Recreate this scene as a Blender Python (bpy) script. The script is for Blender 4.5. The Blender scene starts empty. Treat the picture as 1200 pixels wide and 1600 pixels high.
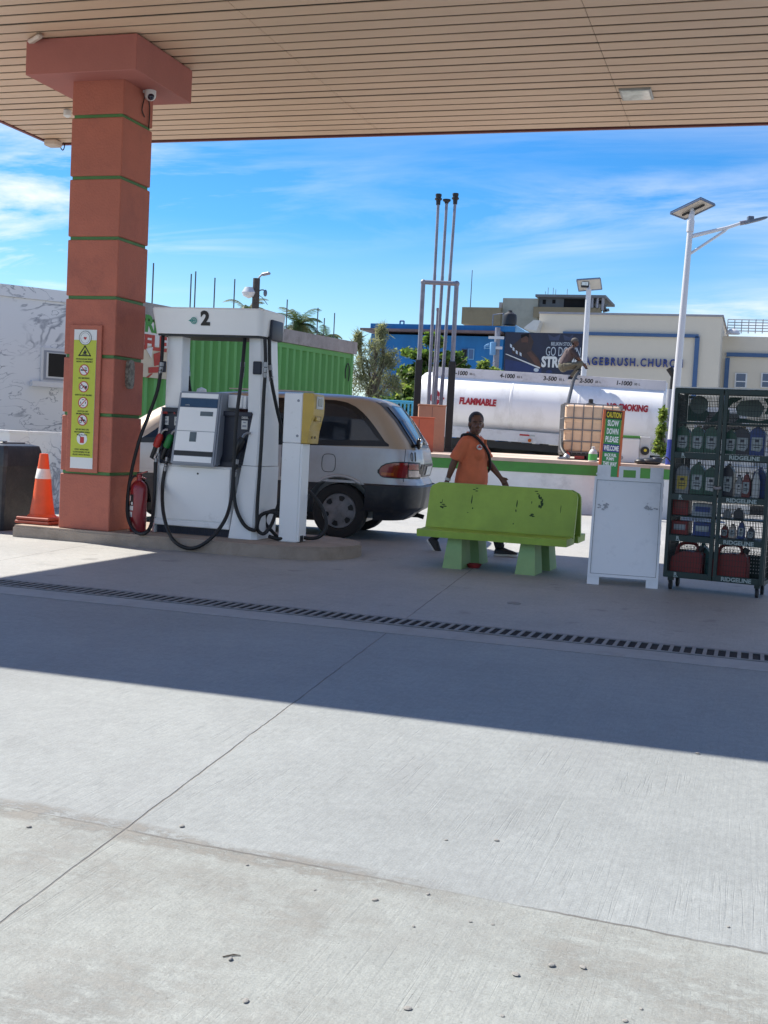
import bpy, bmesh, math, random
import numpy as np
from mathutils import Vector, Matrix
R = math.radians
random.seed(7)
S = bpy.context.scene
COL = S.collection

# ------------------------------------------------------------------ camera
ROLL, PITCH, YAW, F, H = -.0504769, .0633933, -.3023964, 1852.63, 1.28
def _cam():
    cr, sr, cp, sp, cy, sy = math.cos(ROLL), math.sin(ROLL), math.cos(PITCH), math.sin(PITCH), math.cos(YAW), math.sin(YAW)
    B = Matrix(((cy, -sy, 0), (0, 0, 1), (-sy, -cy, 0)))
    Rx = Matrix(((1, 0, 0), (0, cp, -sp), (0, sp, cp)))
    Rz = Matrix(((cr, -sr, 0), (sr, cr, 0), (0, 0, 1)))
    return Rz @ Rx @ B
CM = _cam()                       # world -> camera axes
CT = CM.transposed()
EYE = Vector((0, 0, H))
cd = bpy.data.cameras.new('camera'); cam = bpy.data.objects.new('camera', cd); COL.objects.link(cam)
cd.sensor_fit = 'HORIZONTAL'; cd.sensor_width = 36; cd.lens = F * 36 / 1200
cd.clip_end = 3000; cd.clip_start = .05
cam.matrix_world = Matrix.Translation(EYE) @ CT.to_4x4()
S.camera = cam
S.render.resolution_x, S.render.resolution_y = 768, 1024
S.view_settings.view_transform = 'Standard'; S.view_settings.look = 'None'
S.view_settings.gamma = 1; S.view_settings.exposure = 0.95
S.cycles.use_denoising = True
S.cycles.max_bounces = 8

# ------------------------------------------------------------------ light
SUNDIR = Vector((4.2, -1.2, -5.2)).normalized()
EL = math.asin(-SUNDIR.z)
AZ = math.atan2(-SUNDIR.x, -SUNDIR.y)          # from +Y towards +X
sl = bpy.data.lights.new('sun', 'SUN'); sl.energy = 4.5; sl.angle = R(.53); sl.color = (1, .94, .84)
so = bpy.data.objects.new('sun', sl); COL.objects.link(so)
so.rotation_euler = SUNDIR.to_track_quat('-Z', 'Y').to_euler()
W = bpy.data.worlds.new('World'); S.world = W; W.use_nodes = True
nt = W.node_tree; N = nt.nodes; L = nt.links
bg = N['Background']
sky = N.new('ShaderNodeTexSky'); sky.sky_type = 'NISHITA'; sky.sun_disc = False
sky.sun_elevation = EL; sky.sun_rotation = AZ; sky.air_density = 1.0; sky.dust_density = .35; sky.ozone_density = 2.2
hs = N.new('ShaderNodeHueSaturation'); hs.inputs['Saturation'].default_value = 1.42; hs.inputs['Value'].default_value = 1.0
L.new(sky.outputs[0], hs.inputs['Color'])
tc = N.new('ShaderNodeTexCoord'); sx = N.new('ShaderNodeSeparateXYZ'); L.new(tc.outputs['Generated'], sx.inputs[0])
def wm(op, a, b=None):
    n = N.new('ShaderNodeMath'); n.operation = op
    for i, v in enumerate((a, b)):
        if v is None: continue
        if isinstance(v, (int, float)): n.inputs[i].default_value = v
        else: L.new(v, n.inputs[i])
    return n.outputs[0]
zz = wm('ADD', wm('MAXIMUM', sx.outputs['Z'], 0.0), .12)
cx = N.new('ShaderNodeCombineXYZ'); L.new(wm('DIVIDE', sx.outputs['X'], zz), cx.inputs[0]); L.new(wm('DIVIDE', sx.outputs['Y'], zz), cx.inputs[1])
mp = N.new('ShaderNodeMapping'); mp.inputs['Rotation'].default_value = (0, 0, R(-24)); mp.inputs['Scale'].default_value = (.55, 1.15, 1); mp.inputs['Location'].default_value = (3.1, 1.7, 0)
L.new(cx.outputs[0], mp.inputs[0])
n1 = N.new('ShaderNodeTexNoise'); n1.inputs['Scale'].default_value = 1.25; n1.inputs['Detail'].default_value = 9; n1.inputs['Roughness'].default_value = .62; n1.inputs['Distortion'].default_value = 1.3
L.new(mp.outputs[0], n1.inputs['Vector'])
n2 = N.new('ShaderNodeTexNoise'); n2.inputs['Scale'].default_value = .55; n2.inputs['Detail'].default_value = 3
L.new(mp.outputs[0], n2.inputs['Vector'])
r1 = N.new('ShaderNodeMapRange'); r1.inputs[1].default_value = .42; r1.inputs[2].default_value = .78; L.new(n1.outputs[0], r1.inputs[0])
r2 = N.new('ShaderNodeMapRange'); r2.inputs[1].default_value = .34; r2.inputs[2].default_value = .60; L.new(n2.outputs[0], r2.inputs[0])
# cloud grows towards the horizon
hz = N.new('ShaderNodeMapRange'); hz.inputs[1].default_value = .30; hz.inputs[2].default_value = .02; hz.inputs[3].default_value = .75; hz.inputs[4].default_value = 1.25; L.new(sx.outputs['Z'], hz.inputs[0])
cf = wm('MULTIPLY', wm('MULTIPLY', r1.outputs[0], r2.outputs[0]), hz.outputs[0])
side = wm('ABSOLUTE', wm('ADD', wm('ADD', wm('MULTIPLY', sx.outputs['X'], .955), wm('MULTIPLY', sx.outputs['Y'], .297)), .04))
sm = N.new('ShaderNodeMapRange'); sm.inputs[1].default_value = .06; sm.inputs[2].default_value = .26; sm.inputs[3].default_value = .55; sm.inputs[4].default_value = 1.7; L.new(side, sm.inputs[0])
hzz = N.new('ShaderNodeMapRange'); hzz.inputs[1].default_value = .17; hzz.inputs[2].default_value = .04; hzz.inputs[3].default_value = 0; hzz.inputs[4].default_value = .34; L.new(sx.outputs['Z'], hzz.inputs[0])
cf = wm('MINIMUM', wm('ADD', wm('MULTIPLY', wm('MULTIPLY', cf, 1.15), sm.outputs[0]), hzz.outputs[0]), .88)
mx = N.new('ShaderNodeMix'); mx.data_type = 'RGBA'; L.new(cf, mx.inputs[0]); tn = N.new('ShaderNodeMix'); tn.data_type = 'RGBA'; tn.blend_type = 'MULTIPLY'; tn.inputs[0].default_value = 1; L.new(hs.outputs[0], tn.inputs[6]); tn.inputs[7].default_value = (.56, .89, 1.10, 1); L.new(tn.outputs[2], mx.inputs[6])
mx.inputs[7].default_value = (7.8, 7.9, 8.1, 1)
L.new(mx.outputs[2], bg.inputs['Color']); bg.inputs['Strength'].default_value = .078

# ------------------------------------------------------------------ pixel -> world helpers (photo pixels, 1200 x 1600)
def ray(x, y): return CT @ (Vector((x - 600, 800 - y, -F)) / F)
def G(x, y, z=0.0):
    r = ray(x, y); return EYE + r * ((z - H) / r.z)
def AY(x, y, Y):
    r = ray(x, y); return EYE + r * (Y / r.y)
def AD(x, y, D): return EYE + ray(x, y) * D
def PL(x, y, p, n):
    r = ray(x, y); n = Vector(n); return EYE + r * ((Vector(p) - EYE).dot(n) / r.dot(n))
RIGHT = Vector((math.cos(-YAW), math.sin(-YAW), 0)); FWD = Vector((-math.sin(-YAW), math.cos(-YAW), 0)); UP = Vector((0, 0, 1))
FRZ = -YAW                        # heading of things seen square on

# ------------------------------------------------------------------ materials
def lin(*c): return tuple(((v / 255) / 12.92 if v / 255 <= .04045 else ((v / 255 + .055) / 1.055) ** 2.4) for v in c)
MATS = {}
def mat(name, col, rough=.6, var=.12, vs=3.0, metal=0.0, bump=0.0, bs=60.0, spots=None, spec=.5, coat=0.0, dirt=None, stretch=(1, 1, 1), alpha=1, trans=0):
    """procedural material: base colour with soft value noise, optional bump, optional dirt patches (colour, low, high, scale)"""
    if name in MATS: return MATS[name]
    m = bpy.data.materials.new(name); m.use_nodes = True; MATS[name] = m
    n, l = m.node_tree.nodes, m.node_tree.links
    b = n['Principled BSDF']
    b.inputs['Roughness'].default_value = rough; b.inputs['Metallic'].default_value = metal
    b.inputs['Specular IOR Level'].default_value = spec; b.inputs['Coat Weight'].default_value = coat
    t = n.new('ShaderNodeTexCoord'); mpp = n.new('ShaderNodeMapping'); mpp.inputs['Scale'].default_value = stretch
    l.new(t.outputs['Object'], mpp.inputs[0])
    no = n.new('ShaderNodeTexNoise'); no.inputs['Scale'].default_value = vs; no.inputs['Detail'].default_value = 6; no.inputs['Roughness'].default_value = .6
    l.new(mpp.outputs[0], no.inputs['Vector'])
    mr = n.new('ShaderNodeMapRange'); mr.inputs[1].default_value = .3; mr.inputs[2].default_value = .7
    mr.inputs[3].default_value = 1 - var; mr.inputs[4].default_value = 1 + var; l.new(no.outputs[0], mr.inputs[0])
    mu = n.new('ShaderNodeVectorMath'); mu.operation = 'SCALE'; mu.inputs[0].default_value = col[:3]; l.new(mr.outputs[0], mu.inputs['Scale'])
    out = mu.outputs[0]
    if dirt:
        dcol, lo, hi, ds = dirt
        d = n.new('ShaderNodeTexNoise'); d.inputs['Scale'].default_value = ds; d.inputs['Detail'].default_value = 8; d.inputs['Roughness'].default_value = .7
        l.new(mpp.outputs[0], d.inputs['Vector'])
        dr = n.new('ShaderNodeMapRange'); dr.inputs[1].default_value = lo; dr.inputs[2].default_value = hi; l.new(d.outputs[0], dr.inputs[0])
        mxx = n.new('ShaderNodeMix'); mxx.data_type = 'RGBA'; l.new(dr.outputs[0], mxx.inputs[0]); l.new(out, mxx.inputs[6]); mxx.inputs[7].default_value = (*dcol[:3], 1)
        out = mxx.outputs[2]
    l.new(out, b.inputs['Base Color'])
    if rough > .05:
        rr = n.new('ShaderNodeMapRange'); rr.inputs[3].default_value = max(.02, rough - .08); rr.inputs[4].default_value = min(1, rough + .08); l.new(no.outputs[0], rr.inputs[0]); l.new(rr.outputs[0], b.inputs['Roughness'])
    if bump:
        bn = n.new('ShaderNodeTexNoise'); bn.inputs['Scale'].default_value = bs; bn.inputs['Detail'].default_value = 5; l.new(mpp.outputs[0], bn.inputs['Vector'])
        bp = n.new('ShaderNodeBump'); bp.inputs['Strength'].default_value = bump; bp.inputs['Distance'].default_value = .02; l.new(bn.outputs[0], bp.inputs['Height']); l.new(bp.outputs[0], b.inputs['Normal'])
    if trans: b.inputs['Transmission Weight'].default_value = trans
    if alpha < 1: b.inputs['Alpha'].default_value = alpha
    return m

# ------------------------------------------------------------------ mesh builder
WMAT = {}
class MB:
    def __init__(s, xf=None): s.bm = bmesh.new(); s.xf = xf or Matrix(); s.mi = 0
    def _v(s, p): return s.bm.verts.new(s.xf @ Vector(p))
    def _f(s, vs):
        try:
            f = s.bm.faces.new(vs); f.material_index = s.mi; return f
        except ValueError: return None
    def box(s, c, d, rz=0, bev=0, rot=None, seg=1):
        m = Matrix.Translation(c) @ (rot.to_4x4() if rot else Matrix.Rotation(rz, 4, 'Z')) @ Matrix.Diagonal((d[0], d[1], d[2], 1))
        r = bmesh.ops.create_cube(s.bm, size=1, matrix=s.xf @ m)
        fs = set(f for v in r['verts'] for f in v.link_faces)
        for f in fs: f.material_index = s.mi
        if bev:
            es = list(set(e for v in r['verts'] for e in v.link_edges))
            bmesh.ops.bevel(s.bm, geom=es, offset=bev, segments=seg, profile=.5, affect='EDGES')
        return s
    def bx(s, x0, x1, y0, y1, z0, z1, bev=0, seg=1):
        return s.box(((x0 + x1) / 2, (y0 + y1) / 2, (z0 + z1) / 2), (abs(x1 - x0), abs(y1 - y0), abs(z1 - z0)), bev=bev, seg=seg)
    def tube(s, pts, r, n=8, cap=True, sm=0):
        P = [Vector(p) for p in pts]
        rs = list(r) if isinstance(r, (list, tuple)) else [r] * len(P)
        if sm: 
            Q, q = [], []
            for i in range(len(P) - 1):
                a, b, c, d = P[max(i - 1, 0)], P[i], P[i + 1], P[min(i + 2, len(P) - 1)]
                for k in range(sm):
                    t = k / sm
                    Q.append(.5 * ((2 * b) + (c - a) * t + (2 * a - 5 * b + 4 * c - d) * t * t + (3 * b - a - 3 * c + d) * t ** 3)); q.append(rs[i] * (1 - t) + rs[i + 1] * t)
            Q.append(P[-1]); q.append(rs[-1]); P, rs = Q, q
        rings = []; u = None
        for i, p in enumerate(P):
            t = (P[min(i + 1, len(P) - 1)] - P[max(i - 1, 0)])
            if t.length < 1e-9: t = Vector((0, 0, 1))
            t.normalize()
            if u is None:
                u = t.orthogonal().normalized()
            else:
                u = (u - t * u.dot(t)); u = u.normalized() if u.length > 1e-6 else t.orthogonal().normalized()
            w = t.cross(u)
            rings.append([s._v(p + (u * math.cos(a) + w * math.sin(a)) * rs[i]) for a in [2 * math.pi * k / n for k in range(n)]])
        for a, b in zip(rings, rings[1:]):
            for k in range(n): s._f((a[k], a[(k + 1) % n], b[(k + 1) % n], b[k]))
        if cap: s._f(rings[0][::-1]); s._f(rings[-1])
        return s
    def cyl(s, a, b, r, r2=None, n=16, cap=True): return s.tube([a, b], [r, r if r2 is None else r2], n, cap)
    def loft(s, rings, cap=True, close=True):
        V = [[s._v(p) for p in r] for r in rings]; n = len(V[0])
        for a, b in zip(V, V[1:]):
            for k in range(n if close else n - 1): s._f((a[k], a[(k + 1) % n], b[(k + 1) % n], b[k]))
        if cap: s._f(V[0][::-1]); s._f(V[-1])
        return s
    def lathe(s, prof, c=(0, 0, 0), n=20, cap=True, sx=1, sy=1):
        c = Vector(c)
        return s.loft([[c + Vector((r * math.cos(2 * math.pi * k / n) * sx, r * math.sin(2 * math.pi * k / n) * sy, z)) for k in range(n)] for r, z in prof], cap)
    def sphere(s, c, r, n=12, rot=None):
        if isinstance(r, (int, float)): r = (r, r, r)
        m = Matrix.Translation(c) @ (rot.to_4x4() if rot else Matrix()) @ Matrix.Diagonal((r[0], r[1], r[2], 1))
        q = bmesh.ops.create_uvsphere(s.bm, u_segments=n, v_segments=max(6, n * 2 // 3), radius=1, matrix=s.xf @ m)
        for f in set(f for v in q['verts'] for f in v.link_faces): f.material_index = s.mi
        return s
    def prism(s, poly, o, u, v, w):
        """polygon in (u,v) at o, extruded by vector w"""
        o, u, v, w = Vector(o), Vector(u), Vector(v), Vector(w)
        a = [s._v(o + u * p[0] + v * p[1]) for p in poly]; b = [s._v(o + u * p[0] + v * p[1] + w) for p in poly]
        n = len(poly); s._f(a[::-1]); s._f(b)
        for k in range(n): s._f((a[k], a[(k + 1) % n], b[(k + 1) % n], b[k]))
        return s
    def grid(s, fn, nu, nv):
        V = [[s._v(fn(i / nu, j / nv)) for j in range(nv + 1)] for i in range(nu + 1)]
        for i in range(nu):
            for j in range(nv): s._f((V[i][j], V[i + 1][j], V[i + 1][j + 1], V[i][j + 1]))
        return s
    def quad(s, a, b, c, d): s._f([s._v(p) for p in (a, b, c, d)]); return s
    def plate(s, a, b, c, d, t):
        """four corners, thickened by vector t"""
        t = Vector(t); A = [s._v(p) for p in (a, b, c, d)]; B = [s._v(Vector(p) + t) for p in (a, b, c, d)]
        s._f(A[::-1]); s._f(B)
        for k in range(4): s._f((A[k], A[(k + 1) % 4], B[(k + 1) % 4], B[k]))
        return s
    def disc(s, c, u, v, r, t, n=20, r2=None):
        c, u, v = Vector(c), Vector(u).normalized(), Vector(v).normalized()
        return s.prism([(r * math.cos(2 * math.pi * k / n), (r2 or r) * math.sin(2 * math.pi * k / n)) for k in range(n)], c, u, v, t)
    def mesh(s, name, recalc=True):
        if recalc: bmesh.ops.recalc_face_normals(s.bm, faces=s.bm.faces[:])
        me = bpy.data.meshes.new(name); s.bm.to_mesh(me); s.bm.free(); return me
    def build(s, name, m, parent=None, smooth=35, recalc=True):
        return link(name, s.mesh(name, recalc), m, parent, smooth)

def link(name, me, m, parent=None, smooth=35):
    for k in (m if isinstance(m, (list, tuple)) else [m]): me.materials.append(k)
    if smooth:
        me.polygons.foreach_set('use_smooth', [True] * len(me.polygons)); me.set_sharp_from_angle(angle=R(smooth))
    o = bpy.data.objects.new(name, me); COL.objects.link(o)
    if parent is not None:
        o.parent = parent; me.transform(WMAT[parent].inverted()); WMAT[o] = WMAT[parent]
    else:
        co = np.empty(len(me.vertices) * 3); me.vertices.foreach_get('co', co); co = co.reshape(-1, 3)
        b = Vector(((co[:, 0].min() + co[:, 0].max()) / 2, (co[:, 1].min() + co[:, 1].max()) / 2, co[:, 2].min()))
        me.transform(Matrix.Translation(-b)); o.location = b; WMAT[o] = Matrix.Translation(b)
    return o
def tag(o, label, cat, group=None):
    o['label'] = label; o['category'] = cat
    if group: o['group'] = group
    return o
def setting(o): o['kind'] = 'structure'; return o
def thing(name, label, cat, loc=(0, 0, 0), rz=0, group=None):
    o = bpy.data.objects.new(name, None); COL.objects.link(o); o.empty_display_size = .2
    o.location = loc; o.rotation_euler = (0, 0, rz); WMAT[o] = Matrix.Translation(loc) @ Matrix.Rotation(rz, 4, 'Z')
    return tag(o, label, cat, group)
def kids(o): return [c for c in bpy.data.objects if c.parent == o]
def dup(o, loc, rz=None, label=None, parent=None):
    c = o.copy(); COL.objects.link(c); c.parent = parent
    if loc is not None: c.location = loc
    if rz is not None: c.rotation_euler = (0, 0, rz)
    if label: c['label'] = label
    for k in kids(o): dup(k, None, None, None, c)
    return c
def text(s, c, u, v, w, h, m, parent, t=.003, name='lettering', bold=0.0, shear=0.0, sp=1.0):
    """raised lettering fitted to a w x h box centred on c, in the plane of unit vectors u (right), v (up)"""
    cu = bpy.data.curves.new('txt', 'FONT'); cu.body = s; cu.extrude = .02; cu.resolution_u = 3; cu.offset = bold; cu.shear = shear; cu.space_character = sp
    o = bpy.data.objects.new('txt', cu); COL.objects.link(o)
    me = bpy.data.meshes.new_from_object(o.evaluated_get(bpy.context.evaluated_depsgraph_get()))
    bpy.data.objects.remove(o); bpy.data.curves.remove(cu)
    co = np.empty(len(me.vertices) * 3); me.vertices.foreach_get('co', co); co = co.reshape(-1, 3)
    lo, hi = co.min(0), co.max(0); q = (co - (lo + hi) / 2) / np.maximum(hi - lo, 1e-6)
    u, v = Vector(u).normalized(), Vector(v).normalized(); n = u.cross(v); c = Vector(c)
    q = np.array(c)[None] + q[:, :1] * w * np.array(u) + q[:, 1:2] * h * np.array(v) + (q[:, 2:] + .5) * t * np.array(n)
    me.vertices.foreach_set('co', q.reshape(-1)); me.update(); me.materials.clear(); me.name = name
    return link(name, me, m, parent, 0)
def blob(name, prims, m, parent, vox=.012, it=4):
    """one continuous surface from overlapping closed primitives: voxel remesh + smoothing, baked"""
    me = prims.mesh('tmp'); o = bpy.data.objects.new('tmp', me); COL.objects.link(o)
    a = o.modifiers.new('r', 'REMESH'); a.mode = 'VOXEL'; a.voxel_size = vox
    b = o.modifiers.new('s', 'SMOOTH'); b.factor = .5; b.iterations = it
    r = bpy.data.meshes.new_from_object(o.evaluated_get(bpy.context.evaluated_depsgraph_get()))
    bpy.data.objects.remove(o); r.materials.clear(); r.name = name
    return link(name, r, m, parent, 80)
def wrinkle(o, amp, seed=0, sc=(9, 9, 4)):
    """soft cloth folds: push the surface in and out with stretched noise"""
    from mathutils import noise
    for v_ in o.data.vertices:
        p = Vector((v_.co.x * sc[0] + seed, v_.co.y * sc[1], (v_.co.z + .35 * v_.co.x) * sc[2])); q = noise.noise(p) + .5 * noise.noise(p * 2.3)
        v_.co = v_.co + v_.normal * amp * q
    o.data.update(); return o
def boolcut(o, cutters):
    for c in cutters:
        a = o.modifiers.new('b', 'BOOLEAN'); a.operation = 'DIFFERENCE'; a.object = c; a.solver = 'EXACT'
    bpy.context.view_layer.update()
    r = bpy.data.meshes.new_from_object(o.evaluated_get(bpy.context.evaluated_depsgraph_get()))
    o.modifiers.clear(); o.data = r
    r.polygons.foreach_set('use_smooth', [True] * len(r.polygons)); r.set_sharp_from_angle(angle=R(32))
# ------------------------------------------------------------------ setting: ground
def ground_mat():
    m = bpy.data.materials.new('brushed_concrete'); m.use_nodes = True
    n, l = m.node_tree.nodes, m.node_tree.links; b = n['Principled BSDF']
    g = n.new('ShaderNodeNewGeometry'); sp = n.new('ShaderNodeSeparateXYZ'); l.new(g.outputs['Position'], sp.inputs[0]); X, Y = sp.outputs[0], sp.outputs[1]
    def M(op, a, c=None, d=None, clamp=False):
        q = n.new('ShaderNodeMath'); q.operation = op; q.use_clamp = clamp
        for i, v in enumerate((a, c, d)):
            if v is None: continue
            if isinstance(v, (int, float)): q.inputs[i].default_value = v
            else: l.new(v, q.inputs[i])
        return q.outputs[0]
    def noise(scale, detail=5, rough=.6, st=(1, 1, 1), loc=(0, 0, 0), dist=0):
        q = n.new('ShaderNodeMapping'); q.inputs['Scale'].default_value = st; q.inputs['Location'].default_value = loc; l.new(g.outputs['Position'], q.inputs[0])
        t = n.new('ShaderNodeTexNoise'); t.inputs['Scale'].default_value = scale; t.inputs['Detail'].default_value = detail; t.inputs['Roughness'].default_value = rough; t.inputs['Distortion'].default_value = dist
        l.new(q.outputs[0], t.inputs['Vector']); return t.outputs[0]
    def ramp(v, a, c, lo=0, hi=1):
        q = n.new('ShaderNodeMapRange'); q.inputs[1].default_value = a; q.inputs[2].default_value = c; q.inputs[3].default_value = lo; q.inputs[4].default_value = hi; l.new(v, q.inputs[0]); return q.outputs[0]
    def mix(f, a, c):
        q = n.new('ShaderNodeMix'); q.data_type = 'RGBA'
        if isinstance(f, (int, float)): q.inputs[0].default_value = f
        else: l.new(f, q.inputs[0])
        for i, v in ((6, a), (7, c)):
            if isinstance(v, tuple): q.inputs[i].default_value = (*v, 1)
            else: l.new(v, q.inputs[i])
        return q.outputs[2]
    wob = M('MULTIPLY', M('SUBTRACT', noise(5, 4), .5), .035)
    ycr = M('ADD', M('SUBTRACT', Y, M('MULTIPLY', X, -.06)), wob)             # cross joint near 3.17
    near = ramp(ycr, 3.175, 3.165)                                              # 1 in the front slab
    tone = ramp(noise(.55, 7, .62), .3, .7, .86, 1.12)
    tone2 = ramp(noise(9, 6, .7), .3, .7, .93, 1.07)
    grain = M('MULTIPLY', ramp(noise(140, 4, .75), .25, .75, .78, 1.22), ramp(noise(44, 4, .7, (1, .45, 1)), .3, .7, .89, 1.10))
    broom = noise(1, 4, .6, (95, 1.6, 1), dist=.15); broomc = ramp(broom, .3, .7, .975, 1.025); gr_ = noise(1, 3, .5, (26, .55, 1), (2, 0, 0), .1); gl = M('MULTIPLY', ramp(M('ABSOLUTE', M('SUBTRACT', gr_, .5)), .014, .003), ramp(noise(1.7, 4, .6, loc=(1, 8, 0)), .46, .66)); groove = ramp(gl, 0, 1, 1, .90)
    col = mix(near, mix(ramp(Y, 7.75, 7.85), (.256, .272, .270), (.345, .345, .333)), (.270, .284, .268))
    def scale(c, v):
        q = n.new('ShaderNodeVectorMath'); q.operation = 'SCALE'; l.new(c, q.inputs[0]); l.new(v, q.inputs['Scale']); return q.outputs[0]
    for v in (tone, tone2, grain, broomc, groove): col = scale(col, v)
    # sand and grit gathered along the cross joint and over the front slab
    band = M('MULTIPLY', ramp(M('ABSOLUTE', M('SUBTRACT', M('ADD', ycr, M('MULTIPLY', M('SUBTRACT', noise(2.2, 4), .5), .16)), 3.16)), .085, .03), ramp(X, -.7, -1.3))
    sand = M('MULTIPLY', ramp(noise(7, 9, .85, (1, 1.8, 1)), .44, .55), M('ADD', M('MULTIPLY', band, 1.6), M('MULTIPLY', near, M('MULTIPLY', ramp(noise(1.3, 4, .6, loc=(7, 3, 0)), .42, .62), .75))), clamp=True)
    col = mix(M('MULTIPLY', sand, .75), col, (.185, .172, .150))
    # tyre polish / water stains in the lane, oil spots under the canopy
    st = M('MULTIPLY', ramp(noise(.9, 6, .6, (2.2, .5, 1), (3, 1, 0)), .52, .72), .28)
    col = mix(st, col, (.20, .205, .21))
    oil = M('MULTIPLY', ramp(noise(2.6, 4, .6, loc=(5, 2, 0)), .62, .70), ramp(Y, 7.9, 8.6))
    col = mix(M('MULTIPLY', oil, .45), col, (.13, .13, .13))
    spk = M('MAXIMUM', ramp(noise(58, 3, .6), .64, .70), M('MULTIPLY', ramp(noise(24, 5, .75, loc=(3, 3, 0)), .60, .68), M('MULTIPLY', near, .6))); col = mix(M('MULTIPLY', spk, M('ADD', M('MULTIPLY', near, .35), .22)), col, (.15, .145, .13))
    # joints
    xj = M('ADD', M('ADD', X, M('MULTIPLY', M('SUBTRACT', Y, 3.2), .1)), M('MULTIPLY', wob, .45))
    xm = M('ABSOLUTE', M('SUBTRACT', M('FRACT', M('DIVIDE', M('ADD', xj, 1.82 + 60.), 4.0)), .0))
    dx = M('MULTIPLY', M('MINIMUM', xm, M('SUBTRACT', 1.0, xm)), 4.0)
    jx = M('MULTIPLY', ramp(dx, .0055, .002), ramp(noise(3, 4), .3, .5, .35, 1))
    dy = M('ABSOLUTE', M('SUBTRACT', ycr, 3.17)); jy = M('MULTIPLY', ramp(dy, .0075, .003), ramp(noise(2.2, 5), .38, .55, .15, 1))
    dy2 = M('ABSOLUTE', M('SUBTRACT', Y, 17.6)); jy2 = M('MAXIMUM', ramp(dy2, .012, .005), M('MULTIPLY', ramp(M('ABSOLUTE', M('SUBTRACT', M('ADD', Y, wob), 7.36)), .008, .003), .75))
    j = M('MAXIMUM', M('MAXIMUM', jx, jy), jy2)
    col = mix(j, col, (.13, .125, .115))
    l.new(col, b.inputs['Base Color']); b.inputs['Roughness'].default_value = .62; b.inputs['Specular IOR Level'].default_value = .45
    hgt = M('ADD', M('ADD', M('SUBTRACT', M('MULTIPLY', broom, .35), M('MULTIPLY', gl, .35)), M('MULTIPLY', noise(60, 5, .7), M('ADD', M('MULTIPLY', near, .55), .35))), M('MULTIPLY', j, -2.0))
    hgt = M('ADD', hgt, M('MULTIPLY', sand, .5))
    bp = n.new('ShaderNodeBump'); bp.inputs['Strength'].default_value = .55; bp.inputs['Distance'].default_value = .006; l.new(hgt, bp.inputs['Height']); l.new(bp.outputs[0], b.inputs['Normal'])
    return m
gm = ground_mat()
b = MB(); b.quad((-1500, -1500, 0), (1500, -1500, 0), (1500, 1500, 0), (-1500, 1500, 0))
setting(b.build('ground', gm, smooth=0))

# drain channel: concrete margin strips, sunken black trough look, cast grating bars
mat('drain_band', (.36, .36, .355), .85, .1, 6, bump=.3, bs=90, dirt=((.22, .21, .19), .5, .8, 3))
mat('grate_iron', (.24, .235, .23), .65, .2, 8, bump=.2, bs=120, dirt=((.25, .2, .15), .55, .8, 12))
mat('void_black', (.006, .006, .008), .9, 0)
t = thing('drain_grate', 'long slotted trench drain running across the whole forecourt', 'drain', (-2.6, 7.82, 0))
b = MB(); b.bx(-14, 9, 7.36, 7.672, 0.0005, .004); b.bx(-14, 9, 7.998, 8.05, 0.0005, .004); b.build('margin', MATS['drain_band'], t, 0)
b = MB(); b.bx(-14, 9, 7.672, 7.998, .0005, .002); b.build('trough', MATS['void_black'], t, 0)
b = MB()
b.bx(-14, 9, 7.685, 7.705, .002, .010, .002); b.bx(-14, 9, 7.965, 7.998, .002, .010, .002)
x = -14
while x < 9: b.bx(x, x + .024, 7.705, 7.965, .0025, .009); x += .0705
b.build('grating', MATS['grate_iron'], t, 0)
p = G(803, 943); b = MB(); b.lathe([(.055, .0005), (.055, .006), (.045, .009), (.0, .009)], p, 18, cap=False)
tag(b.build('manhole_cover', MATS['grate_iron']), 'small round iron cap set in the shaded concrete in front of the white sandwich board', 'cover')
# pebbles on the front slab
mat('pebble', (.27, .26, .24), .9, .3, 30, bump=.3, bs=100)
src = None
for i, (px, py, s) in enumerate(((586, 1407, .011), (646, 1448, .007), (735, 1441, .006), (770, 1445, .006), (862, 1510, .011), (911, 1513, .011), (806, 1524, .012), (360, 1500, .010), (384, 1565, .012), (637, 1577, .011), (697, 1313, .007), (492, 1391, .006), (386, 1352, .007), (284, 1292, .012), (1138, 1449, .006), (1002, 1577, .006), (785, 1588, .006), (669, 1398, .008), (776, 1314, .010), (45, 1293, .010), (977, 1596, .008), (1090, 1178, .012))):
    p = G(px, py)
    if src is None:
        b = MB(); b.sphere((0, 0, .006), (.011, .009, .006), 9)
        src = b.build('pebble', MATS['pebble']); src['group'] = 'loose pebbles'; tag(src, 'tiny loose pebble lying on the foreground concrete', 'pebble', 'loose pebbles on the foreground concrete'); o = src; z0 = src.location.z
    else: o = src.copy(); COL.objects.link(o)
    k = s / .0115; o.location = (p.x, p.y, 0); o.scale = (k, k * random.uniform(.7, 1.1), k * random.uniform(.4, .7)); o.rotation_euler = (0, 0, random.uniform(0, 6))
mat('twig', (.10, .08, .06), .9, .2)
b = MB(); a, c = G(348, 1496), G(376, 1494); b.tube([a + UP * .002, a.lerp(c, .55) + UP * .003 + Vector((0, .006, 0)), c + UP * .002], [.0015, .0022, .001], 6)
tag(b.build('twig', MATS['twig']), 'short dark twig lying on the foreground concrete', 'twig')

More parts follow.
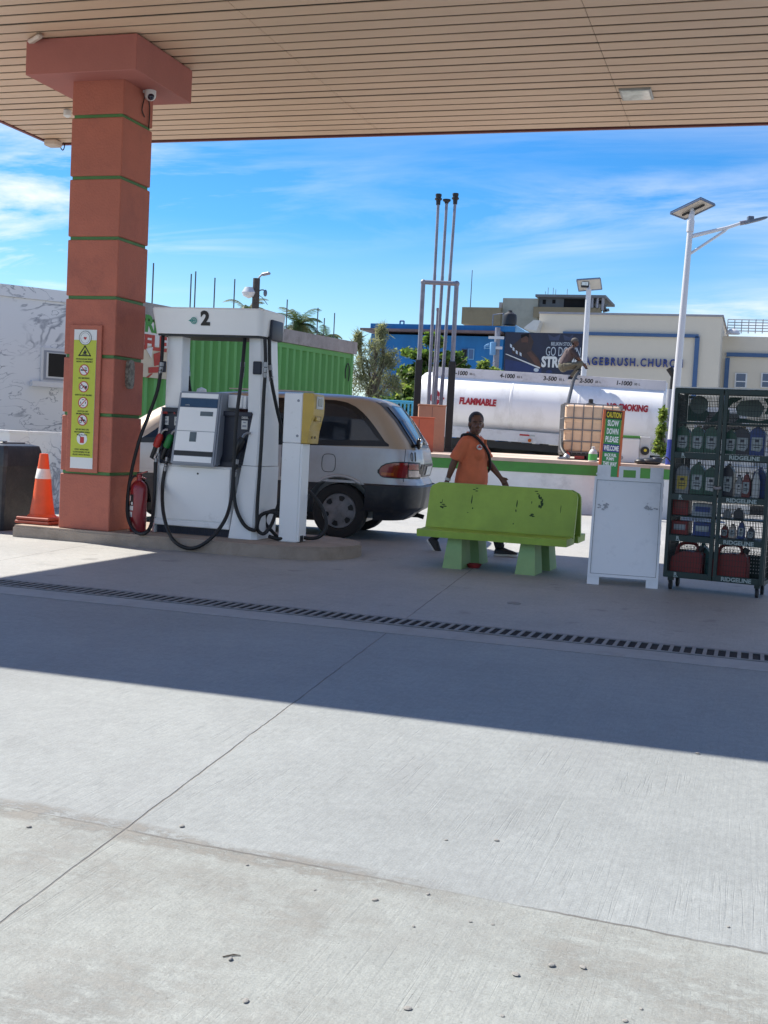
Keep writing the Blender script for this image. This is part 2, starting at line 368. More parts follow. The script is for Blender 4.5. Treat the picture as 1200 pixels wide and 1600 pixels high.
# ------------------------------------------------------------------ canopy
mat('soffit', (.70, .49, .335), .5, .05, 1.2, stretch=(.3, 1, 1), spec=.4, dirt=((.55, .375, .26), .52, .85, 1.1))
mat('soffit_gap_shade', (.05, .035, .025), .8, .1)
mat('terracotta', (.46, .142, .092), .75, .10, 2.2, bump=.35, bs=45, dirt=((.33, .105, .075), .5, .78, 2.5))
mat('terracotta_dark', (.40, .14, .115), .7, .08, 2, bump=.15, bs=50)
mat('groove_green', (.075, .20, .055), .6, .15, 6)
mat('fascia_red', (.20, .06, .05), .55, .1)
SZ = 5.2; CX0, CX1, CY0, CY1 = -9.86, 6.5, 6.62, 14.93
t = thing('canopy', 'large flat forecourt canopy with tan slatted soffit overhead', 'canopy', (CX0, CY1, SZ))
b = MB()
pitch = .236; y = CY1 - .02; seams = [-12, -4.93, -1.75, 1.6, 4.9, 7]
b.mi = 1; b.bx(CX0 + .01, CX1 - .01, CY0 + .01, CY1 - .01, SZ + .010, SZ + .05); b.mi = 0  # dark backing carries the shade of the slat gaps in its colour
while y - pitch > CY0:
    xs = [max(CX0 + .012, min(CX1 - .012, s)) for s in seams]
    e0 = random.choice((0, 0, 0, 0, .012)); e1 = random.choice((0, 0, 0, .004, .014)); gp = .042
    for a, c in zip(xs, xs[1:]):
        if c - a < .05: continue
        dz = random.uniform(0, .002); f = lambda x_: e0 + (e1 - e0) * (x_ - xs[0]) / (xs[-1] - xs[0]); a, c = a + .003, c - .003
        b.plate((a, y - pitch, SZ + dz), (c, y - pitch, SZ + dz), (c, y - gp - f(c), SZ + dz), (a, y - gp - f(a), SZ + dz), (0, 0, .0075))
    y -= pitch
b.build('soffit', [MATS['soffit'], MATS['soffit_gap_shade']], t, 20)
b = MB()
for (x0, x1, y0, y1) in ((CX0 - .05, CX1 + .05, CY1, CY1 + .05), (CX0 - .05, CX1 + .05, CY0 - .05, CY0), (CX0 - .05, CX0, CY0, CY1), (CX1, CX1 + .05, CY0, CY1)):
    b.bx(x0, x1, y0, y1, SZ - .012, SZ + .9)
b.build('fascia', MATS['fascia_red'], t, 0)
b = MB(); b.bx(CX0, CX1, CY0, CY1, SZ + .85, SZ + .88); b.build('roof_sheet', MATS['soffit'], t, 0)
# ceiling light
mat('lamp_glass', (.62, .68, .66), .12, .25, 9, spec=.6); mat('lamp_frame', (.35, .36, .35), .4, .1, metal=.6)
a = G(966, 137, SZ); c = G(1018, 150, SZ)
t = thing('ceiling_light', 'flat square unlit floodlight set in the tan canopy ceiling', 'light', ((a.x + c.x) / 2, (a.y + c.y) / 2, SZ))
x0, x1, y0, y1 = a.x, c.x + .02, 13.32, 13.72
b = MB(); b.bx(x0, x1, y0, y1, SZ - .022, SZ + .02, .006); b.build('frame', MATS['lamp_frame'], t)
b = MB(); b.bx(x0 + .025, x1 - .025, y0 + .025, y1 - .025, SZ - .026, SZ - .015); b.build('glass', MATS['lamp_glass'], t, 0)
# junction box with a dangling wire in the far corner
mat('beige_plastic', (.55, .44, .36), .5, .1); mat('wire_black', (.012, .012, .013), .5, .1)
p = AY(83, 221, 14.7)
t = thing('junction_box', 'small beige junction box with a loose wire under the canopy corner', 'box', (p.x, p.y, p.z - .05))
b = MB(); b.box((p.x, p.y, SZ - .05), (.20, .18, .09), bev=.02); b.build('case', MATS['beige_plastic'], t)
b = MB(); b.tube([AY(93, 225, 14.85), AY(96, 233, 14.86), AY(99, 234, 14.86), AY(101, 227, 14.86), AY(99, 222, 14.86)], .008, 6, sm=4); b.build('wire', MATS['wire_black'], t)
mat('white_plastic', (.72, .72, .70), .4, .05)
p = AY(99, 175, 12.6); b = MB(); b.lathe([(.02, SZ - .10), (.05, SZ - .08), (.05, SZ - .02), (.03, SZ)], (-8.6, 13.3, 0), 16)
tag(b.build('speaker_horn', MATS['white_plastic']), 'small white fitting on the ceiling behind the terracotta column', 'fitting')
# bare wire run beside the capital
b = MB(); b.box((-7.35, 10.74, SZ - .03), (.30, .07, .05), bev=.02, rz=R(-35)); 
tag(b.build('conduit_stub', MATS['beige_plastic']), 'short beige conduit stub on the ceiling above the column head', 'conduit')

# ------------------------------------------------------------------ column
KX0, KX1, KY0, KY1, KZ0 = -7.11, -6.50, 11.08, 11.70, .13
t = thing('canopy_column', 'square terracotta column with thin green grooves and wide capital', 'column', ((KX0 + KX1) / 2, (KY0 + KY1) / 2, KZ0))
gz = [AY(91, 736, KY0).z, AY(90.5, 645, KY0).z, AY(94.5, 555, KY0).z, AY(98, 464, KY0).z, AY(100, 372, KY0).z, AY(106, 278, KY0).z, AY(109, 182.5, KY0).z]
gz = sorted(gz)
b = MB(); zs = [KZ0] + gz + [4.86]
for i in range(len(zs) - 1):
    lo = zs[i] + (.018 if i else 0); hi = zs[i + 1] - (.018 if i < len(zs) - 2 else 0)
    b.bx(KX0, KX1, KY0, KY1, lo, hi, .008)
b.build('shaft', MATS['terracotta'], t)
b = MB()
for z in gz: b.bx(KX0 + .022, KX1 - .022, KY0 + .016, KY1 - .022, z - .017, z + .017)
b.build('groove_band', MATS['groove_green'], t, 0)
b = MB(); b.bx(-7.5, -6.21, 10.8, 12.02, 4.83, SZ - .012, .006); b.build('capital', MATS['terracotta_dark'], t)
# small oval wall box on the right face
mat('box_grey', (.30, .28, .23), .6, .3, 14, dirt=((.12, .10, .08), .45, .6, 16))
p = PL(201, 585, (KX1, 0, 0), (1, 0, 0))
t2 = thing('switch_box', 'small worn oval grey box on the right face of the column', 'box', (KX1, p.y, p.z - .13))
poly = []
for k in range(24):
    a = 2 * math.pi * k / 24; s_ = lambda v, e: math.copysign(abs(v) ** e, v)
    poly.append((.075 * s_(math.cos(a), .6), .155 * s_(math.sin(a), .6)))
b = MB(); b.prism(poly, (KX1 + .001, p.y, p.z), (0, 1, 0), (0, 0, 1), (.03, 0, 0)); b.build('case', MATS['box_grey'], t2)
b = MB(); b.prism([(q[0] * .7, q[1] * .8) for q in poly], (KX1 + .031, p.y, p.z), (0, 1, 0), (0, 0, 1), (.008, 0, 0)); b.build('cover', MATS['box_grey'], t2)
# dome camera
mat('cam_glass', (.01, .015, .04), .08, 0, spec=.8)
p = PL(235, 145, (KX1 + .07, 0, 0), (1, 0, 0))
t2 = thing('security_camera', 'white dome security camera with hanging wires on the column head', 'camera', (p.x, p.y, p.z))
b = MB(); b.lathe([(.025, .11), (.055, .10), (.062, .04), (.062, -.01)], (p.x, p.y, p.z - .02), 18); b.box((p.x - .05, p.y, p.z + .03), (.09, .07, .07)); b.sphere((p.x, p.y, p.z - .03), (.061, .061, .056), 16); b.build('housing', MATS['white_plastic'], t2)
b = MB(); b.sphere((p.x + .022, p.y - .025, p.z - .048), .038, 14); b.build('lens', MATS['cam_glass'], t2)
b = MB(); q = lambda x, y: PL(x, y, (KX1 + .012, 0, 0), (1, 0, 0))
b.tube([q(228, 145), q(224, 160), q(222, 172), q(226, 183)], .006, 5, sm=3); b.tube([q(231, 150), q(234, 168), q(233, 190), q(232, 201)], .006, 5, sm=3); b.build('wire', MATS['wire_black'], t2)

# ------------------------------------------------------------------ safety sign on the column
mat('sign_white', (.74, .75, .74), .35, .04); mat('sign_lime', (.50, .55, .045), .4, .05); mat('print_black', (.012, .011, .010), .5, .05)
mat('print_red', (.48, .03, .03), .45, .05); mat('print_grey', (.2, .2, .22), .5, .05)
YS = KY0 - .025
def SG(x, y, d=.0): return AY(x, y, YS - d)
cx_, wS = (SG(113.5, 620).x + SG(154, 620).x) / 2, .262
tl, bl = SG(134, 515), SG(127, 732)
zt, zb = tl.z, bl.z; xc = (SG(115, 517).x + SG(153.5, 517).x) / 2; xc2 = (SG(108.5, 730).x + SG(145.5, 731).x) / 2
xc = (xc + xc2) / 2; wS = .27
t = thing('safety_sign', 'tall lime green fuel safety sign of round pictograms on the column', 'sign', (xc, YS, zb))
b = MB(); b.bx(xc - wS / 2 - .055, xc + wS / 2 + .055, YS, KY0, zb - .04, zt + .05, .004); b.build('backing_board', MATS['terracotta'], t)
b = MB(); b.bx(xc - wS / 2, xc + wS / 2, YS - .004, YS - .0005, zb, zt); b.build('panel', MATS['sign_white'], t, 0)
hS = zt - zb; Zs = lambda f: zt - f * hS
b = MB(); b.bx(xc - wS / 2 + .001, xc + wS / 2 - .001, YS - .006, YS - .0045, Zs(.92), Zs(.075)); b.build('lime_field', MATS['sign_lime'], t, 0)
u, v, yf = (1, 0, 0), (0, 0, 1), YS - .0065
def ring(b, x, z, r, w, y=yf, n=28):
    o = [(math.cos(2 * math.pi * k / n), math.sin(2 * math.pi * k / n)) for k in range(n)]
    for k in range(n):
        a, c = o[k], o[(k + 1) % n]
        b.plate((x + a[0] * r, y, z + a[1] * r), (x + c[0] * r, y, z + c[1] * r), (x + c[0] * (r - w), y, z + c[1] * (r - w)), (x + a[0] * (r - w), y, z + a[1] * (r - w)), (0, -.0015, 0))
picz = [.29, .41, .525, .65, .785]
wh, rd, bk = MB(), MB(), MB()
wh.disc((xc, yf, Zs(.06)), u, v, .072, (0, -.001, 0), 30); ring(bk, xc, Zs(.06), .074, .004, yf - .001); ring(bk, xc, Zs(.06), .055, .002, yf - .001)
rd.prism([(0, -.022), (.02, 0), (.012, .012), (0, .006), (-.012, .012), (-.02, 0)], (xc, yf - .0012, Zs(.06)), u, v, (0, -.001, 0))
# flammable triangle
zt_ = Zs(.165)
for (a, c) in (((-.075, -.035), (.075, -.035)), ((.075, -.035), (0, .075)), ((0, .075), (-.075, -.035))):
    d = Vector((c[0] - a[0], 0, c[1] - a[1])).normalized(); nn = Vector((-d.z, 0, d.x)) * .009
    A, C_ = Vector((xc + a[0], yf, zt_ + a[1])), Vector((xc + c[0], yf, zt_ + c[1])); bk.plate(A - nn * .3, C_ - nn * .3, C_ + nn, A + nn, (0, -.0012, 0))
bk.prism([(-.016, -.014), (.014, -.014), (.022, .004), (.012, .018), (.010, .006), (.004, .034), (-.008, .018), (-.010, .006), (-.022, .002)], (xc, yf, zt_), u, v, (0, -.0012, 0)); bk.prism([(-.03, -.024), (.03, -.024), (.03, -.018), (-.03, -.018)], (xc, yf, zt_), u, v, (0, -.0012, 0))
for i, f in enumerate(picz):
    z = Zs(f); r = .058 if i < 4 else .062
    w2 = MB(); w2.disc((xc, yf, z), u, v, r, (0, -.001, 0), 28); w2.build('pictogram_disc', MATS['sign_white'], t, 0)
    if i < 4:
        ring(rd, xc, z, r + .001, .009, yf - .001)
        s_ = -1 if i != 2 else 1
        d = Vector((1, 0, s_)).normalized(); nn = Vector((-d.z, 0, d.x)) * .0042; c = Vector((xc, yf - .0025, z)); rd.plate(c - d * r * .95 - nn, c + d * r * .95 - nn, c + d * r * .95 + nn, c - d * r * .95 + nn, (0, -.0012, 0))
    P = lambda pl: bk.prism(pl, (xc, yf - .001, z), u, v, (0, -.0012, 0))
    if i == 0: P([(-.042, -.008), (.02, -.008), (.02, .006), (-.042, .006)]); P([(.024, -.008), (.036, -.008), (.036, .006), (.024, .006)]); P([(.0, .02), (.03, .016), (.034, .024), (.004, .027)])
    if i == 1: P([(-.012, -.008), (.012, -.004), (.012, .014), (-.012, .012)]); P([(.012, -.018), (.04, -.02), (.04, .012), (.02, .01)]); ring(bk, xc - .026, z - .002, .02, .005, yf - .001); P([(-.04, .012), (-.02, .03), (-.014, .024), (-.034, .008)])
    if i == 2: P([(-.014, .028), (.012, .03), (.012, .036), (-.014, .034)]); P([(-.014, -.036), (.012, -.034), (.012, -.028), (-.014, -.03)]); P([(-.034, -.01), (-.026, -.01), (-.026, .01), (-.034, .01)]); P([(.026, -.01), (.034, -.01), (.034, .01), (.026, .01)])
    if i == 3: ring(bk, xc - .024, z - .014, .017, .006, yf - .001); ring(bk, xc + .026, z - .014, .015, .006, yf - .001); P([(-.026, -.008), (.024, -.012), (.03, .006), (.004, .01), (-.002, .036), (-.014, .03), (-.014, .006)])
    if i == 4: rd.prism([(-.022, -.045), (.026, -.045), (.026, .02), (-.022, .02)], (xc, yf - .001, z), u, v, (0, -.0012, 0)); P([(-.04, .036), (-.014, .014), (-.01, .02), (-.036, .04)])
wh.build('round_seal', MATS['sign_white'], t, 0); rd.build('pictogram_red', MATS['print_red'], t, 0); bk.build('pictogram_black', MATS['print_black'], t, 0)
for s_, f, w, h in (('PETROLEUM SPIRIT', .212, .20, .016), ('HIGHLY FLAMMABLE', .230, .195, .016), ('NO SMOKING', .348, .13, .016), ('SWITCH OFF ENGINE', .470, .20, .016), ('SWITCH OFF', .587, .125, .016), ('MOBILE PHONE', .605, .155, .016), ('NO SITTING ON', .718, .155, .016), ('MOTORBIKE WHILE', .737, .185, .016), ('REFUELLING', .756, .125, .016), ('ONLY APPROVED', .862, .17, .016), ('CONTAINERS TO BE', .881, .20, .016), ('FILLED WITH PETROL', .900, .21, .016)):
    text(s_, (xc, yf - .0005, Zs(f)), u, v, w, h, MATS['print_black'], t, .001, bold=.02)

# ------------------------------------------------------------------ pump island
mat('island_conc', (.37, .30, .24), .85, .12, 3, bump=.4, bs=70, dirt=((.25, .20, .155), .45, .75, 4))
b = MB(); pts = [(-7.62, 11.0)]
pts += [(-4.72 + .78 * math.sin(a) * 1.0, 11.78 - .78 * math.cos(a)) for a in [math.pi * k / 16 for k in range(17)]] + [(-7.62, 12.56)]
b.prism(pts, (0, 0, .0), (1, 0, 0), (0, 1, 0), (0, 0, .105))
b.prism([(x_ * 1 + (0.012 if x_ < -7 else -.012 * (x_ + 4.72 > .02)), y_ + (.012 if y_ < 11.78 else -.012)) for x_, y_ in pts], (0, 0, .105), (1, 0, 0), (0, 1, 0), (0, 0, .025))
tag(b.build('pump_island', MATS['island_conc']), 'low concrete kerbed island with a rounded end carrying the fuel pump', 'kerb island')

# ------------------------------------------------------------------ bin, cone, extinguisher
mat('bin_plastic', (.022, .026, .034), .45, .2, 4, bump=.15, bs=30, dirt=((.06, .06, .06), .5, .8, 6)); mat('bin_lid_top', (.16, .17, .18), .4, .15)
fb = G(22, 834); x1 = fb.x + .0; 
t = thing('litter_bin', 'large dark grey plastic litter bin beside the orange cone', 'bin', (-8.33, 11.75, 0))
b = MB(); q = lambda s_, z: [(-8.33 + a * s_, 11.70 + c * s_, z) for a, c in ((-.30, -.33), (.30, -.33), (.33, -.30), (.33, .30), (.30, .33), (-.30, .33), (-.33, .30), (-.33, -.30))]
b.loft([q(.80, 0.0), q(.82, .05), q(.98, .72), q(1.0, .74)]); b.build('body', MATS['bin_plastic'], t)
b = MB(); b.loft([q(1.06, .735), q(1.08, .90), q(1.02, .965), q(.80, .985)]); b.build('lid', MATS['bin_plastic'], t)
b = MB(); b.box((-8.33, 11.70, .995), (.42, .44, .018), bev=.006); b.box((-8.2, 11.52, 1.01), (.2, .03, .012)); b.build('lid_flap', MATS['bin_lid_top'], t)
mat('cone_orange', (.72, .10, .025), .5, .15, 5, dirt=((.35, .09, .05), .55, .8, 5)); mat('cone_white', (.74, .72, .68), .5, .12, 8, dirt=((.45, .2, .12), .58, .66, 7)); mat('cone_base', (.33, .065, .035), .6, .15)
p = Vector((-7.50, 11.36, .13))
t = thing('traffic_cone', 'scuffed orange traffic cone with white collar on a square base', 'traffic cone', p)
b = MB(); b.box(p + Vector((0, 0, .022)), (.43, .40, .035), bev=.008); b.box(p + Vector((0, 0, .062)), (.41, .38, .034), bev=.008); b.build('base', MATS['cone_base'], t)
b = MB(); b.lathe([(.165, .08), (.135, .11), (.103, .32), (.085, .50)], p, 24); b.lathe([(.066, .60), (.047, .76), (.043, .775), (.034, .775)], p, 24); b.build('body', MATS['cone_orange'], t)
b = MB(); b.lathe([(.0855, .498), (.088, .50), (.068, .605), (.066, .607)], p, 24); b.build('collar', MATS['cone_white'], t)
# second cone hidden under: stacked base edge is part of the look (two-step base above)
mat('ext_red', (.26, .012, .018), .3, .08, 3, coat=.4); mat('black_plastic', (.014, .014, .015), .45, .1)
mat('label_paper', (.62, .62, .60), .6, .1, 20)
p = Vector((-6.295, 11.33, .13))
t = thing('fire_extinguisher', 'red fire extinguisher standing between column and pump', 'fire extinguisher', p)
b = MB(); b.lathe([(.075, 0), (.088, .012), (.09, .05), (.09, .46), (.082, .50), (.055, .535), (.03, .55), (.028, .565)], p, 24); b.build('cylinder', MATS['ext_red'], t)
b = MB(); b.lathe([(.03, .565), (.03, .61), (.018, .62)], p, 12); b.plate(p + Vector((-.02, -.02, .605)), p + Vector((.09, -.015, .645)), p + Vector((.09, .015, .645)), p + Vector((-.02, .02, .605)), (0, 0, .012)); b.plate(p + Vector((-.0, -.015, .60)), p + Vector((.085, -.012, .58)), p + Vector((.085, .012, .58)), p + Vector((0, .015, .60)), (0, 0, -.01)); b.build('valve_handle', MATS['ext_red'], t)
b = MB(); b.tube([p + Vector((-.03, -.01, .60)), p + Vector((-.07, -.03, .57)), p + Vector((-.098, -.05, .45)), p + Vector((-.096, -.03, .2))], .012, 8, sm=4); b.build('hose', MATS['black_plastic'], t)
def wrap(a0, a1, z0, z1, m, name, par, r=.0915):
    b = MB(); b.grid(lambda i, j: p + Vector((r * math.cos(a0 + (a1 - a0) * i), r * math.sin(a0 + (a1 - a0) * i), z0 + (z1 - z0) * j)), 8, 1); return b.build(name, m, par, 60)
lb = wrap(R(212), R(262), .28, .40, MATS['black_plastic'], 'label', t); wrap(R(212), R(262), .23, .278, MATS['label_paper'], 'label', t); wrap(R(212), R(256), .16, .215, MATS['label_paper'], 'label', t)
wrap(R(218), R(238), .33, .385, MATS['label_paper'], 'pictogram', lb, .0925); wrap(R(242), R(258), .29, .32, MATS['label_paper'], 'pictogram', lb, .0925)
# ------------------------------------------------------------------ fuel pump
mat('pump_white', (.86, .86, .85), .35, .04, 1.5, dirt=((.42, .42, .41), .58, .9, 2.2), coat=.2)
mat('pump_white2', (.87, .87, .86), .4, .04, 2)
mat('pump_navy', (.018, .022, .04), .45, .15, 6); mat('pump_grey', (.27, .29, .33), .4, .08, 4)
mat('screen_blue', (.010, .03, .075), .12, .15, 3, spec=.7); mat('screen_grey', (.10, .12, .13), .2, .15, 20)
mat('seam_and_shade_dark', (.04, .04, .045), .7, .1); mat('hose_rubber', (.010, .010, .011), .55, .15, 30)
mat('steel', (.34, .34, .35), .45, .1, 10, metal=.9); mat('noz_red', (.42, .025, .02), .45, .1); mat('noz_green', (.015, .19, .045), .45, .1)
PY, PZ = 11.45, .13
t = thing('fuel_pump', 'white two-hose fuel pump numbered 2 with overhead hose header', 'fuel pump', (-5.6, 11.72, PZ))
def YP(x, y, Y=PY): return AY(x, y, Y)
b = MB(); b.bx(-6.14, -5.16, PY + .03, 12.0, PZ, .215); 
for k in range(46): b.bx(-6.13 + k * .021, -6.13 + k * .021 + .011, PY + .024, PY + .031, PZ + .015, .20)
b.build('plinth', MATS['pump_navy'], t, 0)
b = MB(); b.bx(-6.15, -5.275, PY, 12.0, .215, .875, .012); b.bx(-6.13, -5.285, PY - .012, PY - .0005, .285, .855, .006); b.bx(-6.155, -5.27, PY - .022, PY - .001, .215, .275, .008); b.build('cabinet', MATS['pump_white'], t)
b = MB(); c = YP(310, 740); b.disc((c.x, PY - .0125, c.z), u, v, .011, (0, -.004, 0), 12); b.build('lock', MATS['black_plastic'], t)
# left and right side columns: chamfered, wider at the foot
def sidecol(xa, xb, za, zb, y0, y1, xa2, xb2, ch=.05):
    lo = [(xa, y0), (xb - ch, y0), (xb, y0 + ch), (xb, y1 - ch), (xb - ch, y1), (xa, y1)]; hi = [(xa2, y0 + .03), (xb2 - ch * .7, y0 + .03), (xb2, y0 + .03 + ch * .7), (xb2, y1 - .03 - ch * .7), (xb2 - ch * .7, y1 - .03), (xa2, y1 - .03)]
    return [[(q[0], q[1], za) for q in lo], [(q[0], q[1], zb) for q in hi]]
b = MB(); b.loft(sidecol(-5.272, -4.965, PZ, .90, PY - .025, 12.02, -5.165, -4.955)); b.loft(sidecol(-5.155, -4.955, .905, 1.45, PY + .005, 11.99, -5.075, -4.965)); b.build('side_column', MATS['pump_white2'], t)
b = MB(); b.loft([[(-6.20, PY + .02, PZ), (-6.152, PY - .02, PZ), (-6.152, 12.0, PZ), (-6.20, 11.96, PZ)], [(-6.19, PY + .02, 1.0), (-6.135, PY - .02, 1.0), (-6.135, 12.0, 1.0), (-6.19, 11.96, 1.0)], [(-6.145, PY + .03, 1.48), (-6.115, PY + .0, 1.48), (-6.115, 11.95, 1.48), (-6.145, 11.93, 1.48)]]); b.build('side_column', MATS['pump_white2'], t)
# nozzle bays
for x0, x1, zt in ((-6.118, -5.885, 1.475), (-5.43, -5.085, 1.465)):
    b = MB(); b.bx(x0, x1, PY + .055, 11.95, .88, zt, .01); b.bx(x0 - .01, x0 + .012, PY + .01, PY + .06, .88, zt - .01); b.bx(x0, x1, PY + .012, PY + .055, zt - .05, zt, .006)
    b.bx(x0 + .0, x1, PY + .02, PY + .056, .88, .93); b.build('nozzle_bay', MATS['pump_navy'], t)
for px, py in ((259, 657), (277, 658), (382, 664)):
    c = YP(px, py, PY + .05); b = MB(); b.box((c.x, PY + .052, c.z), (.068, .008, .092)); s_ = b.build('grade_label', MATS['label_paper'], t, 0)
    b = MB(); b.box((c.x, PY + .047, c.z - .012), (.045, .003, .02)); b.box((c.x, PY + .047, c.z + .025), (.03, .003, .012)); b.build('print', MATS['pump_grey'], s_, 0)
for s_, px, py, w, m in (('DIESEL', 383, 652, .075, 'label_paper'), ('SUPER', 258, 644, .06, 'noz_red'), ('R', 273, 645, .02, 'noz_red')):
    c = YP(px, py, PY + .01); text(s_, (c.x, PY + .0105, c.z - .005), u, v, w, .024, MATS[m], t, .002, bold=.02)
# display head, standing proud and leaning back a little
hx0, hx1, hz0, hz1 = -5.94, -5.415, .872, 1.655
lean = .07
def HP(x, f, d): return (x, PY - .13 + lean * f - d, hz0 + (hz1 - hz0) * f)
b = MB(); b.loft([[HP(hx0, 0, 0), HP(hx1, 0, 0), (hx1 - .02, 11.9, hz0), (hx0 + .02, 11.9, hz0)], [HP(hx0 + .05, 1, 0), HP(hx1 + .02, 1, 0), (hx1, 11.88, hz1), (hx0 + .06, 11.88, hz1)]])
bmesh.ops.bevel(b.bm, geom=b.bm.edges[:], offset=.018, segments=2, affect='EDGES'); b.build('display_housing', MATS['pump_grey'], t)
def HQ(f0, f1, x0, x1, d, name, m, par=t, dt=.006):
    sk = lambda x, f: hx0 + (hx1 - hx0) * x + (.05 + (.02 - .05) * x) * f
    b = MB(); b.plate(HP(sk(x0, f0), f0, d), HP(sk(x1, f0), f0, d), HP(sk(x1, f1), f1, d), HP(sk(x0, f1), f1, d), (0, -dt, 0)); return b.build(name, MATS[m], par, 0)
HQ(.915, .975, .07, .93, .001, 'top_strip', 'pump_white2'); sc = HQ(.79, .905, .07, .93, .001, 'price_display', 'screen_blue'); HQ(.80, .895, .34, .68, .0075, 'screen_window', 'screen_blue', sc, .002)
pw = HQ(.47, .785, .07, .93, .001, 'upper_panel', 'pump_white2'); HQ(.20, .462, .07, .93, .001, 'lower_panel', 'pump_white2'); HQ(.135, .195, .07, .93, .001, 'print_slot', 'black_plastic'); HQ(.05, .128, .08, .92, .001, 'foot_strip', 'pump_white2')
HQ(.675, .735, .56, .85, .0075, 'meter', 'screen_grey', pw, .003); HQ(.685, .74, .14, .46, .0073, 'blank_label', 'pump_white', pw, .002); HQ(.325, .455, .38, .53, .0075, 'keypad', 'screen_grey', pw, .003)
text('UNITS', HP(-5.78, .815, .0095), u, v, .05, .012, MATS['label_paper'], t, .001)
# grey side box behind the head
b = MB(); b.bx(-5.40, -5.235, PY + .1, 11.9, 1.50, 1.64, .008); b.bx(-5.235, -5.20, PY + .12, 11.88, 1.50, 1.635); b.build('side_box', MATS['pump_white'], t)
b = MB(); b.lathe([(.0, 1.72), (.05, 1.70), (.065, 1.62)], (-5.86, 11.85, 0), 12); b.build('rear_nozzle_boot', MATS['pump_white2'], t)
# posts and header
b = MB(); b.bx(-6.115, -5.93, PY + .05, 11.68, 1.47, 2.25, .008); b.build('post', MATS['pump_white2'], t)
b = MB(); b.loft([[(-5.135, PY + .04, 1.45), (-4.995, PY + .04, 1.45), (-4.955, PY + .09, 1.45), (-4.955, 11.9, 1.45), (-5.135, 11.9, 1.45)], [(-5.155, PY + .04, 2.25), (-5.03, PY + .04, 2.25), (-4.99, PY + .09, 2.25), (-4.99, 11.85, 2.25), (-5.155, 11.9, 2.25)]]); b.build('post', MATS['pump_white2'], t)
def outline(x0, x1, y0, y1, r, r2):
    o = []
    for cx0, cy0, a0, rr in ((x0 + r2, y0 + r2, 180, r2), (x1 - r, y0 + r, 270, r), (x1 - r, y1 - r, 0, r), (x0 + r2, y1 - r2, 90, r2)):
        for k in range(5): a = R(a0 + 90 * k / 4); o.append((cx0 + rr * math.cos(a), cy0 + rr * math.sin(a)))
    return o
o1 = outline(-6.19, -4.965, PY - .08, 11.98, .07, .03); o2 = outline(-6.225, -4.945, PY - .12, 12.0, .08, .03)
b = MB(); b.loft([[(x_, y_, 2.255) for x_, y_ in o1], [(x_, y_, 2.27) for x_, y_ in o1], [(x_, y_, 2.515) for x_, y_ in o2], [(x_ * 1, y_, 2.53) for x_, y_ in outline(-6.215, -4.955, PY - .11, 11.99, .08, .03)]]); b.build('header', MATS['pump_white2'], t)
b = MB(); b.loft([[(x_, y_, 2.235) for x_, y_ in outline(-6.175, -4.98, PY - .065, 11.96, .07, .03)], [(x_, y_, 2.256) for x_, y_ in outline(-6.175, -4.98, PY - .065, 11.96, .07, .03)]]); b.build('header_trim', MATS['black_plastic'], t)
hn = Vector((0, -1, -.15)).normalized(); hv = Vector((0, -.157, 1)).normalized(); YH = PY - .104
c = YP(321, 497, YH); text('2', (c.x, YH - .0035, c.z), u, hv, .105, .155, MATS['print_black'], t, .004, bold=.045)
mat('logo_teal', (.05, .30, .27), .4, .1)
c = YP(303, 501, YH); lg = thing('tmp', '', '', (0, 0, 0)); bpy.data.objects.remove(lg)
b = MB(); rr = .036
for k in range(20):
    a, d = 2 * math.pi * k / 20, 2 * math.pi * (k + 1) / 20; q = lambda an, r_: (c.x + math.cos(an) * r_, YH - .004 - .157 * math.sin(an) * r_, c.z + math.sin(an) * r_)
    b.plate(q(a, rr), q(d, rr), q(d, rr * .78), q(a, rr * .78), (0, -.003, 0))
    if k not in (0, 1, 18, 19): b.plate(q(a, rr * .62), q(d, rr * .62), q(d, rr * .42), q(a, rr * .42), (0, -.003, 0))
b.prism([(-.036, .012), (-.062, 0), (-.036, -.012)], (c.x, YH - .004, c.z), u, hv, (0, -.003, 0)); b.prism([(-.015, -.006), (.02, -.006), (.02, .006), (-.015, .006)], (c.x, YH - .004, c.z), u, hv, (0, -.003, 0)); b.build('emblem', MATS['logo_teal'], t, 0)
# dark plate on the rounded right end
c = YP(426, 516, 11.62); b = MB(); b.box((-4.94, 11.70, c.z - .0), (.035, .30, .21), bev=.016, seg=2); b.build('end_plate', MATS['pump_navy'], t)
b = MB(); c = YP(405, 575, PY + .03); b.box((-5.045, PY + .03, c.z), (.095, .035, .135), bev=.008); b.build('post_box', MATS['pump_navy'], t)
c = YP(255, 573, PY + .03); b = MB(); b.box((c.x, PY + .04, c.z), (.05, .03, .12), bev=.006); b.build('post_box', MATS['pump_navy'], t)
# hoses: each follows the photograph, slightly in front of or beside the cabinet
def hose(pp, r=.0195):
    pts = [AY(x_, y_, Y_) for x_, y_, Y_ in pp]; b = MB(); b.tube(pts, r, 10, sm=6); h = b.build('hose', MATS['hose_rubber'], t, 60); return h
def coupling(pa, pb, par, r=.026):
    b = MB(); A, B = AY(*pa), AY(*pb); m_ = (A + B) / 2; d = (B - A); b.tube([A, A + d * .3], [r, r], 10); b.tube([A + d * .36, A + d * .66], [r * .9, r * .9], 10); b.tube([A + d * .7, B], [r, r * .85], 10); b.build('coupling', MATS['steel'], par)
ya, yb = PY - .05, PY - .12
h = hose([(255, 520, PY), (252, 570, ya), (246, 610, ya), (232, 650, ya), (217, 690, yb), (203, 750, yb), (199, 800, PY - .2), (208, 827, PY - .32), (224, 834, PY - .47), (236, 820, PY - .36), (241, 780, yb), (243, 722, ya)]); coupling((252.5, 566, ya), (250, 586, ya), h); coupling((243.5, 716, ya), (242.5, 735, ya), h, .019)
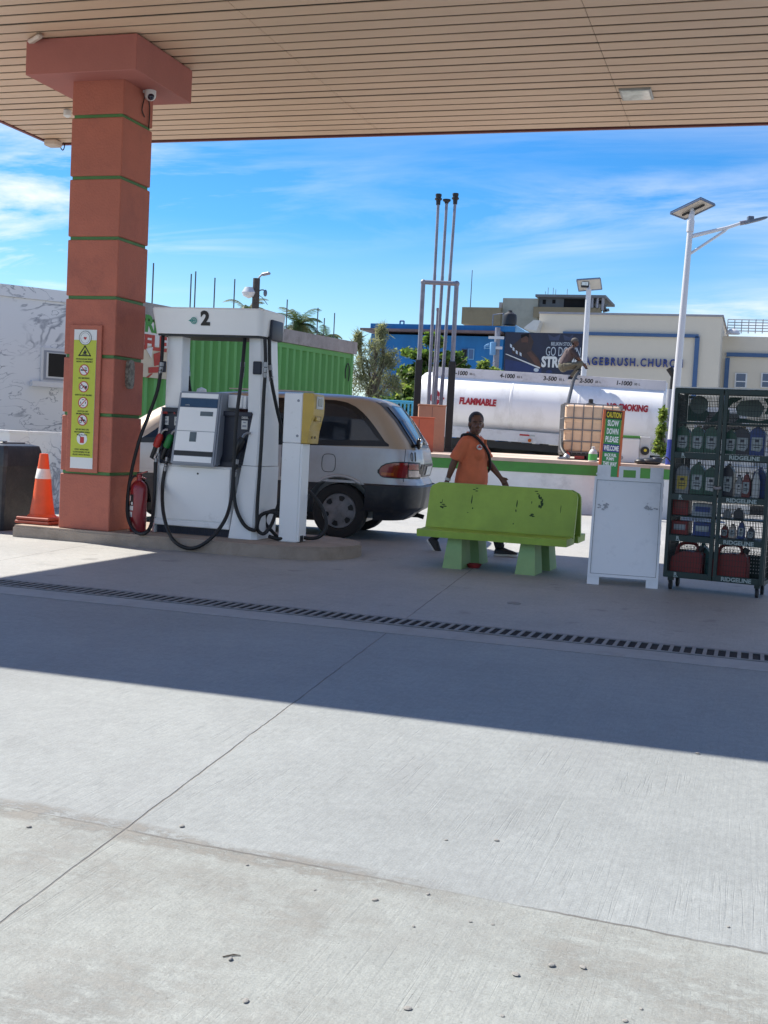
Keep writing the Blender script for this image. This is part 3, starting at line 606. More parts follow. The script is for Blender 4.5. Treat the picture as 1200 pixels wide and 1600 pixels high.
h = hose([(383, 525, PY), (380, 560, ya - .03), (376, 600, yb), (369, 660, yb - .03), (365, 730, yb - .03), (361, 780, yb - .1), (350, 815, yb - .24), (325, 845, PY - .49), (297, 857, PY - .49), (270, 843, PY - .49), (256, 805, yb - .2), (254, 760, ya), (260, 722, ya)]); coupling((379.6, 566, ya - .03), (377.5, 590, ya - .05), h); coupling((261, 714, ya), (257.5, 736, ya), h, .019)
h = hose([(414, 528, PY), (415, 570, PY - .02), (412, 620, PY - .02), (408, 700, ya), (402, 790, ya), (401, 823, ya), (394, 828, ya), (380, 818, ya), (368, 790, ya), (365, 750, ya), (370, 725, ya)]); coupling((415, 566, PY - .02), (413.5, 590, PY - .02), h); coupling((371, 718, ya), (366, 745, ya), h, .019)
h = hose([(421, 526, PY + .1), (421.5, 570, PY + .1), (425, 600, PY + .15), (433, 640, PY + .24), (441, 675, PY + .3), (447, 720, PY + .32), (440, 770, PY + .3), (431, 800, PY + .2), (424, 820, PY + .05), (412, 834, PY - .02), (402, 826, PY), (407, 806, PY + .05), (425, 800, PY + .1), (440, 810, PY + .12), (446, 835, PY + .1), (436, 842, PY + .05), (420, 838, PY + .05)]); coupling((421.5, 570, PY + .1), (424, 596, PY + .145), h)
h = hose([(292.5, 526, 11.8), (293, 570, 11.8), (295.5, 600, 11.78), (297.5, 614, 11.76), (298, 640, 11.8)]); coupling((293, 566, 11.8), (294.5, 588, 11.79), h)
h = hose([(470, 765, PY + .35), (485, 770, PY + .36), (503, 793, PY + .36), (510, 820, PY + .34), (500, 838, PY + .3), (480, 841, PY + .22), (462, 836, PY + .3), (440, 842, PY + .3), (425, 830, PY + .3), (414, 815, PY + .25), (420, 800, PY + .25), (445, 796, PY + .3)])
def nozzle(px, py, colm, rz=0):
    c = AY(px, py, PY + .0)
    o = Vector((c.x, PY - .01, c.z))
    b = MB(); ang = R(22)
    ux, uz = math.sin(ang), math.cos(ang); A = lambda a, l: o + Vector((ux * a + uz * l, 0, uz * a - ux * l))
    b.tube([A(-.20, .0), A(-.09, .0), A(.0, .0)], [.022, .026, .03], 10); b.tube([A(-.20, .05), A(-.06, .06)], .007, 6); b.tube([A(-.20, 0), A(-.20, .05)], .007, 6)
    n_ = b.build('nozzle', MATS['black_plastic'], t)
    b = MB(); b.tube([A(-.07, 0), A(-.055, 0), A(.05, 0), A(.085, .0)], [.03, .04, .04, .022], 12); b.build('guard', MATS[colm], n_)
    b = MB(); b.tube([A(.07, .0), A(.12, .005), A(.15, .03), A(.16, .06)], [.016, .014, .013, .013], 8); b.build('spout', MATS['steel'], n_)
nozzle(248, 689, 'noz_red'); nozzle(264, 690, 'noz_green'); nozzle(375, 695, 'black_plastic')

# ------------------------------------------------------------------ card terminal post
mat('term_yellow', (.55, .36, .06), .4, .08, 4, dirt=((.4, .26, .06), .6, .85, 5)); mat('term_white', (.86, .86, .85), .4, .04, 2, dirt=((.38, .36, .33), .6, .9, 4))
tx0, tx1, ty0, ty1 = -4.735, -4.53, 11.5, 11.72
t = thing('payment_post', 'slim white post holding a yellow card terminal right of the pump', 'payment post', ((tx0 + tx1) / 2, 11.6, PZ))
b = MB(); b.bx(tx0, tx1, ty0, ty1, PZ, 1.165, .008); b.bx(tx0 + .0, tx1, ty0 + .0, ty1, 1.168, 1.685, .008); b.build('post', MATS['term_white'], t)
b = MB(); b.bx(tx1, tx1 + .02, ty0 + .01, ty1 - .005, PZ + .01, 1.16)
for z in (.25, .55, .8, 1.05):
    b.disc((tx1 + .02, ty0 + .03, z), (0, 1, 0), (0, 0, 1), .005, (.002, 0, 0), 8)
b.build('side_cover', MATS['term_white'], t)
b = MB(); b.bx(tx1 + .005, tx1 + .026, ty0 + .05, ty1 - .09, PZ + .005, PZ + .07); b.build('cable_notch', MATS['black_plastic'], t, 0)
b = MB()
for px, py in ((466.5, 626), (464.5, 681)):
    c = YP(px, py, ty0); b.disc((c.x, ty0, c.z), u, v, .014, (0, -.004, 0), 14)
    b.disc((c.x, ty0 - .004, c.z), u, v, .008, (0, -.002, 0), 10)
b.build('screw', MATS['pump_grey'], t)
# yellow housing: wavy profile on its outer edge
prof = [(0, 1.165), (.075, 1.165), (.085, 1.30), (.10, 1.385), (.115, 1.42), (.125, 1.47), (.13, 1.60), (.122, 1.675), (.11, 1.69), (0, 1.69)]
b = MB(); b.prism(prof, (tx1 + .001, ty0 - .0, 0), (1, 0, 0), (0, 0, 1), (0, .31, 0)); bmesh.ops.bevel(b.bm, geom=b.bm.edges[:], offset=.006, segments=1, affect='EDGES'); b.build('terminal_housing', MATS['term_yellow'], t)
def TQ(x_, y0, y1, z0, z1, name, m, th=.006, par=None):
    b = MB(); b.bx(x_, x_ + th, y0, y1, z0, z1, .002); return b.build(name, MATS[m], par or t)
s_ = TQ(tx1 + .128, ty0 + .06, ty0 + .25, 1.53, 1.66, 'screen_bezel', 'label_paper', .012); TQ(tx1 + .1405, ty0 + .09, ty0 + .21, 1.56, 1.64, 'screen', 'screen_grey', .003, s_)
b = MB(); b.bx(tx1 + .115, tx1 + .1235, ty0 + .06, ty0 + .25, 1.40, 1.515); b.build('card_recess', mat('term_yellow_in', (.30, .19, .03), .5, .1), t, 0)
b = MB(); b.bx(tx1 + .118, tx1 + .135, ty0 + .07, ty0 + .19, 1.40, 1.45, .01); b.build('card_slot', MATS['term_yellow'], t)
b = MB()
for yy in (.08, .17): b.prism([(0, 0), (.03, 0), (.015, .026)], (tx1 + .083, ty0 + yy, 1.222), (0, 1, 0), (0, 0, 1), (.006, 0, 0))
b.build('warning_mark', MATS['print_black'], t, 0)

# ------------------------------------------------------------------ car
mat('car_silver', (.50, .51, .52), .36, .04, 1.2, metal=.35, coat=.35, dirt=((.42, .41, .40), .5, .85, 2.2)); mat('car_tan', (.46, .375, .285), .38, .05, 1.5, metal=.35, coat=.4, dirt=((.42, .34, .26), .5, .8, 3))
mat('car_cladding', (.022, .025, .032), .42, .15, 4, dirt=((.07, .07, .07), .52, .85, 5)); mat('car_trim', (.008, .008, .009), .3, .1)
mat('car_glass', (.008, .010, .014), .05, .1, 2, spec=.45); mat('car_glass_lt', (.016, .022, .032), .05, .3, 3, spec=.5)
mat('lamp_red', (.24, .012, .012), .15, .15, 30, coat=.8); mat('lamp_clear', (.50, .40, .38), .15, .2, 30, coat=.8); mat('lamp_orange', (.42, .09, .01), .15, .1, coat=.8)
mat('tyre', (.022, .022, .023), .85, .15, 12, bump=.2); mat('wheel_trim', (.20, .20, .21), .45, .15, 8, dirt=((.05, .05, .05), .5, .8, 10)); mat('chrome', (.6, .6, .6), .15, .05, metal=1)
CYC, HWID = 14.56, .845            # centre line, half width
XR, XF = -3.72, -8.42
def lerp(x, P):
    if x <= P[0][0]: return P[0][1]
    for (a, va), (c, vc) in zip(P, P[1:]):
        if x <= c: return va + (vc - va) * (x - a) / (c - a)
    return P[-1][1]
SH = -.16
XRz = [(z_, x_ + SH) for z_, x_ in [(.25, -3.98), (.34, -3.86), (.42, -3.78), (.70, -3.755), (.78, -3.80), (.95, -3.765), (1.12, -3.80), (1.22, -3.85), (1.5, -4.05), (1.66, -4.19), (1.72, -4.27), (1.76, -4.42), (1.785, -4.75), (1.79, -5.4)]]
XFz = [(.25, -8.30), (.45, -8.42), (.7, -8.42), (.9, -8.36), (1.05, -8.18), (1.15, -7.98), (1.5, -7.38), (1.66, -7.0), (1.73, -6.7), (1.765, -6.3), (1.785, -5.9), (1.79, -5.6)]
HWz = [(.25, .78), (.40, .83), (.70, .848), (.95, .85), (1.13, .832), (1.2, .815), (1.5, .75), (1.66, .70), (1.73, .655), (1.765, .58), (1.785, .42), (1.79, .2)]
RCz = [(.25, .34), (.7, .40), (1.13, .38), (1.6, .26), (1.76, .2), (1.79, .15)]
def cring(z, n=14, off=0):
    xr, xf, w, rc = lerp(z, XRz) + off, lerp(z, XFz) - off, lerp(z, HWz) + off, lerp(z, RCz); rc = min(rc, w * .9)
    P = []
    ns = 26
    for k in range(ns): P.append((xf + rc * 1.6 + (xr - rc - xf - rc * 1.6) * k / (ns - 1), CYC - w + .012 * ((k / (ns - 1) - .5) * 2) ** 2))
    for k in range(1, n): a = R(-90 + 90 * k / n); P.append((xr - rc + rc * math.cos(a), CYC - w + .012 + rc + rc * math.sin(a)))
    for k in range(8):
        yy = -w + .012 + rc + (2 * w - .024 - 2 * rc) * k / 7; P.append((xr + .03 * (1 - (yy / w) ** 2) * (1 if z < 1.7 else .5), CYC + yy))
    for k in range(1, n): a = R(90 * k / n); P.append((xr - rc + rc * math.cos(a), CYC + w - .012 - rc + rc * math.sin(a)))
    for k in range(ns): P.append((xr - rc - (xr - rc - xf - rc * 1.6) * k / (ns - 1), CYC + w - .012 * ((k / (ns - 1) - .5) * 2) ** 2))
    for k in range(1, n): a = R(90 + 90 * k / n); P.append((xf + rc * 1.6 + rc * 1.6 * math.cos(a), CYC + w - rc + rc * math.sin(a)))
    for k in range(6): P.append((xf, CYC + (w - rc) - 2 * (w - rc) * k / 5))
    for k in range(1, n): a = R(180 + 90 * k / n); P.append((xf + rc * 1.6 + rc * 1.6 * math.cos(a), CYC - w + rc + rc * math.sin(a)))
    return [(x_, y_, z) for x_, y_ in P]
NS, NC = 26, 14
t = thing('parked_van', 'silver and tan people carrier with dark windows parked behind the pump', 'car', (-4.87, 13.72, 0))
zl = [.25, .28, .34, .42, .55, .68, .70, .74, .78, .86, .95, 1.04, 1.10, 1.135, 1.17, 1.22, 1.30, 1.4, 1.5, 1.58, 1.64, 1.68, 1.71, 1.735, 1.755, 1.77, 1.78, 1.786, 1.79]
b = MB()
rings = [cring(z) for z in zl]; V = [[b._v(p) for p in r] for r in rings]
for i, (r0, r1) in enumerate(zip(V, V[1:])):
    zc = (zl[i] + zl[i + 1]) / 2; b.mi = 2 if zc < .69 else (0 if zc < 1.14 else 1)
    for k in range(len(r0)): b._f((r0[k], r0[(k + 1) % len(r0)], r1[(k + 1) % len(r0)], r1[k]))
b.mi = 2; b._f(V[0][::-1]); b.mi = 1; b._f(V[-1])
body = b.build('body', [MATS['car_silver'], MATS['car_tan'], MATS['car_cladding']], t, 32)
WX = [-4.87, -7.73]
cut = []
for wx in WX:
    b = MB(); b.cyl((wx, CYC - 1.2, .34), (wx, CYC - .45, .34), .425, n=40); me = b.mesh('cut'); me.materials.append(MATS['car_trim']); c = bpy.data.objects.new('cut', me); COL.objects.link(c); cut.append(c)
    b = MB(); b.cyl((wx, CYC + .45, .34), (wx, CYC + 1.2, .34), .425, n=40); me = b.mesh('cut'); me.materials.append(MATS['car_trim']); c = bpy.data.objects.new('cut', me); COL.objects.link(c); cut.append(c)
boolcut(body, cut)
for c in cut: bpy.data.objects.remove(c)
# patches riding on the body surface
def surf(z, s, off=.004):
    r = cring(z, off=off); s = max(0, min(len(r) - 1.001, s)); i = int(s); f = s - i; a, c = Vector(r[i]), Vector(r[i + 1]); return a + (c - a) * f
def sx_(x_, z):
    "ring parameter of side-plane x"
    xr, xf, rc = lerp(z, XRz), lerp(z, XFz), lerp(z, RCz); a = xf + rc * 1.6; c = xr - rc
    if x_ <= c: return (x_ - a) / (c - a) * (NS - 1)
    return NS - 1 + min(NC, math.degrees(math.asin(max(-1, min(1, (x_ - c) / rc)))) / 90 * NC)
def side_patch(x0, x1, zlo, zhi, name, m, par=t, off=.005, nu=40, nv=10):
    """between curves zlo(x), zhi(x) along the near side"""
    b = MB()
    def fn(i, j):
        x_ = x0 + (x1 - x0) * i; z = zlo(x_) + (zhi(x_) - zlo(x_)) * j; return surf(z, max(0, sx_(x_, z)), off)
    b.grid(fn, nu, nv); return b.build(name, MATS[m] if isinstance(m, str) else m, par, 40)
top = [(-7.85, 1.07), (-7.45, 1.36), (-7.1, 1.56), (-6.7, 1.655), (-6.4, 1.69), (-5.4, 1.705), (-5.0, 1.70), (-4.86, 1.68), (-4.74, 1.63), (-4.63, 1.55), (-4.52, 1.44), (-4.42, 1.32), (-4.34, 1.22), (-4.28, 1.18)]
belt = [(-7.85, 1.04), (-4.25, 1.165)]
side_patch(-7.85, -4.29, lambda x_: lerp(x_, belt), lambda x_: max(lerp(x_, belt) + .005, lerp(x_, top)), 'window_band', 'car_trim', nu=70)
top2 = [(x_ , z - .045) for x_, z in top]
def pane(x0, x1, name='window', m='car_glass'):
    return side_patch(x0, x1, lambda x_: lerp(x_, belt) + .07, lambda x_: max(lerp(x_, belt) + .075, lerp(x_ + .04, top2)), name, m, off=.008, nu=30)
pane(-7.6, -6.55); pane(-6.48, -5.60); pane(-5.54, -4.41, m='car_glass_lt')
# mouldings along the side
for z0, z1, m in ((.695, .725, 'car_silver'),):
    side_patch(-8.2, -3.80 + SH, lambda x_: z0, lambda x_: z1, 'side_moulding', m, off=.010, nv=1, nu=60)
# rear window and tailgate
def rear_patch(z0, z1, y0, y1, name, m, off=.006, zf=None, nu=16, nv=16):
    b = MB(); s0 = NS - 1 + NC
    def fn(i, j):
        yy = y0 + (y1 - y0) * i; z = z0 + (z1 - z0) * j
        r = cring(z, off=off); best = None
        seg = r[NS - 1:NS - 1 + 2 * NC + 9]
        for a, c in zip(seg, seg[1:]):
            if a[1] <= CYC + yy <= c[1] and c[1] > a[1]:
                f = (CYC + yy - a[1]) / (c[1] - a[1]); best = Vector(a).lerp(Vector(c), f)
        return best or Vector(seg[0])
    b.grid(fn, nu, nv); return b.build(name, MATS[m], t, 40)
rear_patch(1.16, 1.70, -.635, .635, 'rear_window_frame', 'car_trim', .004); rear_patch(1.20, 1.66, -.57, .57, 'rear_window', 'car_glass_lt', .010)
# tail light wrapping the corner: red, with orange corner and clear inner piece
def tl_patch(x0, x1, zlo, zhi, name, m, off): return side_patch(x0, x1, zlo, zhi, name, m, off=off, nu=24, nv=6)
lo = [(x_ + SH, z) for x_, z in [(-4.24, .85), (-4.22, .815), (-4.18, .795), (-4.05, .79), (-3.7, .79)]]; hi = [(x_ + SH, z) for x_, z in [(-4.24, .86), (-4.21, .91), (-4.15, .945), (-4.05, .968), (-3.9, .975), (-3.7, .965)]]
tl_patch(-4.25 + SH, -3.775 + SH, lambda x_: lerp(x_, lo) - .012, lambda x_: lerp(x_, hi) + .012, 'lamp_surround', 'car_trim', .006)
tl_patch(-4.23 + SH, -3.90 + SH, lambda x_: lerp(x_, lo), lambda x_: lerp(x_, hi), 'tail_light', 'lamp_red', .012)
tl_patch(-4.21 + SH, -4.06 + SH, lambda x_: .81, lambda x_: .845, 'indicator_light', 'lamp_orange', .015); tl_patch(-3.89 + SH, -3.79 + SH, lambda x_: .80, lambda x_: .88, 'reversing_light', 'lamp_clear', .012); tl_patch(-3.89 + SH, -3.79 + SH, lambda x_: .89, lambda x_: .965, 'tail_light', 'lamp_red', .012)
rear_patch(.80, .96, -.48, .48, 'rear_garnish', 'car_trim', .008, nv=4); rear_patch(.80, .95, -.40, .40, 'plate_panel', 'car_trim', .012, nv=2)
rear_patch(.82, .93, -.20, .22, 'number_plate', 'label_paper', .02, nv=1, nu=4)
# bumper bulge
b = MB(); rr = [cring(.70, off=.03), cring(.68, off=.055), cring(.55, off=.06), cring(.42, off=.045), cring(.36, off=.02)]
sel = list(range(NS - 3, NS - 1 + 2 * NC + 9 + 2)); V = [[b._v(Vector(r[k]) - (Vector((0, 0, 0)))) for k in sel] for r in rr]
for a, c in zip(V, V[1:]):
    for k in range(len(sel) - 1): b._f((a[k], a[k + 1], c[k + 1], c[k]))
b.build('rear_bumper', MATS['car_cladding'], t, 40)
# fuel flap outline
c = (-5.02, .925)
b = MB(); pts = []
for k in range(25):
    a = 2 * math.pi * k / 24; sg = lambda q, e: math.copysign(abs(q) ** e, q); x_, z = c[0] + .085 * sg(math.cos(a), .6), c[1] + .11 * sg(math.sin(a), .6); pts.append(surf(z, sx_(x_, z), .003))
b.tube(pts, .0035, 5, cap=False); b.build('fuel_flap', MATS['car_trim'], t)
for x_ in (-5.62, -6.5):
    b = MB(); b.tube([surf(z, sx_(x_, z), .001) for z in (.72, .85, 1.0, 1.11)], .003, 5); b.build('door_seam', MATS['car_trim'], t)
b = MB(); b.tube([surf(z, sx_(-3.93 + SH, z), .001) for z in (.74, .85, .98, 1.1, 1.14)], .0035, 5); b.build('tailgate_seam', MATS['car_trim'], t)
p = surf(1.05, sx_(-3.855 + SH, 1.05), .022); q_ = surf(1.05, sx_(-3.82 + SH, 1.05), .022); uu = (q_ - p).normalized(); [text(s_, p + uu * dx_, uu, (-.10, 0, 1), w_, .115, MATS['print_black'], t, .002, name='lettering') for s_, dx_, w_ in (('0', -.032, .055), ('1', .034, .028))]
# rear under mirror, wiper, exhaust
p = surf(1.185, sx_(-3.86 + SH, 1.185), .0); b = MB(); b.sphere(p + Vector((.07, .02, .03)), (.035, .06, .075), 10); b.tube([p, p + Vector((.06, .02, .01))], .015, 6); b.build('rear_mirror', MATS['car_trim'], t)
b = MB(); b.sphere(p + Vector((.09, .01, .035)), (.025, .045, .055), 10); b.build('mirror_glass', MATS['chrome'], t)
b = MB(); b.tube([(-4.3, CYC + .35, .27), (-4.05, CYC + .35, .27), (-3.97, CYC + .35, .25)], .03, 10); b.build('exhaust_pipe', MATS['car_trim'], t)
b = MB(); b.tube([(-7.72, CYC - .80, 1.10), (-7.7, CYC - .92, 1.12)], .02, 6); b.box((-7.7, CYC - .98, 1.14), (.08, .16, .13), bev=.02); b.build('door_mirror', MATS['car_trim'], t)
rf = MB(); rf.tube([(x_, CYC - .60, 1.79 + .0) for x_ in (-6.4, -6.0, -5.6, -5.3)], [.006, .012, .012, .006], 6); rf.build('roof_gutter', MATS['car_silver'], t)
b = MB(); b.bx(-8.2, -4.6, CYC - .72, CYC + .72, .20, .30); b.build('underbody', MATS['car_trim'], t, 0)
def wheel(wx, side):
    yo = CYC + side * .83; s_ = side
    b = MB(); pr = [(.19, -.205), (.26, -.215), (.325, -.2), (.342, -.16), (.342, -.05), (.325, -.01), (.27, .0), (.225, -.008), (.215, -.03)]
    b.loft([[(wx + r * math.cos(2 * math.pi * k / 36), yo + s_ * y_, .342 + r * math.sin(2 * math.pi * k / 36)) for k in range(36)] for r, y_ in pr]); w = b.build('wheel', MATS['tyre'], t, 40)
    b = MB(); pr = [(.222, -.03), (.21, -.012), (.195, -.016), (.15, -.005), (.09, .004), (.06, .012), (.055, .016), (.0, .018)]
    b.loft([[(wx + r * math.cos(2 * math.pi * k / 36), yo + s_ * y_, .342 + r * math.sin(2 * math.pi * k / 36)) for k in range(36)] for r, y_ in pr], cap=False); b.build('hubcap', MATS['wheel_trim'], w, 40)
    for k in range(6):
        b = MB(); a = 2 * math.pi * k / 6 + .3; cx2, cz2 = wx + .152 * math.cos(a), .342 + .152 * math.sin(a); tv = Vector((-math.sin(a), 0, math.cos(a))); rv = Vector((math.cos(a), 0, math.sin(a)))
        b.prism([(-.040, .022), (-.02, -.026), (.02, -.026), (.040, .022), (.02, .036), (-.02, .036)], (cx2, yo + s_ * .003, cz2), tv, rv, (0, s_ * .0015, 0))
        b.build('hub_opening', MATS['car_trim'], w, 0)
    return w
for wx in WX:
    for s_ in (-1, 1): wheel(wx, s_)
for wx in WX:
    b = MB(); pts = [(wx + .435 * math.cos(a), CYC - .848 + .004 * abs(math.cos(a)), .34 + .435 * math.sin(a)) for a in [R(54 + 72 * k / 24) for k in range(25)]]; pts = [p for p in pts if p[2] > .70] if False else pts
    b.tube([Vector(p) for p in pts], .022, 8); b.build('arch_lip', MATS['car_silver'], t, 50)
t.rotation_euler = (0, 0, R(7.5))
# ------------------------------------------------------------------ benches (back to back)
mat('bench_green', (.32, .46, .065), .55, .15, 3, bump=.12, bs=25, dirt=((.25, .36, .05), .5, .85, 2.5)); mat('bench_leg', (.28, .42, .17), .65, .12, 3, bump=.15, bs=40); mat('scuff', (.035, .07, .02), .8, .3, 30)
def bench_profile():
    return [(-.44, .445), (-.44, .385), (-.05, .385), (-.012, .40), (.005, .44), (.035, .86), (-.005, .865), (-.022, .845), (-.045, .55), (-.07, .475), (-.12, .447), (-.30, .44), (-.36, .447)]
def make_bench(loc, rz, label):
    t = thing('concrete_bench', label, 'bench', loc, rz, 'back to back benches'); xf = WMAT[t]
    Wd = .735
    # back: rounded upper corners, standing on the seat
    b = MB(xf); r = .085; o = []
    o = [(.735 - r + r * math.cos(R(a)), .845 - r + r * math.sin(R(a))) for a in (0, 22, 45, 67, 90)] + [(-.735 + r + r * math.cos(R(a)), .845 - r + r * math.sin(R(a))) for a in (90, 112, 135, 157, 180)]
    fr = [(x_, -.045 + (z - .43) * .10 - .02 * math.sin(math.pi * (z - .43) / .42), z) for x_, z in o]
    # subdivide as horizontal strips for the hollow curve
    zs = [.365 + .475 * k / 14 for k in range(15)]
    def half(z):
        if z <= .84 - r: return .765
        d = z - (.84 - r); return .765 - r + math.sqrt(max(0, r * r - d * d))
    rows = []
    for z in zs:
        f = (z - .365) / .475; y = -.075 + .085 * f - .035 * math.sin(math.pi * min(1, f * 1.0)) * .6 - .06 * (1 - f) ** 3; h_ = half(z); rows.append((y, h_, z))
    ring_ = [[(-h_, y, z), (h_, y, z), (h_, y + .05 + .03 * max(0, .3 - (z - .365)), z), (-h_, y + .05 + .03 * max(0, .3 - (z - .365)), z)] for y, h_, z in rows]
    b.loft(ring_); b.build('backrest', MATS['bench_green'], t, 40)
    b = MB(xf); b.loft([[(x_, -.455, .305), (x_, -.01, .305), (x_, .0, .37), (x_, -.10, .385), (x_, -.30, .375), (x_, -.44, .380), (x_, -.465, .37)] for x_ in (-Wd - .02, -Wd + .01, -.4, 0, .4, Wd - .01, Wd + .02)]); bmesh.ops.bevel(b.bm, geom=[e for e in b.bm.edges if len(e.link_faces) == 2 and e.calc_face_angle() > .6], offset=.012, segments=3, affect='EDGES'); b.build('seat', MATS['bench_green'], t, 30)
    for x_ in (-.385, .355):
        b = MB(xf); b.loft([[(x_ - .10, -.41, 0), (x_ + .10, -.41, 0), (x_ + .10, -.03, 0), (x_ - .10, -.03, 0)], [(x_ - .07, -.35, .305), (x_ + .07, -.35, .305), (x_ + .07, -.03, .305), (x_ - .07, -.03, .305)]]); b.build('leg', MATS['bench_leg'], t, 0)
    return t, rows
BC = Vector((-2.445, 11.86, 0))
bt, rows = make_bench(BC, R(-1), 'chipped lime green concrete bench facing the camera with long backrest')
# chipped paint on the near backrest
def bp_(x_, z):
    i = min(13, max(0, int((z - .365) / .475 * 14))); a, c = rows[i], rows[i + 1]; f = (z - a[2]) / (c[2] - a[2]); return Vector((x_, a[0] + (c[0] - a[0]) * f - .0015, z))
b = MB(WMAT[bt])
rs = random.Random(3)
def chip(x_, z, w, h):
    n = 7; pts = [bp_(x_ + w * math.cos(2 * math.pi * k / n) * rs.uniform(.6, 1.1), z + h * math.sin(2 * math.pi * k / n) * rs.uniform(.6, 1.1)) for k in range(n)]
    b._f([b._v(p) for p in pts])
def benchpt(px, py): 
    q = WMAT[bt].inverted() @ PL(px, py, BC - Vector((0, .07, 0)), (0, 1, 0)); return q.x, q.z
for px, py, w, h, n in ((736, 781, .008, .055, 1), (738, 794, .008, .01, 1), (689, 789, .012, .012, 4), (692, 792, .025, .008, 2), (690, 783, .004, .03, 1), (807, 787, .007, .055, 1), (804, 799, .006, .015, 2), (803, 818, .008, .008, 1), (842, 778, .012, .02, 3), (845, 786, .010, .022, 4), (843, 792, .012, .02, 3), (830, 785, .006, .018, 1), (832, 803, .02, .01, 3), (876, 795, .004, .05, 1), (740, 766, .02, .006, 3), (731, 801, .008, .005, 1), (838, 770, .02, .006, 2)):
    for k in range(n):
        x_, z = benchpt(px + rs.uniform(-3, 3) * (n > 1), py + rs.uniform(-4, 4) * (n > 1))
        if .42 < z < .82: chip(x_, z, w, h)
b.build('paint_chip', MATS['scuff'], bt, 0, recalc=False)
bt2, _ = make_bench(BC + Vector((.02, .105, 0)), R(-1) + math.pi, 'green concrete bench turned away, back against the chipped lime bench')
# red dish under the bench
mat('dish_red', (.30, .03, .03), .5, .2, 10); p = G(741, 888) + FWD * .06; p.z = 0
b = MB(); b.lathe([(.055, 0), (.06, .004), (.078, .035), (.08, .04), (.072, .04), (.055, .008), (0, .006)], p, 20, cap=False)
tag(b.build('dish', MATS['dish_red']), 'small red bowl on the ground beside the bench leg', 'bowl')

# ------------------------------------------------------------------ people
mat('skin_dark', (.15, .068, .042), .5, .12, 12, bump=.05, bs=80); mat('skin_brown', (.10, .045, .028), .5, .12, 12)
mat('hair_black', (.012, .010, .010), .55, .3, 60, bump=.4, bs=150); mat('shirt_orange', (.66, .165, .075), .85, .10, 6, bump=.25, bs=35); mat('trousers_black', (.014, .014, .017), .85, .2, 8)
mat('strap_black', (.01, .01, .011), .7, .1); mat('shoe_black', (.014, .014, .015), .55, .1); mat('sole_white', (.60, .60, .58), .6, .1); mat('eye_white', (.13, .11, .10), .3, 0); mat('eye_dark', (.008, .006, .005), .2, 0); mat('lip', (.15, .05, .045), .45, .1)
def head(b, c, yaw, pitch=0, s=1.0):
    """adds head volumes (face towards -Y turned by yaw) to builder b; returns the head frame"""
    M_ = Matrix.Translation(c) @ Matrix.Rotation(yaw, 4, 'Z') @ Matrix.Rotation(pitch, 4, 'X') @ Matrix.Diagonal((s, s, s, 1)); o = b.xf; b.xf = o @ M_
    b.sphere((0, .012, .035), (.073, .094, .087), 18); b.sphere((0, -.025, -.035), (.056, .062, .075), 16); b.sphere((0, -.052, -.085), (.030, .028, .028), 12)
    b.sphere((0, -.048, -.02), (.048, .042, .05), 12); b.sphere((-.035, -.05, -.025), (.024, .026, .026), 10); b.sphere((.035, -.05, -.025), (.024, .026, .026), 10)
    b.sphere((0, -.070, .036), (.050, .016, .014), 12); b.tube([(0, -.084, .028), (0, -.098, .0), (0, -.106, -.02)], [.010, .013, .017], 10); b.sphere((-.017, -.092, -.024), .012, 8); b.sphere((.017, -.092, -.024), .012, 8)
    b.sphere((0, -.083, -.056), (.026, .014, .013), 10)
    for sd in (-1, 1): b.sphere((sd * .075, .012, -.005), (.010, .022, .034), 10)
    b.xf = o; return o @ M_
def face(fr, par, hairm=None, hair='cap'):
    for sd in (-1, 1):
        b = MB(fr); b.sphere((sd * .031, -.0815, .010), (.0115, .0085, .0052), 12); e = b.build('eye', MATS['eye_white'], par)
        b = MB(fr); b.sphere((sd * .030, -.0885, .010), (.0052, .003, .0050), 10); b.build('iris', MATS['eye_dark'], e)
        b = MB(fr); b.tube([(sd * .012, -.096, .030), (sd * .03, -.094, .037), (sd * .052, -.078, .030)], [.0025, .0038, .002], 6); b.build('eyebrow', MATS['hair_black'], par)
    b = MB(fr); b.tube([(-.026, -.092, -.057), (-.010, -.0995, -.0535), (0, -.099, -.0555), (.010, -.0995, -.0535), (.026, -.092, -.057)], [.002, .006, .0055, .006, .002], 8); b.tube([(-.024, -.092, -.059), (0, -.099, -.064), (.024, -.092, -.059)], [.002, .007, .002], 8); b.build('lips', MATS['lip'], par)
def hand(b, wrist, d, palmn, thumb, s=1.0, curl=.35):
    """palm plus five separate bent fingers; d = direction of the hand, palmn = palm normal, thumb = side of the thumb"""
    w, d, pn = Vector(wrist), Vector(d).normalized(), Vector(palmn).normalized(); sd = Vector(thumb); sd = (sd - d * sd.dot(d)).normalized(); pn = d.cross(sd) if d.cross(sd).dot(pn) > 0 else -d.cross(sd)
    b.tube([w - d * .02, w + d * .03, w + d * .085], [.024, .030, .033], 10)
    for k, (o, ln) in enumerate(((.030, .074), (.010, .082), (-.010, .077), (-.029, .060))):
        a = w + d * .080 + sd * o * s; c1 = curl + .08 * k
        p1 = a + (d * math.cos(c1 * .6) + pn * math.sin(c1 * .6)) * ln * .45; p2 = p1 + (d * math.cos(c1 * 1.6) + pn * math.sin(c1 * 1.6)) * ln * .33; p3 = p2 + (d * math.cos(c1 * 2.4) + pn * math.sin(c1 * 2.4)) * ln * .25
        b.tube([a - d * .015, a, p1, p2, p3], [.0105, .0105, .0098, .0088, .007], 8)
    a = w + d * .025 + sd * .028; p1 = a + (d * .6 + sd * .7 + pn * .25).normalized() * .04; p2 = p1 + (d * .9 + sd * .3 + pn * .35).normalized() * .032
    b.tube([w + d * .012 + sd * .012, a, p1, p2], [.014, .014, .012, .009], 8)
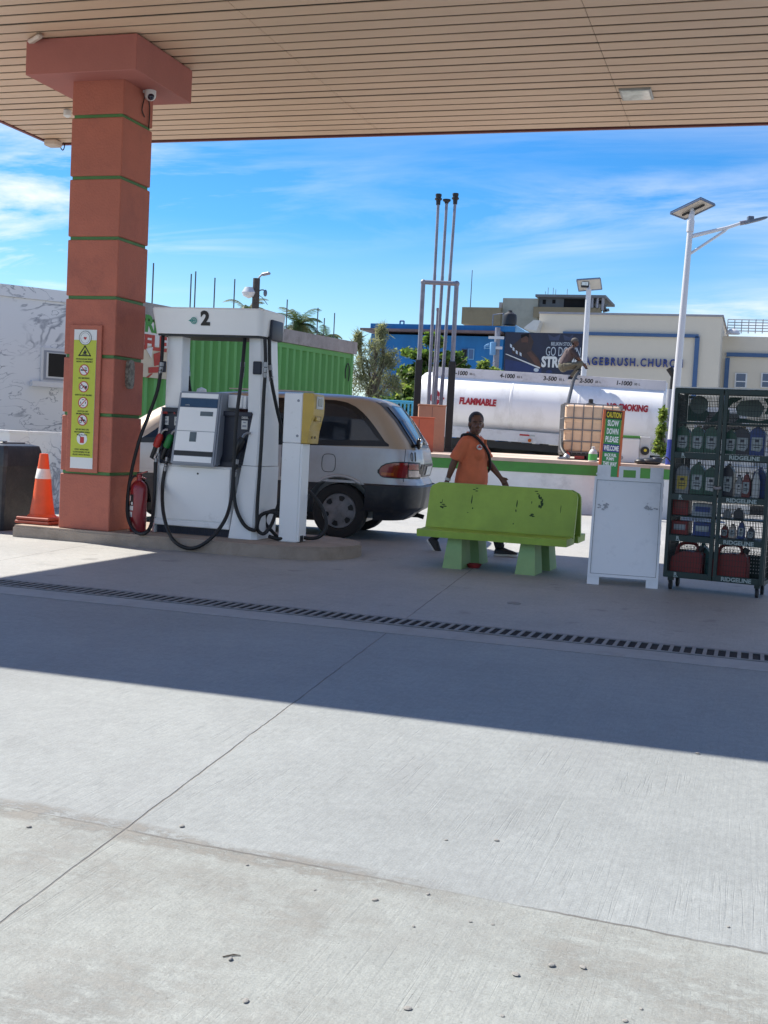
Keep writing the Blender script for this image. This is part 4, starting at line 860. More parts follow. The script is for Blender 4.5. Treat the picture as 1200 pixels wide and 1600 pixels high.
def shoe(fr, par, sole=True):
    b = MB(fr); P = []
    for y_, w, h in ((.075, .026, .055), (.06, .038, .085), (.02, .040, .095), (-.03, .042, .085), (-.09, .047, .062), (-.15, .045, .045), (-.185, .034, .034), (-.205, .014, .022)):
        P.append([(w * math.cos(a), y_, .018 + max(0, h * math.sin(a)) if math.sin(a) > 0 else .018) for a in [2 * math.pi * k / 14 for k in range(14)]])
    b.loft(P); o = b.build('shoe', MATS['shoe_black'], par, 50)
    b = MB(fr); b.loft([[(x_ * 1.06, y_ * 1.02, z) for x_, y_ in ((.026, .08), (.042, .05), (.042, -.03), (.05, -.1), (.047, -.16), (.03, -.20), (-.02, -.205), (-.045, -.16), (-.047, -.1), (-.040, -.03), (-.040, .05), (-.026, .08))] for z in (0, .022)]); b.build('sole', MATS['sole_white'], o, 0)
    b = MB(fr); b.tube([(.046, -.06, .045), (.047, -.02, .04), (.042, .02, .055)], [.003, .006, .002], 5); b.build('shoe_stripe', MATS['sole_white'], o)
# --- woman walking behind the bench
WL = Vector((-3.10, 13.20, 0)); WR = R(76)
t = thing('person', 'woman in orange polo shirt with black shoulder strap walking behind the bench', 'person', WL, WR); xf = WMAT[t]
hipz, shz = .86, 1.335
hy = R(-52)    # head turned back towards the camera
Lsh, Rsh = Vector((-.0, 0, 0)), 0
# anatomical right = -X when facing -Y
J = dict(rs=(-.160, .02, shz - .035), re=(-.205, .125, 1.06), rw=(-.215, .195, .845), ls=(.160, .0, shz - .035), le=(.205, -.105, 1.08), lw=(.205, -.285, .90),
         rh=(-.085, 0, hipz), rk=(-.09, .12, .47), ra=(-.09, .40, .16), lh=(.085, 0, hipz), lk=(.085, -.24, .48), la=(.085, -.385, .085))
b = MB(xf)
b.tube([(0, .01, .80), (0, .01, .92), (0, 0, 1.08), (0, 0, 1.22), (0, .01, 1.34), (0, .015, 1.40)], [.135, .145, .125, .125, .095, .055], 16)
b.tube([(0, .015, 1.34), (0, .0, 1.40), (0, -.02, 1.46)], [.06, .055, .055], 14)
for s_ in 'rl':
    b.tube([J[s_ + 's'], Vector(J[s_ + 's']).lerp(Vector(J[s_ + 'e']), .35), J[s_ + 'e'], Vector(J[s_ + 'e']).lerp(Vector(J[s_ + 'w']), .3), J[s_ + 'w']], [.058, .053, .042, .042, .026], 14)
    b.tube([J[s_ + 'h'], J[s_ + 'k'], Vector(J[s_ + 'k']).lerp(Vector(J[s_ + 'a']), .3), J[s_ + 'a']], [.088, .058, .056, .036], 14); b.sphere(J[s_ + 's'], .06, 12)
hand(b, J['rw'], Vector((-.04, .05, -.2)), (.9, -.3, 0), (-.3, -1, 0)); hand(b, J['lw'], Vector((.02, -.13, -.16)), (-.9, 0, -.3), (.0, -.6, .6))
fr = head(b, (0, -.03, 1.508), hy, R(2), 1.12)
body = blob('body', b, MATS['skin_dark'], t, .0085, 3)
face(fr, t)
b = MB(fr)   # tied-back hair: shell over the crown, sides and back, with a small bun
b.sphere((0, .022, .048), (.080, .097, .088), 20); b.sphere((0, .055, .0), (.074, .068, .09), 16); b.sphere((0, .115, .0), (.04, .035, .04), 12)
me = b.mesh('h'); bmx = bmesh.new(); bmx.from_mesh(me); inv = fr.inverted()
dl = [v_ for v_ in bmx.verts if (lambda q: (q.y < -.052 and q.z < .085) or (q.z < .0 and q.y < -.0) or q.z < -.075)(inv @ v_.co)]
bmesh.ops.delete(bmx, geom=dl, context='VERTS'); bmx.to_mesh(me); bmx.free(); link('hair', me, MATS['hair_black'], t, 70)
b = MB(fr); b.sphere((.079, .0, -.032), .006, 8); b.sphere((-.079, .0, -.032), .006, 8); b.build('earring', MATS['sole_white'], t)
# shirt
b = MB(xf)
b.loft([[(w * math.cos(a), oy + d * math.sin(a), z) for a in [2 * math.pi * k / 28 for k in range(28)]] for z, w, d, oy in ((.80, .192, .182, .005), (.84, .198, .190, .0), (.92, .190, .184, -.006), (1.02, .174, .168, -.012), (1.10, .168, .164, -.018), (1.18, .172, .166, -.026), (1.25, .176, .150, -.022), (1.305, .165, .112, -.002), (1.345, .140, .090, .008), (1.375, .105, .078, .008), (1.40, .075, .066, .008))])
b.sphere((-.075, -.125, 1.165), (.08, .078, .082), 14); b.sphere((.075, -.125, 1.165), (.08, .078, .082), 14)
for s_ in 'rl':
    A, E_ = Vector(J[s_ + 's']), Vector(J[s_ + 'e']); b.sphere(A, .070, 14); b.tube([A, A.lerp(E_, .45), A.lerp(E_, .88)], [.070, .074, .078], 18)
shirt = wrinkle(blob('shirt', b, MATS['shirt_orange'], t, .010, 4), .011, 3)
b = MB(xf); ring1 = [(.066 * math.cos(a), .012 + .062 * math.sin(a) - .01 * (1 - math.sin(a)) * .5, 1.385 + .026 * math.sin(a)) for a in [2 * math.pi * k / 24 for k in range(24)]]
b.tube([Vector(q) for q in ring1] + [Vector(ring1[0])], .013, 8); b.plate((-.055, -.062, 1.385), (-.006, -.092, 1.36), (-.012, -.112, 1.315), (-.075, -.09, 1.345), (0, -.006, .002)); b.plate((.055, -.062, 1.385), (.006, -.092, 1.36), (.012, -.112, 1.315), (.075, -.09, 1.345), (0, -.006, .002)); b.build('collar', MATS['shirt_orange'], t, 50)
b = MB(xf); b.bx(-.012, .012, -.172, -.15, 1.19, 1.34); b.build('placket', mat('shirt_orange_dk', (.45, .11, .035), .85, .1), t, 0)
# strap, logo, wristband
b = MB(xf); sp_ = [(-.105, .06, 1.385), (-.100, -.02, 1.388), (-.090, -.09, 1.355), (-.060, -.172, 1.27), (-.01, -.212, 1.18), (.06, -.205, 1.08), (.13, -.165, .99), (.175, -.075, .93), (.195, .02, .90), (.14, .13, 1.0), (.02, .165, 1.2), (-.06, .12, 1.36), (-.105, .06, 1.385)]
b.tube([Vector(q) for q in sp_], .017, 8, sm=4); b.box((.205, .02, .86), (.05, .18, .13), bev=.02); b.build('shoulder_bag', MATS['strap_black'], t)
c = Vector((-.125, -.148, 1.245)); nn = Vector((-.5, -.85, .15)).normalized(); uu = nn.cross(UP).normalized() * -1; vv = uu.cross(nn) * -1 if uu.cross(nn).z < 0 else uu.cross(nn)
b = MB(xf); b.disc(c, uu, vv, .036, nn * .012, 20, .031); lg = b.build('shirt_emblem', MATS['sole_white'], t, 0)
b = MB(xf); b.disc(c + nn * .012, uu, vv, .028, nn * .003, 16, .010); b.disc(c + nn * .012 + vv * .016, uu, vv, .012, nn * .003, 10, .006); b.build('emblem_print', MATS['print_red'], lg, 0)
b = MB(xf); A, Wr = Vector(J['re']), Vector(J['rw']); d = (Wr - A).normalized(); b.tube([Wr - d * .03, Wr - d * .002], .034, 14); b.build('wristband', MATS['sole_white'], t)
# trousers
b = MB(xf); b.tube([(0, .01, .76), (0, .01, .90), (0, .01, .95)], [.14, .155, .15], 18)
for s_ in 'rl':
    b.tube([J[s_ + 'h'], J[s_ + 'k'], Vector(J[s_ + 'k']).lerp(Vector(J[s_ + 'a']), .35), Vector(J[s_ + 'k']).lerp(Vector(J[s_ + 'a']), 1.0)], [.105, .075, .072, .058], 16)
wrinkle(blob('trousers', b, MATS['trousers_black'], t, .011, 4), .010, 7)
shoe(xf @ Matrix.Translation((-.09, .40, .085)) @ Matrix.Rotation(R(48), 4, 'X') @ Matrix.Translation((0, .0, -.045)), t); shoe(xf @ Matrix.Translation((.085, -.40, .0)) @ Matrix.Rotation(R(-3), 4, 'X'), t)

t.scale = (.975, .975, .975)      # person_scale

# ------------------------------------------------------------------ white sandwich board
mat('board_white', (.78, .79, .80), .45, .05, 1.5, dirt=((.56, .57, .59), .52, .8, 3)); mat('grime', (.40, .41, .43), .8, .15, 20); mat('smudge', (.22, .22, .23), .8, .2, 20)
AC = G(972, 915); AC.z = 0
t = thing('sandwich_board', 'blank white folding sandwich board with a smudged panel', 'sign board', AC, R(5)); xf = WMAT[t]
def aboard(yb, yt, sgn, name):
    def A(x_, z, d=0): f = z / 1.1; return Vector((x_ * (1 - .012 * f), yb + (yt - yb) * f - d * sgn, z))
    b = MB(xf); hw = .325
    th = Vector((0, .03 * sgn, 0))
    b.plate(A(-hw, .075), A(hw, .075), A(hw, 1.005), A(-hw, 1.005), th)
    for x0, x1 in ((-hw, -hw + .11), (hw - .11, hw)): b.plate(A(x0, 0), A(x1, 0), A(x1, .075), A(x0, .075), th)
    for x0, x1 in ((-hw + .02, -hw + .145), (hw - .13, hw - .005)): b.plate(A(x0, 1.005), A(x1, 1.005), A(x1, 1.115), A(x0, 1.115), th)
    for x0, x1, z0, z1 in ((-.10, -.06, 1.005, 1.08), (.06, .10, 1.005, 1.08), (-.10, .10, 1.08, 1.112)): b.plate(A(x0, z0), A(x1, z0), A(x1, z1), A(x0, z1), th)
    # rim
    for x0, x1, z0, z1 in ((-hw, -hw + .022, .075, 1.0), (hw - .022, hw, .075, 1.0), (-hw + .023, hw - .023, .075, .10), (-hw + .023, hw - .023, .975, 1.0)): b.plate(A(x0, z0, .001), A(x1, z0, .001), A(x1, z1, .001), A(x0, z1, .001), Vector((0, -.010 * sgn, 0)))
    o = b.build(name, MATS['board_white'], t, 25); return A, o
A, o = aboard(-.06, .235, 1, 'front_panel'); aboard(.62, .30, -1, 'rear_panel')
b = MB(xf)
for x_, z, n in ((-.215, .735, 22), (.205, .735, 24)):
    for k in range(n):
        px, pz = x_ + rs.gauss(0, .03), z + rs.gauss(0, .018); m_ = 6; s_ = rs.uniform(.004, .014); b._f([b._v(A(px + s_ * math.cos(2 * math.pi * i / m_) * rs.uniform(.6, 1.3), pz + s_ * .7 * math.sin(2 * math.pi * i / m_) * rs.uniform(.6, 1.3), .0035 + k * .0003)) for i in range(m_)])
b.build('smudge', MATS['grime'], o, 0, recalc=False)
b = MB(xf)
for x0, x1, z0, z1 in ((-.3025, -.2995, .10, .975), (.2995, .3025, .10, .975), (-.2995, .2995, .10, .103), (-.2995, .2995, .972, .975)): b.plate(A(x0, z0, .0035), A(x1, z0, .0035), A(x1, z1, .0035), A(x0, z1, .0035), (0, -.001, 0))
b.build('rim_shade_line', MATS['seam_and_shade_dark'], o, 0)  # thin dark strips paint the shade along the inside of the rim
b = MB(xf)
for z in (.2, .42, .55, .73, .85, .96): b.plate(A(.3265, z - .02), A(.3265, z + .02), A(.3265, z + .02) + Vector((0, .026, 0)), A(.3265, z - .02) + Vector((0, .026, 0)), (.002, 0, 0))
b.build('edge_wear', MATS['smudge'], t, 0)
b = MB(xf); 
for s_ in (-1, 1): b.tube([(s_ * .30, .2, 1.03), (s_ * .30, .34, 1.03)], .012, 8)
b.build('hinge', MATS['board_white'], t)

# ------------------------------------------------------------------ product rack with two mesh doors
mat('rack_green', (.011, .030, .026), .45, .15, 6, dirt=((.03, .032, .032), .5, .85, 5)); mat('rack_mesh', (.006, .011, .010), .5, .1); mat('rack_letter', (.34, .40, .38), .5, .15, 30); mat('rack_ad', (.014, .06, .045), .5, .35, 4); mat('rack_ad_grey', (.10, .13, .12), .5, .3, 5)
Ra, Rb = G(1036, 900, .12), G(1185, 914, .12)
ang = math.atan2(Rb.y - Ra.y, Rb.x - Ra.x); ang = R(-9)
RWd = .90; RC = Ra + Vector((math.cos(ang), math.sin(ang), 0)) * RWd / 2; RC.z = 0
t = rack = thing('display_rack', 'dark green wheeled mesh rack of motor oil with RIDGELINE shelf strips', 'rack', RC, ang); xf = WMAT[t]; xi = xf.inverted()
ru = Vector((math.cos(ang), math.sin(ang), 0)); rn = Vector((math.sin(ang), -math.cos(ang), 0))
def RL(px, py, d=0.0):
    q = xi @ PL(px, py, RC + rn * d, rn); return q.x, q.z
RT = RL(1056, 606)[1]; RD = .42; Z0 = .115; hw = RWd / 2
b = MB(xf)
for x_ in (-hw + .02, hw - .02):
    for y_ in (.02, RD - .02): b.box((x_, y_, (Z0 + RT) / 2), (.04, .04, RT - Z0), bev=.004)
for z in (Z0 + .02, RT - .02):
    for y_ in (.02, RD - .02): b.bx(-hw + .041, hw - .041, y_ - .019, y_ + .019, z - .019, z + .019)
    for x_ in (-hw + .02, hw - .02): b.bx(x_ - .019, x_ + .019, .041, RD - .041, z - .019, z + .019)
b.build('frame', MATS['rack_green'], t, 0)
b = MB(xf); b.bx(-hw - .005, hw + .005, -.005, RD + .005, RT + .001, RT + .012); b.build('top_panel', MATS['label_paper'], t, 0)
zsh = sorted([RL(1150, 903)[1] - .035, RL(1150, 838)[1] - .03, RL(1165, 773)[1] - .03, RL(1165, 706)[1] - .03])
shf = zsh[0:1] + [zsh[1], zsh[2], zsh[3]]
b = MB(xf)
for z in shf: b.bx(-hw + .042, hw - .042, .02, RD - .042, z - .012, z)
zmid = (shf[1] + shf[2]) / 2 - .01; b.bx(-hw + .042, hw - .042, .02, RD - .042, zmid - .012, zmid)
ztop = RL(1110, 660)[1]; b.bx(-hw + .042, hw - .042, .02, RD - .042, ztop - .02, ztop)
b.build('shelf', MATS['rack_green'], t, 0)
# mesh: back and sides fine, doors coarser
def wires(x0, x1, z0, z1, y_, dx, dz, r, name, par=t, ax='x'):
    b = MB(xf); x_ = x0
    while x_ <= x1: (b.bx(x_ - r, x_ + r, y_ - r, y_ + r, z0, z1) if ax == 'x' else b.bx(y_ - r, y_ + r, x_ - r, x_ + r, z0, z1)); x_ += dx
    z = z0
    while z <= z1: (b.bx(x0, x1, y_ + r, y_ + 3 * r, z - r, z + r) if ax == 'x' else b.bx(y_ + r, y_ + 3 * r, x0, x1, z - r, z + r)); z += dz
    return b.build(name, MATS['rack_mesh'], par, 0)
wires(-hw + .05, hw - .05, Z0 + .05, RT - .05, RD - .02, .0145, .05, .0026, 'back_mesh')
for s_ in (-1, 1): wires(.045, RD - .045, Z0 + .05, RT - .05, s_ * (hw - .025), .02, .05, .002, 'side_mesh', ax='y')
# perforated lower back
b = MB(xf); zz0, zz1 = Z0 + .04, RL(1150, 870)[1]
b.bx(-hw + .05, hw - .05, RD - .05, RD - .045, zz0, zz1)
pl = b.build('back_plate', MATS['rack_green'], t, 0)
b = MB(xf)
for i in range(34):
    for j in range(7): b.bx(-hw + .07 + i * .024, -hw + .079 + i * .024, RD - .0535, RD - .0505, zz0 + .03 + j * .032, zz0 + .041 + j * .032)
b.build('perforation', MATS['label_paper'], pl, 0)
for s_, (x0, x1) in ((0, (-hw + .006, -.006)), (1, (.006, hw - .006))):
    b = MB(xf); y0, y1 = -.035, -.008
    for a, c in ((x0, x0 + .032), (x1 - .032, x1)): b.bx(a, c, y0, y1, Z0 + .01, RT - .01)
    b.bx(x0 + .033, x1 - .033, y0, y1, Z0 + .01, Z0 + .055); b.bx(x0 + .033, x1 - .033, y0, y1, RT - .05, RT - .01)
    for z in shf[1:]: b.bx(x0 + .033, x1 - .033, y0 + .002, y1 - .002, z - .055, z - .0)
    b.bx(x0 + .033, x1 - .033, y0 + .002, y1 - .002, shf[0] - .01, shf[0] + .045)
    dr = b.build('mesh_door', MATS['rack_green'], t, 0); wires(x0 + .034, x1 - .034, Z0 + .056, RT - .051, -.02, .026, .05, .0013, 'wire_mesh', dr)
    for k, z in enumerate(shf):
        zc = (z + .018) if k == 0 else z - .028
        if s_: text('RIDGELINE', xf @ Vector(((x0 + x1) / 2 - .01, y0 - .0005, zc)), ru, UP, .265, .038, MATS['rack_letter'], dr, .002, bold=.03)
        else: text('R', xf @ Vector((x0 + .115, y0 - .0005, zc + .004)), ru, UP, .03, .034, MATS['rack_letter'], dr, .002, bold=.03); bq = MB(xf); bq.bx(x0 + .095, x0 + .137, y0 - .003, y0 - .0005, zc - .022, zc - .017); bq.build('emblem_bar', MATS['rack_letter'], dr, 0)
b = MB(xf); zc = RL(1128, 762)[1]; b.tube([(-.03, -.05, zc), (.0, -.06, zc - .01), (.03, -.05, zc)], .016, 8, sm=3); b.build('padlock', MATS['steel'], t)
# printed header panel behind the top of the mesh: dark green machinery shapes on mesh
b = MB(xf); zt0, zt1 = ztop + .01, RT - .05; dz_ = zt1 - zt0; yy = RD - .06
def shape(poly): b.prism([(q[0], zt0 + q[1] * dz_) for q in poly], (0, yy, 0), (1, 0, 0), (0, 0, 1), (0, .004, 0))
shape([(-.40, .02), (-.24, .02), (-.20, .35), (-.25, .55), (-.30, .62), (-.40, .62)]); shape([(-.2, .02), (-.14, .02), (.02, .80), (.02, .98), (-.02, .98)]); shape([(-.13, .05), (-.02, .02), (-.02, .5), (-.06, .6), (-.12, .48)])
shape([(.03, .02), (.40, .02), (.40, .25), (.25, .12), (.08, .20)]); shape([(.30, .4), (.40, .3), (.40, .98), (.28, .98), (.33, .7)]); shape([(.02, .75), (.10, .98), (.02, .98)]); shape([(-.40, .9), (-.24, .98), (-.40, .98)])
b.build('header_print', MATS['rack_ad'], t, 0)
b = MB(xf); b.disc((-.30, yy - .004, zt0 + .66 * dz_), (1, 0, 0), (0, 0, 1), .085, (0, .003, 0), 24); b.disc((-.30, yy - .008, zt0 + .66 * dz_), (1, 0, 0), (0, 0, 1), .04, (0, .003, 0), 18); b.build('header_wheel', MATS['rack_ad_grey'], t, 0); b = MB(xf); b.prism([(.06, zt0 + .3 * dz_), (.26, zt0 + .25 * dz_), (.30, zt0 + .6 * dz_), (.24, zt0 + .92 * dz_), (.08, zt0 + .86 * dz_), (.04, zt0 + .6 * dz_)], (0, yy - .004, 0), (1, 0, 0), (0, 0, 1), (0, .003, 0)); b.build('header_print', MATS['rack_ad_grey'], t, 0)
for x_, y_ in ((-hw + .06, .06), (hw - .06, .06), (-hw + .06, RD - .06), (hw - .06, RD - .06)):
    b = MB(xf); b.box((x_, y_, .1), (.05, .05, .03)); b.plate((x_ - .02, y_ - .02, .085), (x_ - .02, y_ + .02, .085), (x_ - .014, y_ + .01, .04), (x_ - .014, y_ - .01, .04), (.004, 0, 0)); cs = b.build('caster', MATS['rack_green'], t, 0)
    b = MB(xf); b.cyl((x_ - .012, y_, .042), (x_ + .012, y_, .042), .042, n=18); b.build('wheel', MATS['tyre'], cs)
# goods on the shelves
mat('oil_green', (.018, .085, .055), .35, .1, 6); mat('oil_blue', (.015, .045, .19), .35, .1, 6); mat('oil_dark', (.03, .03, .045), .35, .1, 6); mat('oil_grey', (.25, .26, .27), .4, .1, 6); mat('oil_red', (.19, .03, .027), .4, .1, 6); mat('oil_white', (.55, .55, .53), .4, .05); mat('label_silver', (.36, .40, .40), .4, .15, 25); mat('label_yellow', (.5, .38, .06), .4, .1); mat('can_red', (.20, .016, .015), .45, .12, 4); mat('carton_white', (.30, .33, .35), .6, .1); mat('teal_plastic', (.06, .25, .25), .4, .1)
T3, T2, T1, T0 = shf[3], shf[2], shf[1], shf[0]
def jug(px, z, w, h, m, lm, label, cap='oil_dark', y_=.14, kind='jug', d=.11):
    x_ = RL(px, {T3: 697, T2: 763, T1: 826, T0: 885, zmid: 797}[z], -y_)[0]; loc = xf @ Vector((x_, y_, z + .002)); o = thing('oil_bottle' if kind != 'can' else 'fuel_can', label, 'bottle' if kind != 'can' else 'fuel can', loc, ang, 'bottles on the rack shelves' if kind != 'can' else 'red fuel cans in the rack'); X = WMAT[o]
    b = MB(X)
    if kind == 'jug': pr = [(-.5, 0), (.5, 0), (.5, .68), (.42, .80), (.12, .90), (.12, .95), (-.14, .95), (-.14, .92), (-.40, .86), (-.5, .74)]
    elif kind == 'slim': pr = [(-.5, 0), (.5, 0), (.5, .62), (.2, .78), (.2, .92), (-.2, .92), (-.2, .78), (-.5, .62)]
    else: pr = [(-.5, 0), (.5, 0), (.5, .50), (.44, .60), (.42, .72), (.34, .74), (.30, .66), (.1, .70), (-.15, .68), (-.38, .58), (-.5, .44)]
    b.prism([(q[0] * w, q[1] * h) for q in pr], (0, -d / 2, 0), (1, 0, 0), (0, 0, 1), (0, d, 0)); bmesh.ops.bevel(b.bm, geom=b.bm.edges[:], offset=min(w, d) * .10, segments=2, affect='EDGES', clamp_overlap=True)
    b.build('body', MATS[m], o, 40)
    if kind == 'can':
        b = MB(X); b.tube([(-.36 * w, 0, .56 * h), (-.30 * w, 0, .80 * h), (-.15 * w, 0, .90 * h), (.12 * w, 0, .92 * h), (.26 * w, 0, .86 * h), (.30 * w, 0, .68 * h)], .016, 8, sm=4); b.build('handle', MATS[m], o)
        b = MB(X); b.cyl((.38 * w, 0, .72 * h), (.42 * w, 0, .84 * h), .030, n=12); b.build('cap', MATS['black_plastic'], o); return o
    b = MB(X); cxn = -.01 * w if kind == 'jug' else 0; b.cyl((cxn, 0, .93 * h), (cxn, 0, h), w * .15 if kind == 'jug' else w * .22, n=12); b.build('cap', MATS[cap], o)
    if lm:
        b = MB(X); b.prism([(-.36 * w, .16 * h), (.20 * w, .13 * h), (.38 * w, .26 * h), (.38 * w, .60 * h), (-.36 * w, .60 * h)], (0, -d / 2 - .003, 0), (1, 0, 0), (0, 0, 1), (0, .002, 0)); lb = b.build('label', MATS[lm], o, 0)
        b = MB(X); b.bx(-.14 * w, .14 * w, -d / 2 - .0045, -d / 2 - .0032, .44 * h, .54 * h); b.bx(-.26 * w, .26 * w, -d / 2 - .0045, -d / 2 - .0032, .33 * h, .36 * h); b.bx(-.2 * w, .2 * w, -d / 2 - .0045, -d / 2 - .0032, .25 * h, .28 * h); b.build('print', MATS['oil_dark'], lb, 0)
    return o
jug(1068, T3, .12, .25, 'oil_green', 'label_silver', 'green oil jug leftmost on the top shelf of the rack', 'oil_green')
jug(1091, T3, .12, .25, 'oil_green', 'label_silver', 'green oil jug with beige cap in the middle of the top left shelf', 'beige_plastic')
jug(1113, T3, .125, .255, 'oil_green', 'label_silver', 'green oil jug rightmost on the top left shelf, beside the door post', 'oil_green')
jug(1143, T3, .105, .23, 'oil_green', 'label_silver', 'green oil jug half hidden by the door post on the top right shelf', 'oil_green')
jug(1161, T3, .13, .255, 'oil_dark', 'label_silver', 'dark grey oil jug with beige cap on the top right shelf', 'beige_plastic')
jug(1184, T3, .13, .27, 'oil_blue', 'label_silver', 'blue oil jug with white cap on the top right shelf', 'oil_white')
jug(1067, T2, .125, .27, 'oil_grey', 'label_yellow', 'grey oil jug with yellow label on the second shelf', 'oil_dark')
jug(1090, T2, .125, .30, 'oil_green', 'label_silver', 'tall green oil jug beside the yellow-labelled grey jug on the second shelf', 'oil_green')
jug(1112, T2, .125, .27, 'oil_green', 'oil_white', 'green oil jug with large white label on the second shelf', 'oil_dark')
jug(1138, T2, .10, .30, 'oil_dark', 'label_silver', 'tall dark oil jug beside the door post on the second shelf', 'oil_dark')
jug(1155, T2, .065, .20, 'oil_grey', 'oil_white', 'small grey bottle left of the reddish bottle on the second shelf', 'oil_dark', kind='slim', d=.06)
jug(1166, T2, .075, .23, 'oil_red', 'label_silver', 'small reddish bottle on the second shelf', 'oil_dark', kind='slim', d=.06)
jug(1181, T2, .06, .25, 'oil_white', None, 'slim white bottle on the right of the second shelf', 'oil_white', kind='slim', d=.06)
jug(1187, T2, .12, .28, 'oil_blue', None, 'blue jug standing behind the slim white bottle on the second shelf', 'oil_blue', y_=.29)
def carton(px, z, w, h, m, label, y_=.15, stripe=None):
    x_ = RL(px, 795 if z == zmid else 826, -y_)[0]; o = thing('carton', label, 'box', xf @ Vector((x_, y_, z + .002)), ang, 'boxes on the rack shelves'); X = WMAT[o]
    b = MB(X); b.bx(-w / 2, w / 2, -.09, .09, 0, h, .004); b.build('box_body', MATS[m], o, 0)
    b = MB(X); b.bx(-w * .35, w * .35, -.094, -.091, h * .35, h * .75); b.build('printed_panel', MATS[stripe or 'label_silver'], o, 0)
carton(1066, zmid, .145, .16, 'can_red', 'red carton on the upper half shelf, left', stripe='oil_red'); carton(1101, zmid, .19, .12, 'carton_white', 'white and blue carton on the upper half shelf', stripe='oil_blue')
carton(1065, T1, .15, .125, 'can_red', 'red carton with pale label on the lower half shelf', stripe='carton_white'); carton(1100, T1, .17, .125, 'oil_blue', 'blue carton on the lower half shelf')
for px, m, lb_, h in ((1133, 'oil_red', 'small orange-brown bottle leftmost on the lower right half shelf', .12), (1145, 'beige_plastic', 'small beige bottle second on the lower right half shelf', .13), (1159, 'oil_blue', 'small blue bottle on the lower right half shelf', .17), (1174, 'oil_dark', 'small dark bottle at the right end of the lower right half shelf', .12)):
    jug(px, T1, .065, h, m, 'label_silver', lb_, 'oil_dark', kind='slim', d=.06)
jug(1155, zmid, .09, .10, 'oil_dark', None, 'squat black bottle on the upper right half shelf', 'oil_dark', kind='slim', d=.06); jug(1137, zmid, .07, .085, 'oil_grey', None, 'squat grey bottle on the upper right half shelf', 'oil_dark', kind='slim', d=.06)
jug(1074, T0, .30, .33, 'can_red', None, 'red fuel can with looped handle in the bottom left bay', kind='can', d=.16); jug(1141, T0, .33, .35, 'can_red', None, 'red fuel can with looped handle in the bottom right bay', kind='can', d=.16)
jug(1097, T0, .13, .30, 'teal_plastic', None, 'teal jug standing behind the red can in the bottom left bay', 'teal_plastic', y_=.30)
# ------------------------------------------------------------------ raised platform with its wall
mat('wall_white', (.76, .76, .75), .8, .08, 2.5, bump=.2, bs=40, dirt=((.42, .42, .42), .52, .85, 2.2)); mat('stripe_green', (.06, .24, .045), .6, .12, 4, dirt=((.10, .2, .07), .55, .8, 6)); mat('coping_tan', (.55, .42, .34), .8, .12, 4, bump=.2, bs=50, dirt=((.35, .28, .22), .5, .8, 5))
PZT = 1.0
A, B = G(669, 790), G(920, 804); wd = (B - A).normalized(); wn = Vector((wd.y, -wd.x, 0))      # wn faces the camera
P0 = A - wd * 4.2; P1 = B + wd * 1.75; dep = Vector((-wn.x, -wn.y, 0)) * 9.5
t = thing('platform_wall', 'long low white retaining wall with green stripe carrying a raised platform', 'wall', P0)
b = MB(); b.plate(P0, P1, P1 + dep, P0 + dep, (0, 0, .74)); b.build('wall', MATS['wall_white'], t, 0)
b = MB(); o = wn * .012; e = wd * .012; b.plate(P0 + o - e + UP * .742, P1 + o + e + UP * .742, P1 + dep - o + e + UP * .742, P0 + dep - o - e + UP * .742, (0, 0, .19)); b.build('green_band', MATS['stripe_green'], t, 0)
b = MB(); o = wn * .03; e = wd * .03; b.plate(P0 + o - e + UP * .934, P1 + o + e + UP * .934, P1 + dep - o + e + UP * .934, P0 + dep - o - e + UP * .934, (0, 0, PZT - .934)); b.build('coping', MATS['coping_tan'], t, 0)
def onp(px, py, D, z=PZT): p = AD(px, py, D); p.z = z; return p
# vent pipes and their frame
mat('galv', (.24, .24, .28), .5, .15, 6, metal=.3, dirt=((.16, .16, .19), .5, .8, 7)); mat('post_black', (.010, .010, .012), .5, .1); mat('box_orange', (.48, .115, .06), .6, .12, 3, dirt=((.35, .08, .05), .55, .8, 4)); mat('box_tan', (.46, .235, .15), .7, .12, 3, dirt=((.33, .17, .11), .5, .8, 3))
VD = 27.5
pl_, pr_ = onp(650, 690, VD), onp(701, 690, VD); zt = AD(686, 443, VD).z; zbk = AD(650, 562, VD).z
pl_ = onp(655, 562, VD); pr_ = onp(707, 565, VD)
t = thing('pipe_frame', 'goalpost frame with black lower posts round the tall vent pipes', 'frame', (pl_ + pr_) / 2)
b = MB()
for p in (pl_, pr_): b.cyl(p + UP * (zbk - PZT), p + UP * (zt - PZT), .052, n=12)
b.cyl(pl_ + UP * (zt - PZT), pr_ + UP * (zt - PZT), .052, n=12); b.sphere(pl_ + UP * (zt - PZT), .065, 10); b.sphere(pr_ + UP * (zt - PZT), .07, 10); b.build('frame', MATS['galv'], t)
for p in (pl_, pr_):
    b = MB(); b.box(p + UP * (zbk - PZT) / 2, (.16, .16, zbk - PZT), rz=FRZ, bev=.01); b.box(p + UP * .04, (.34, .34, .08), rz=FRZ); b.build('sleeve', MATS['post_black'], t)
vents = []
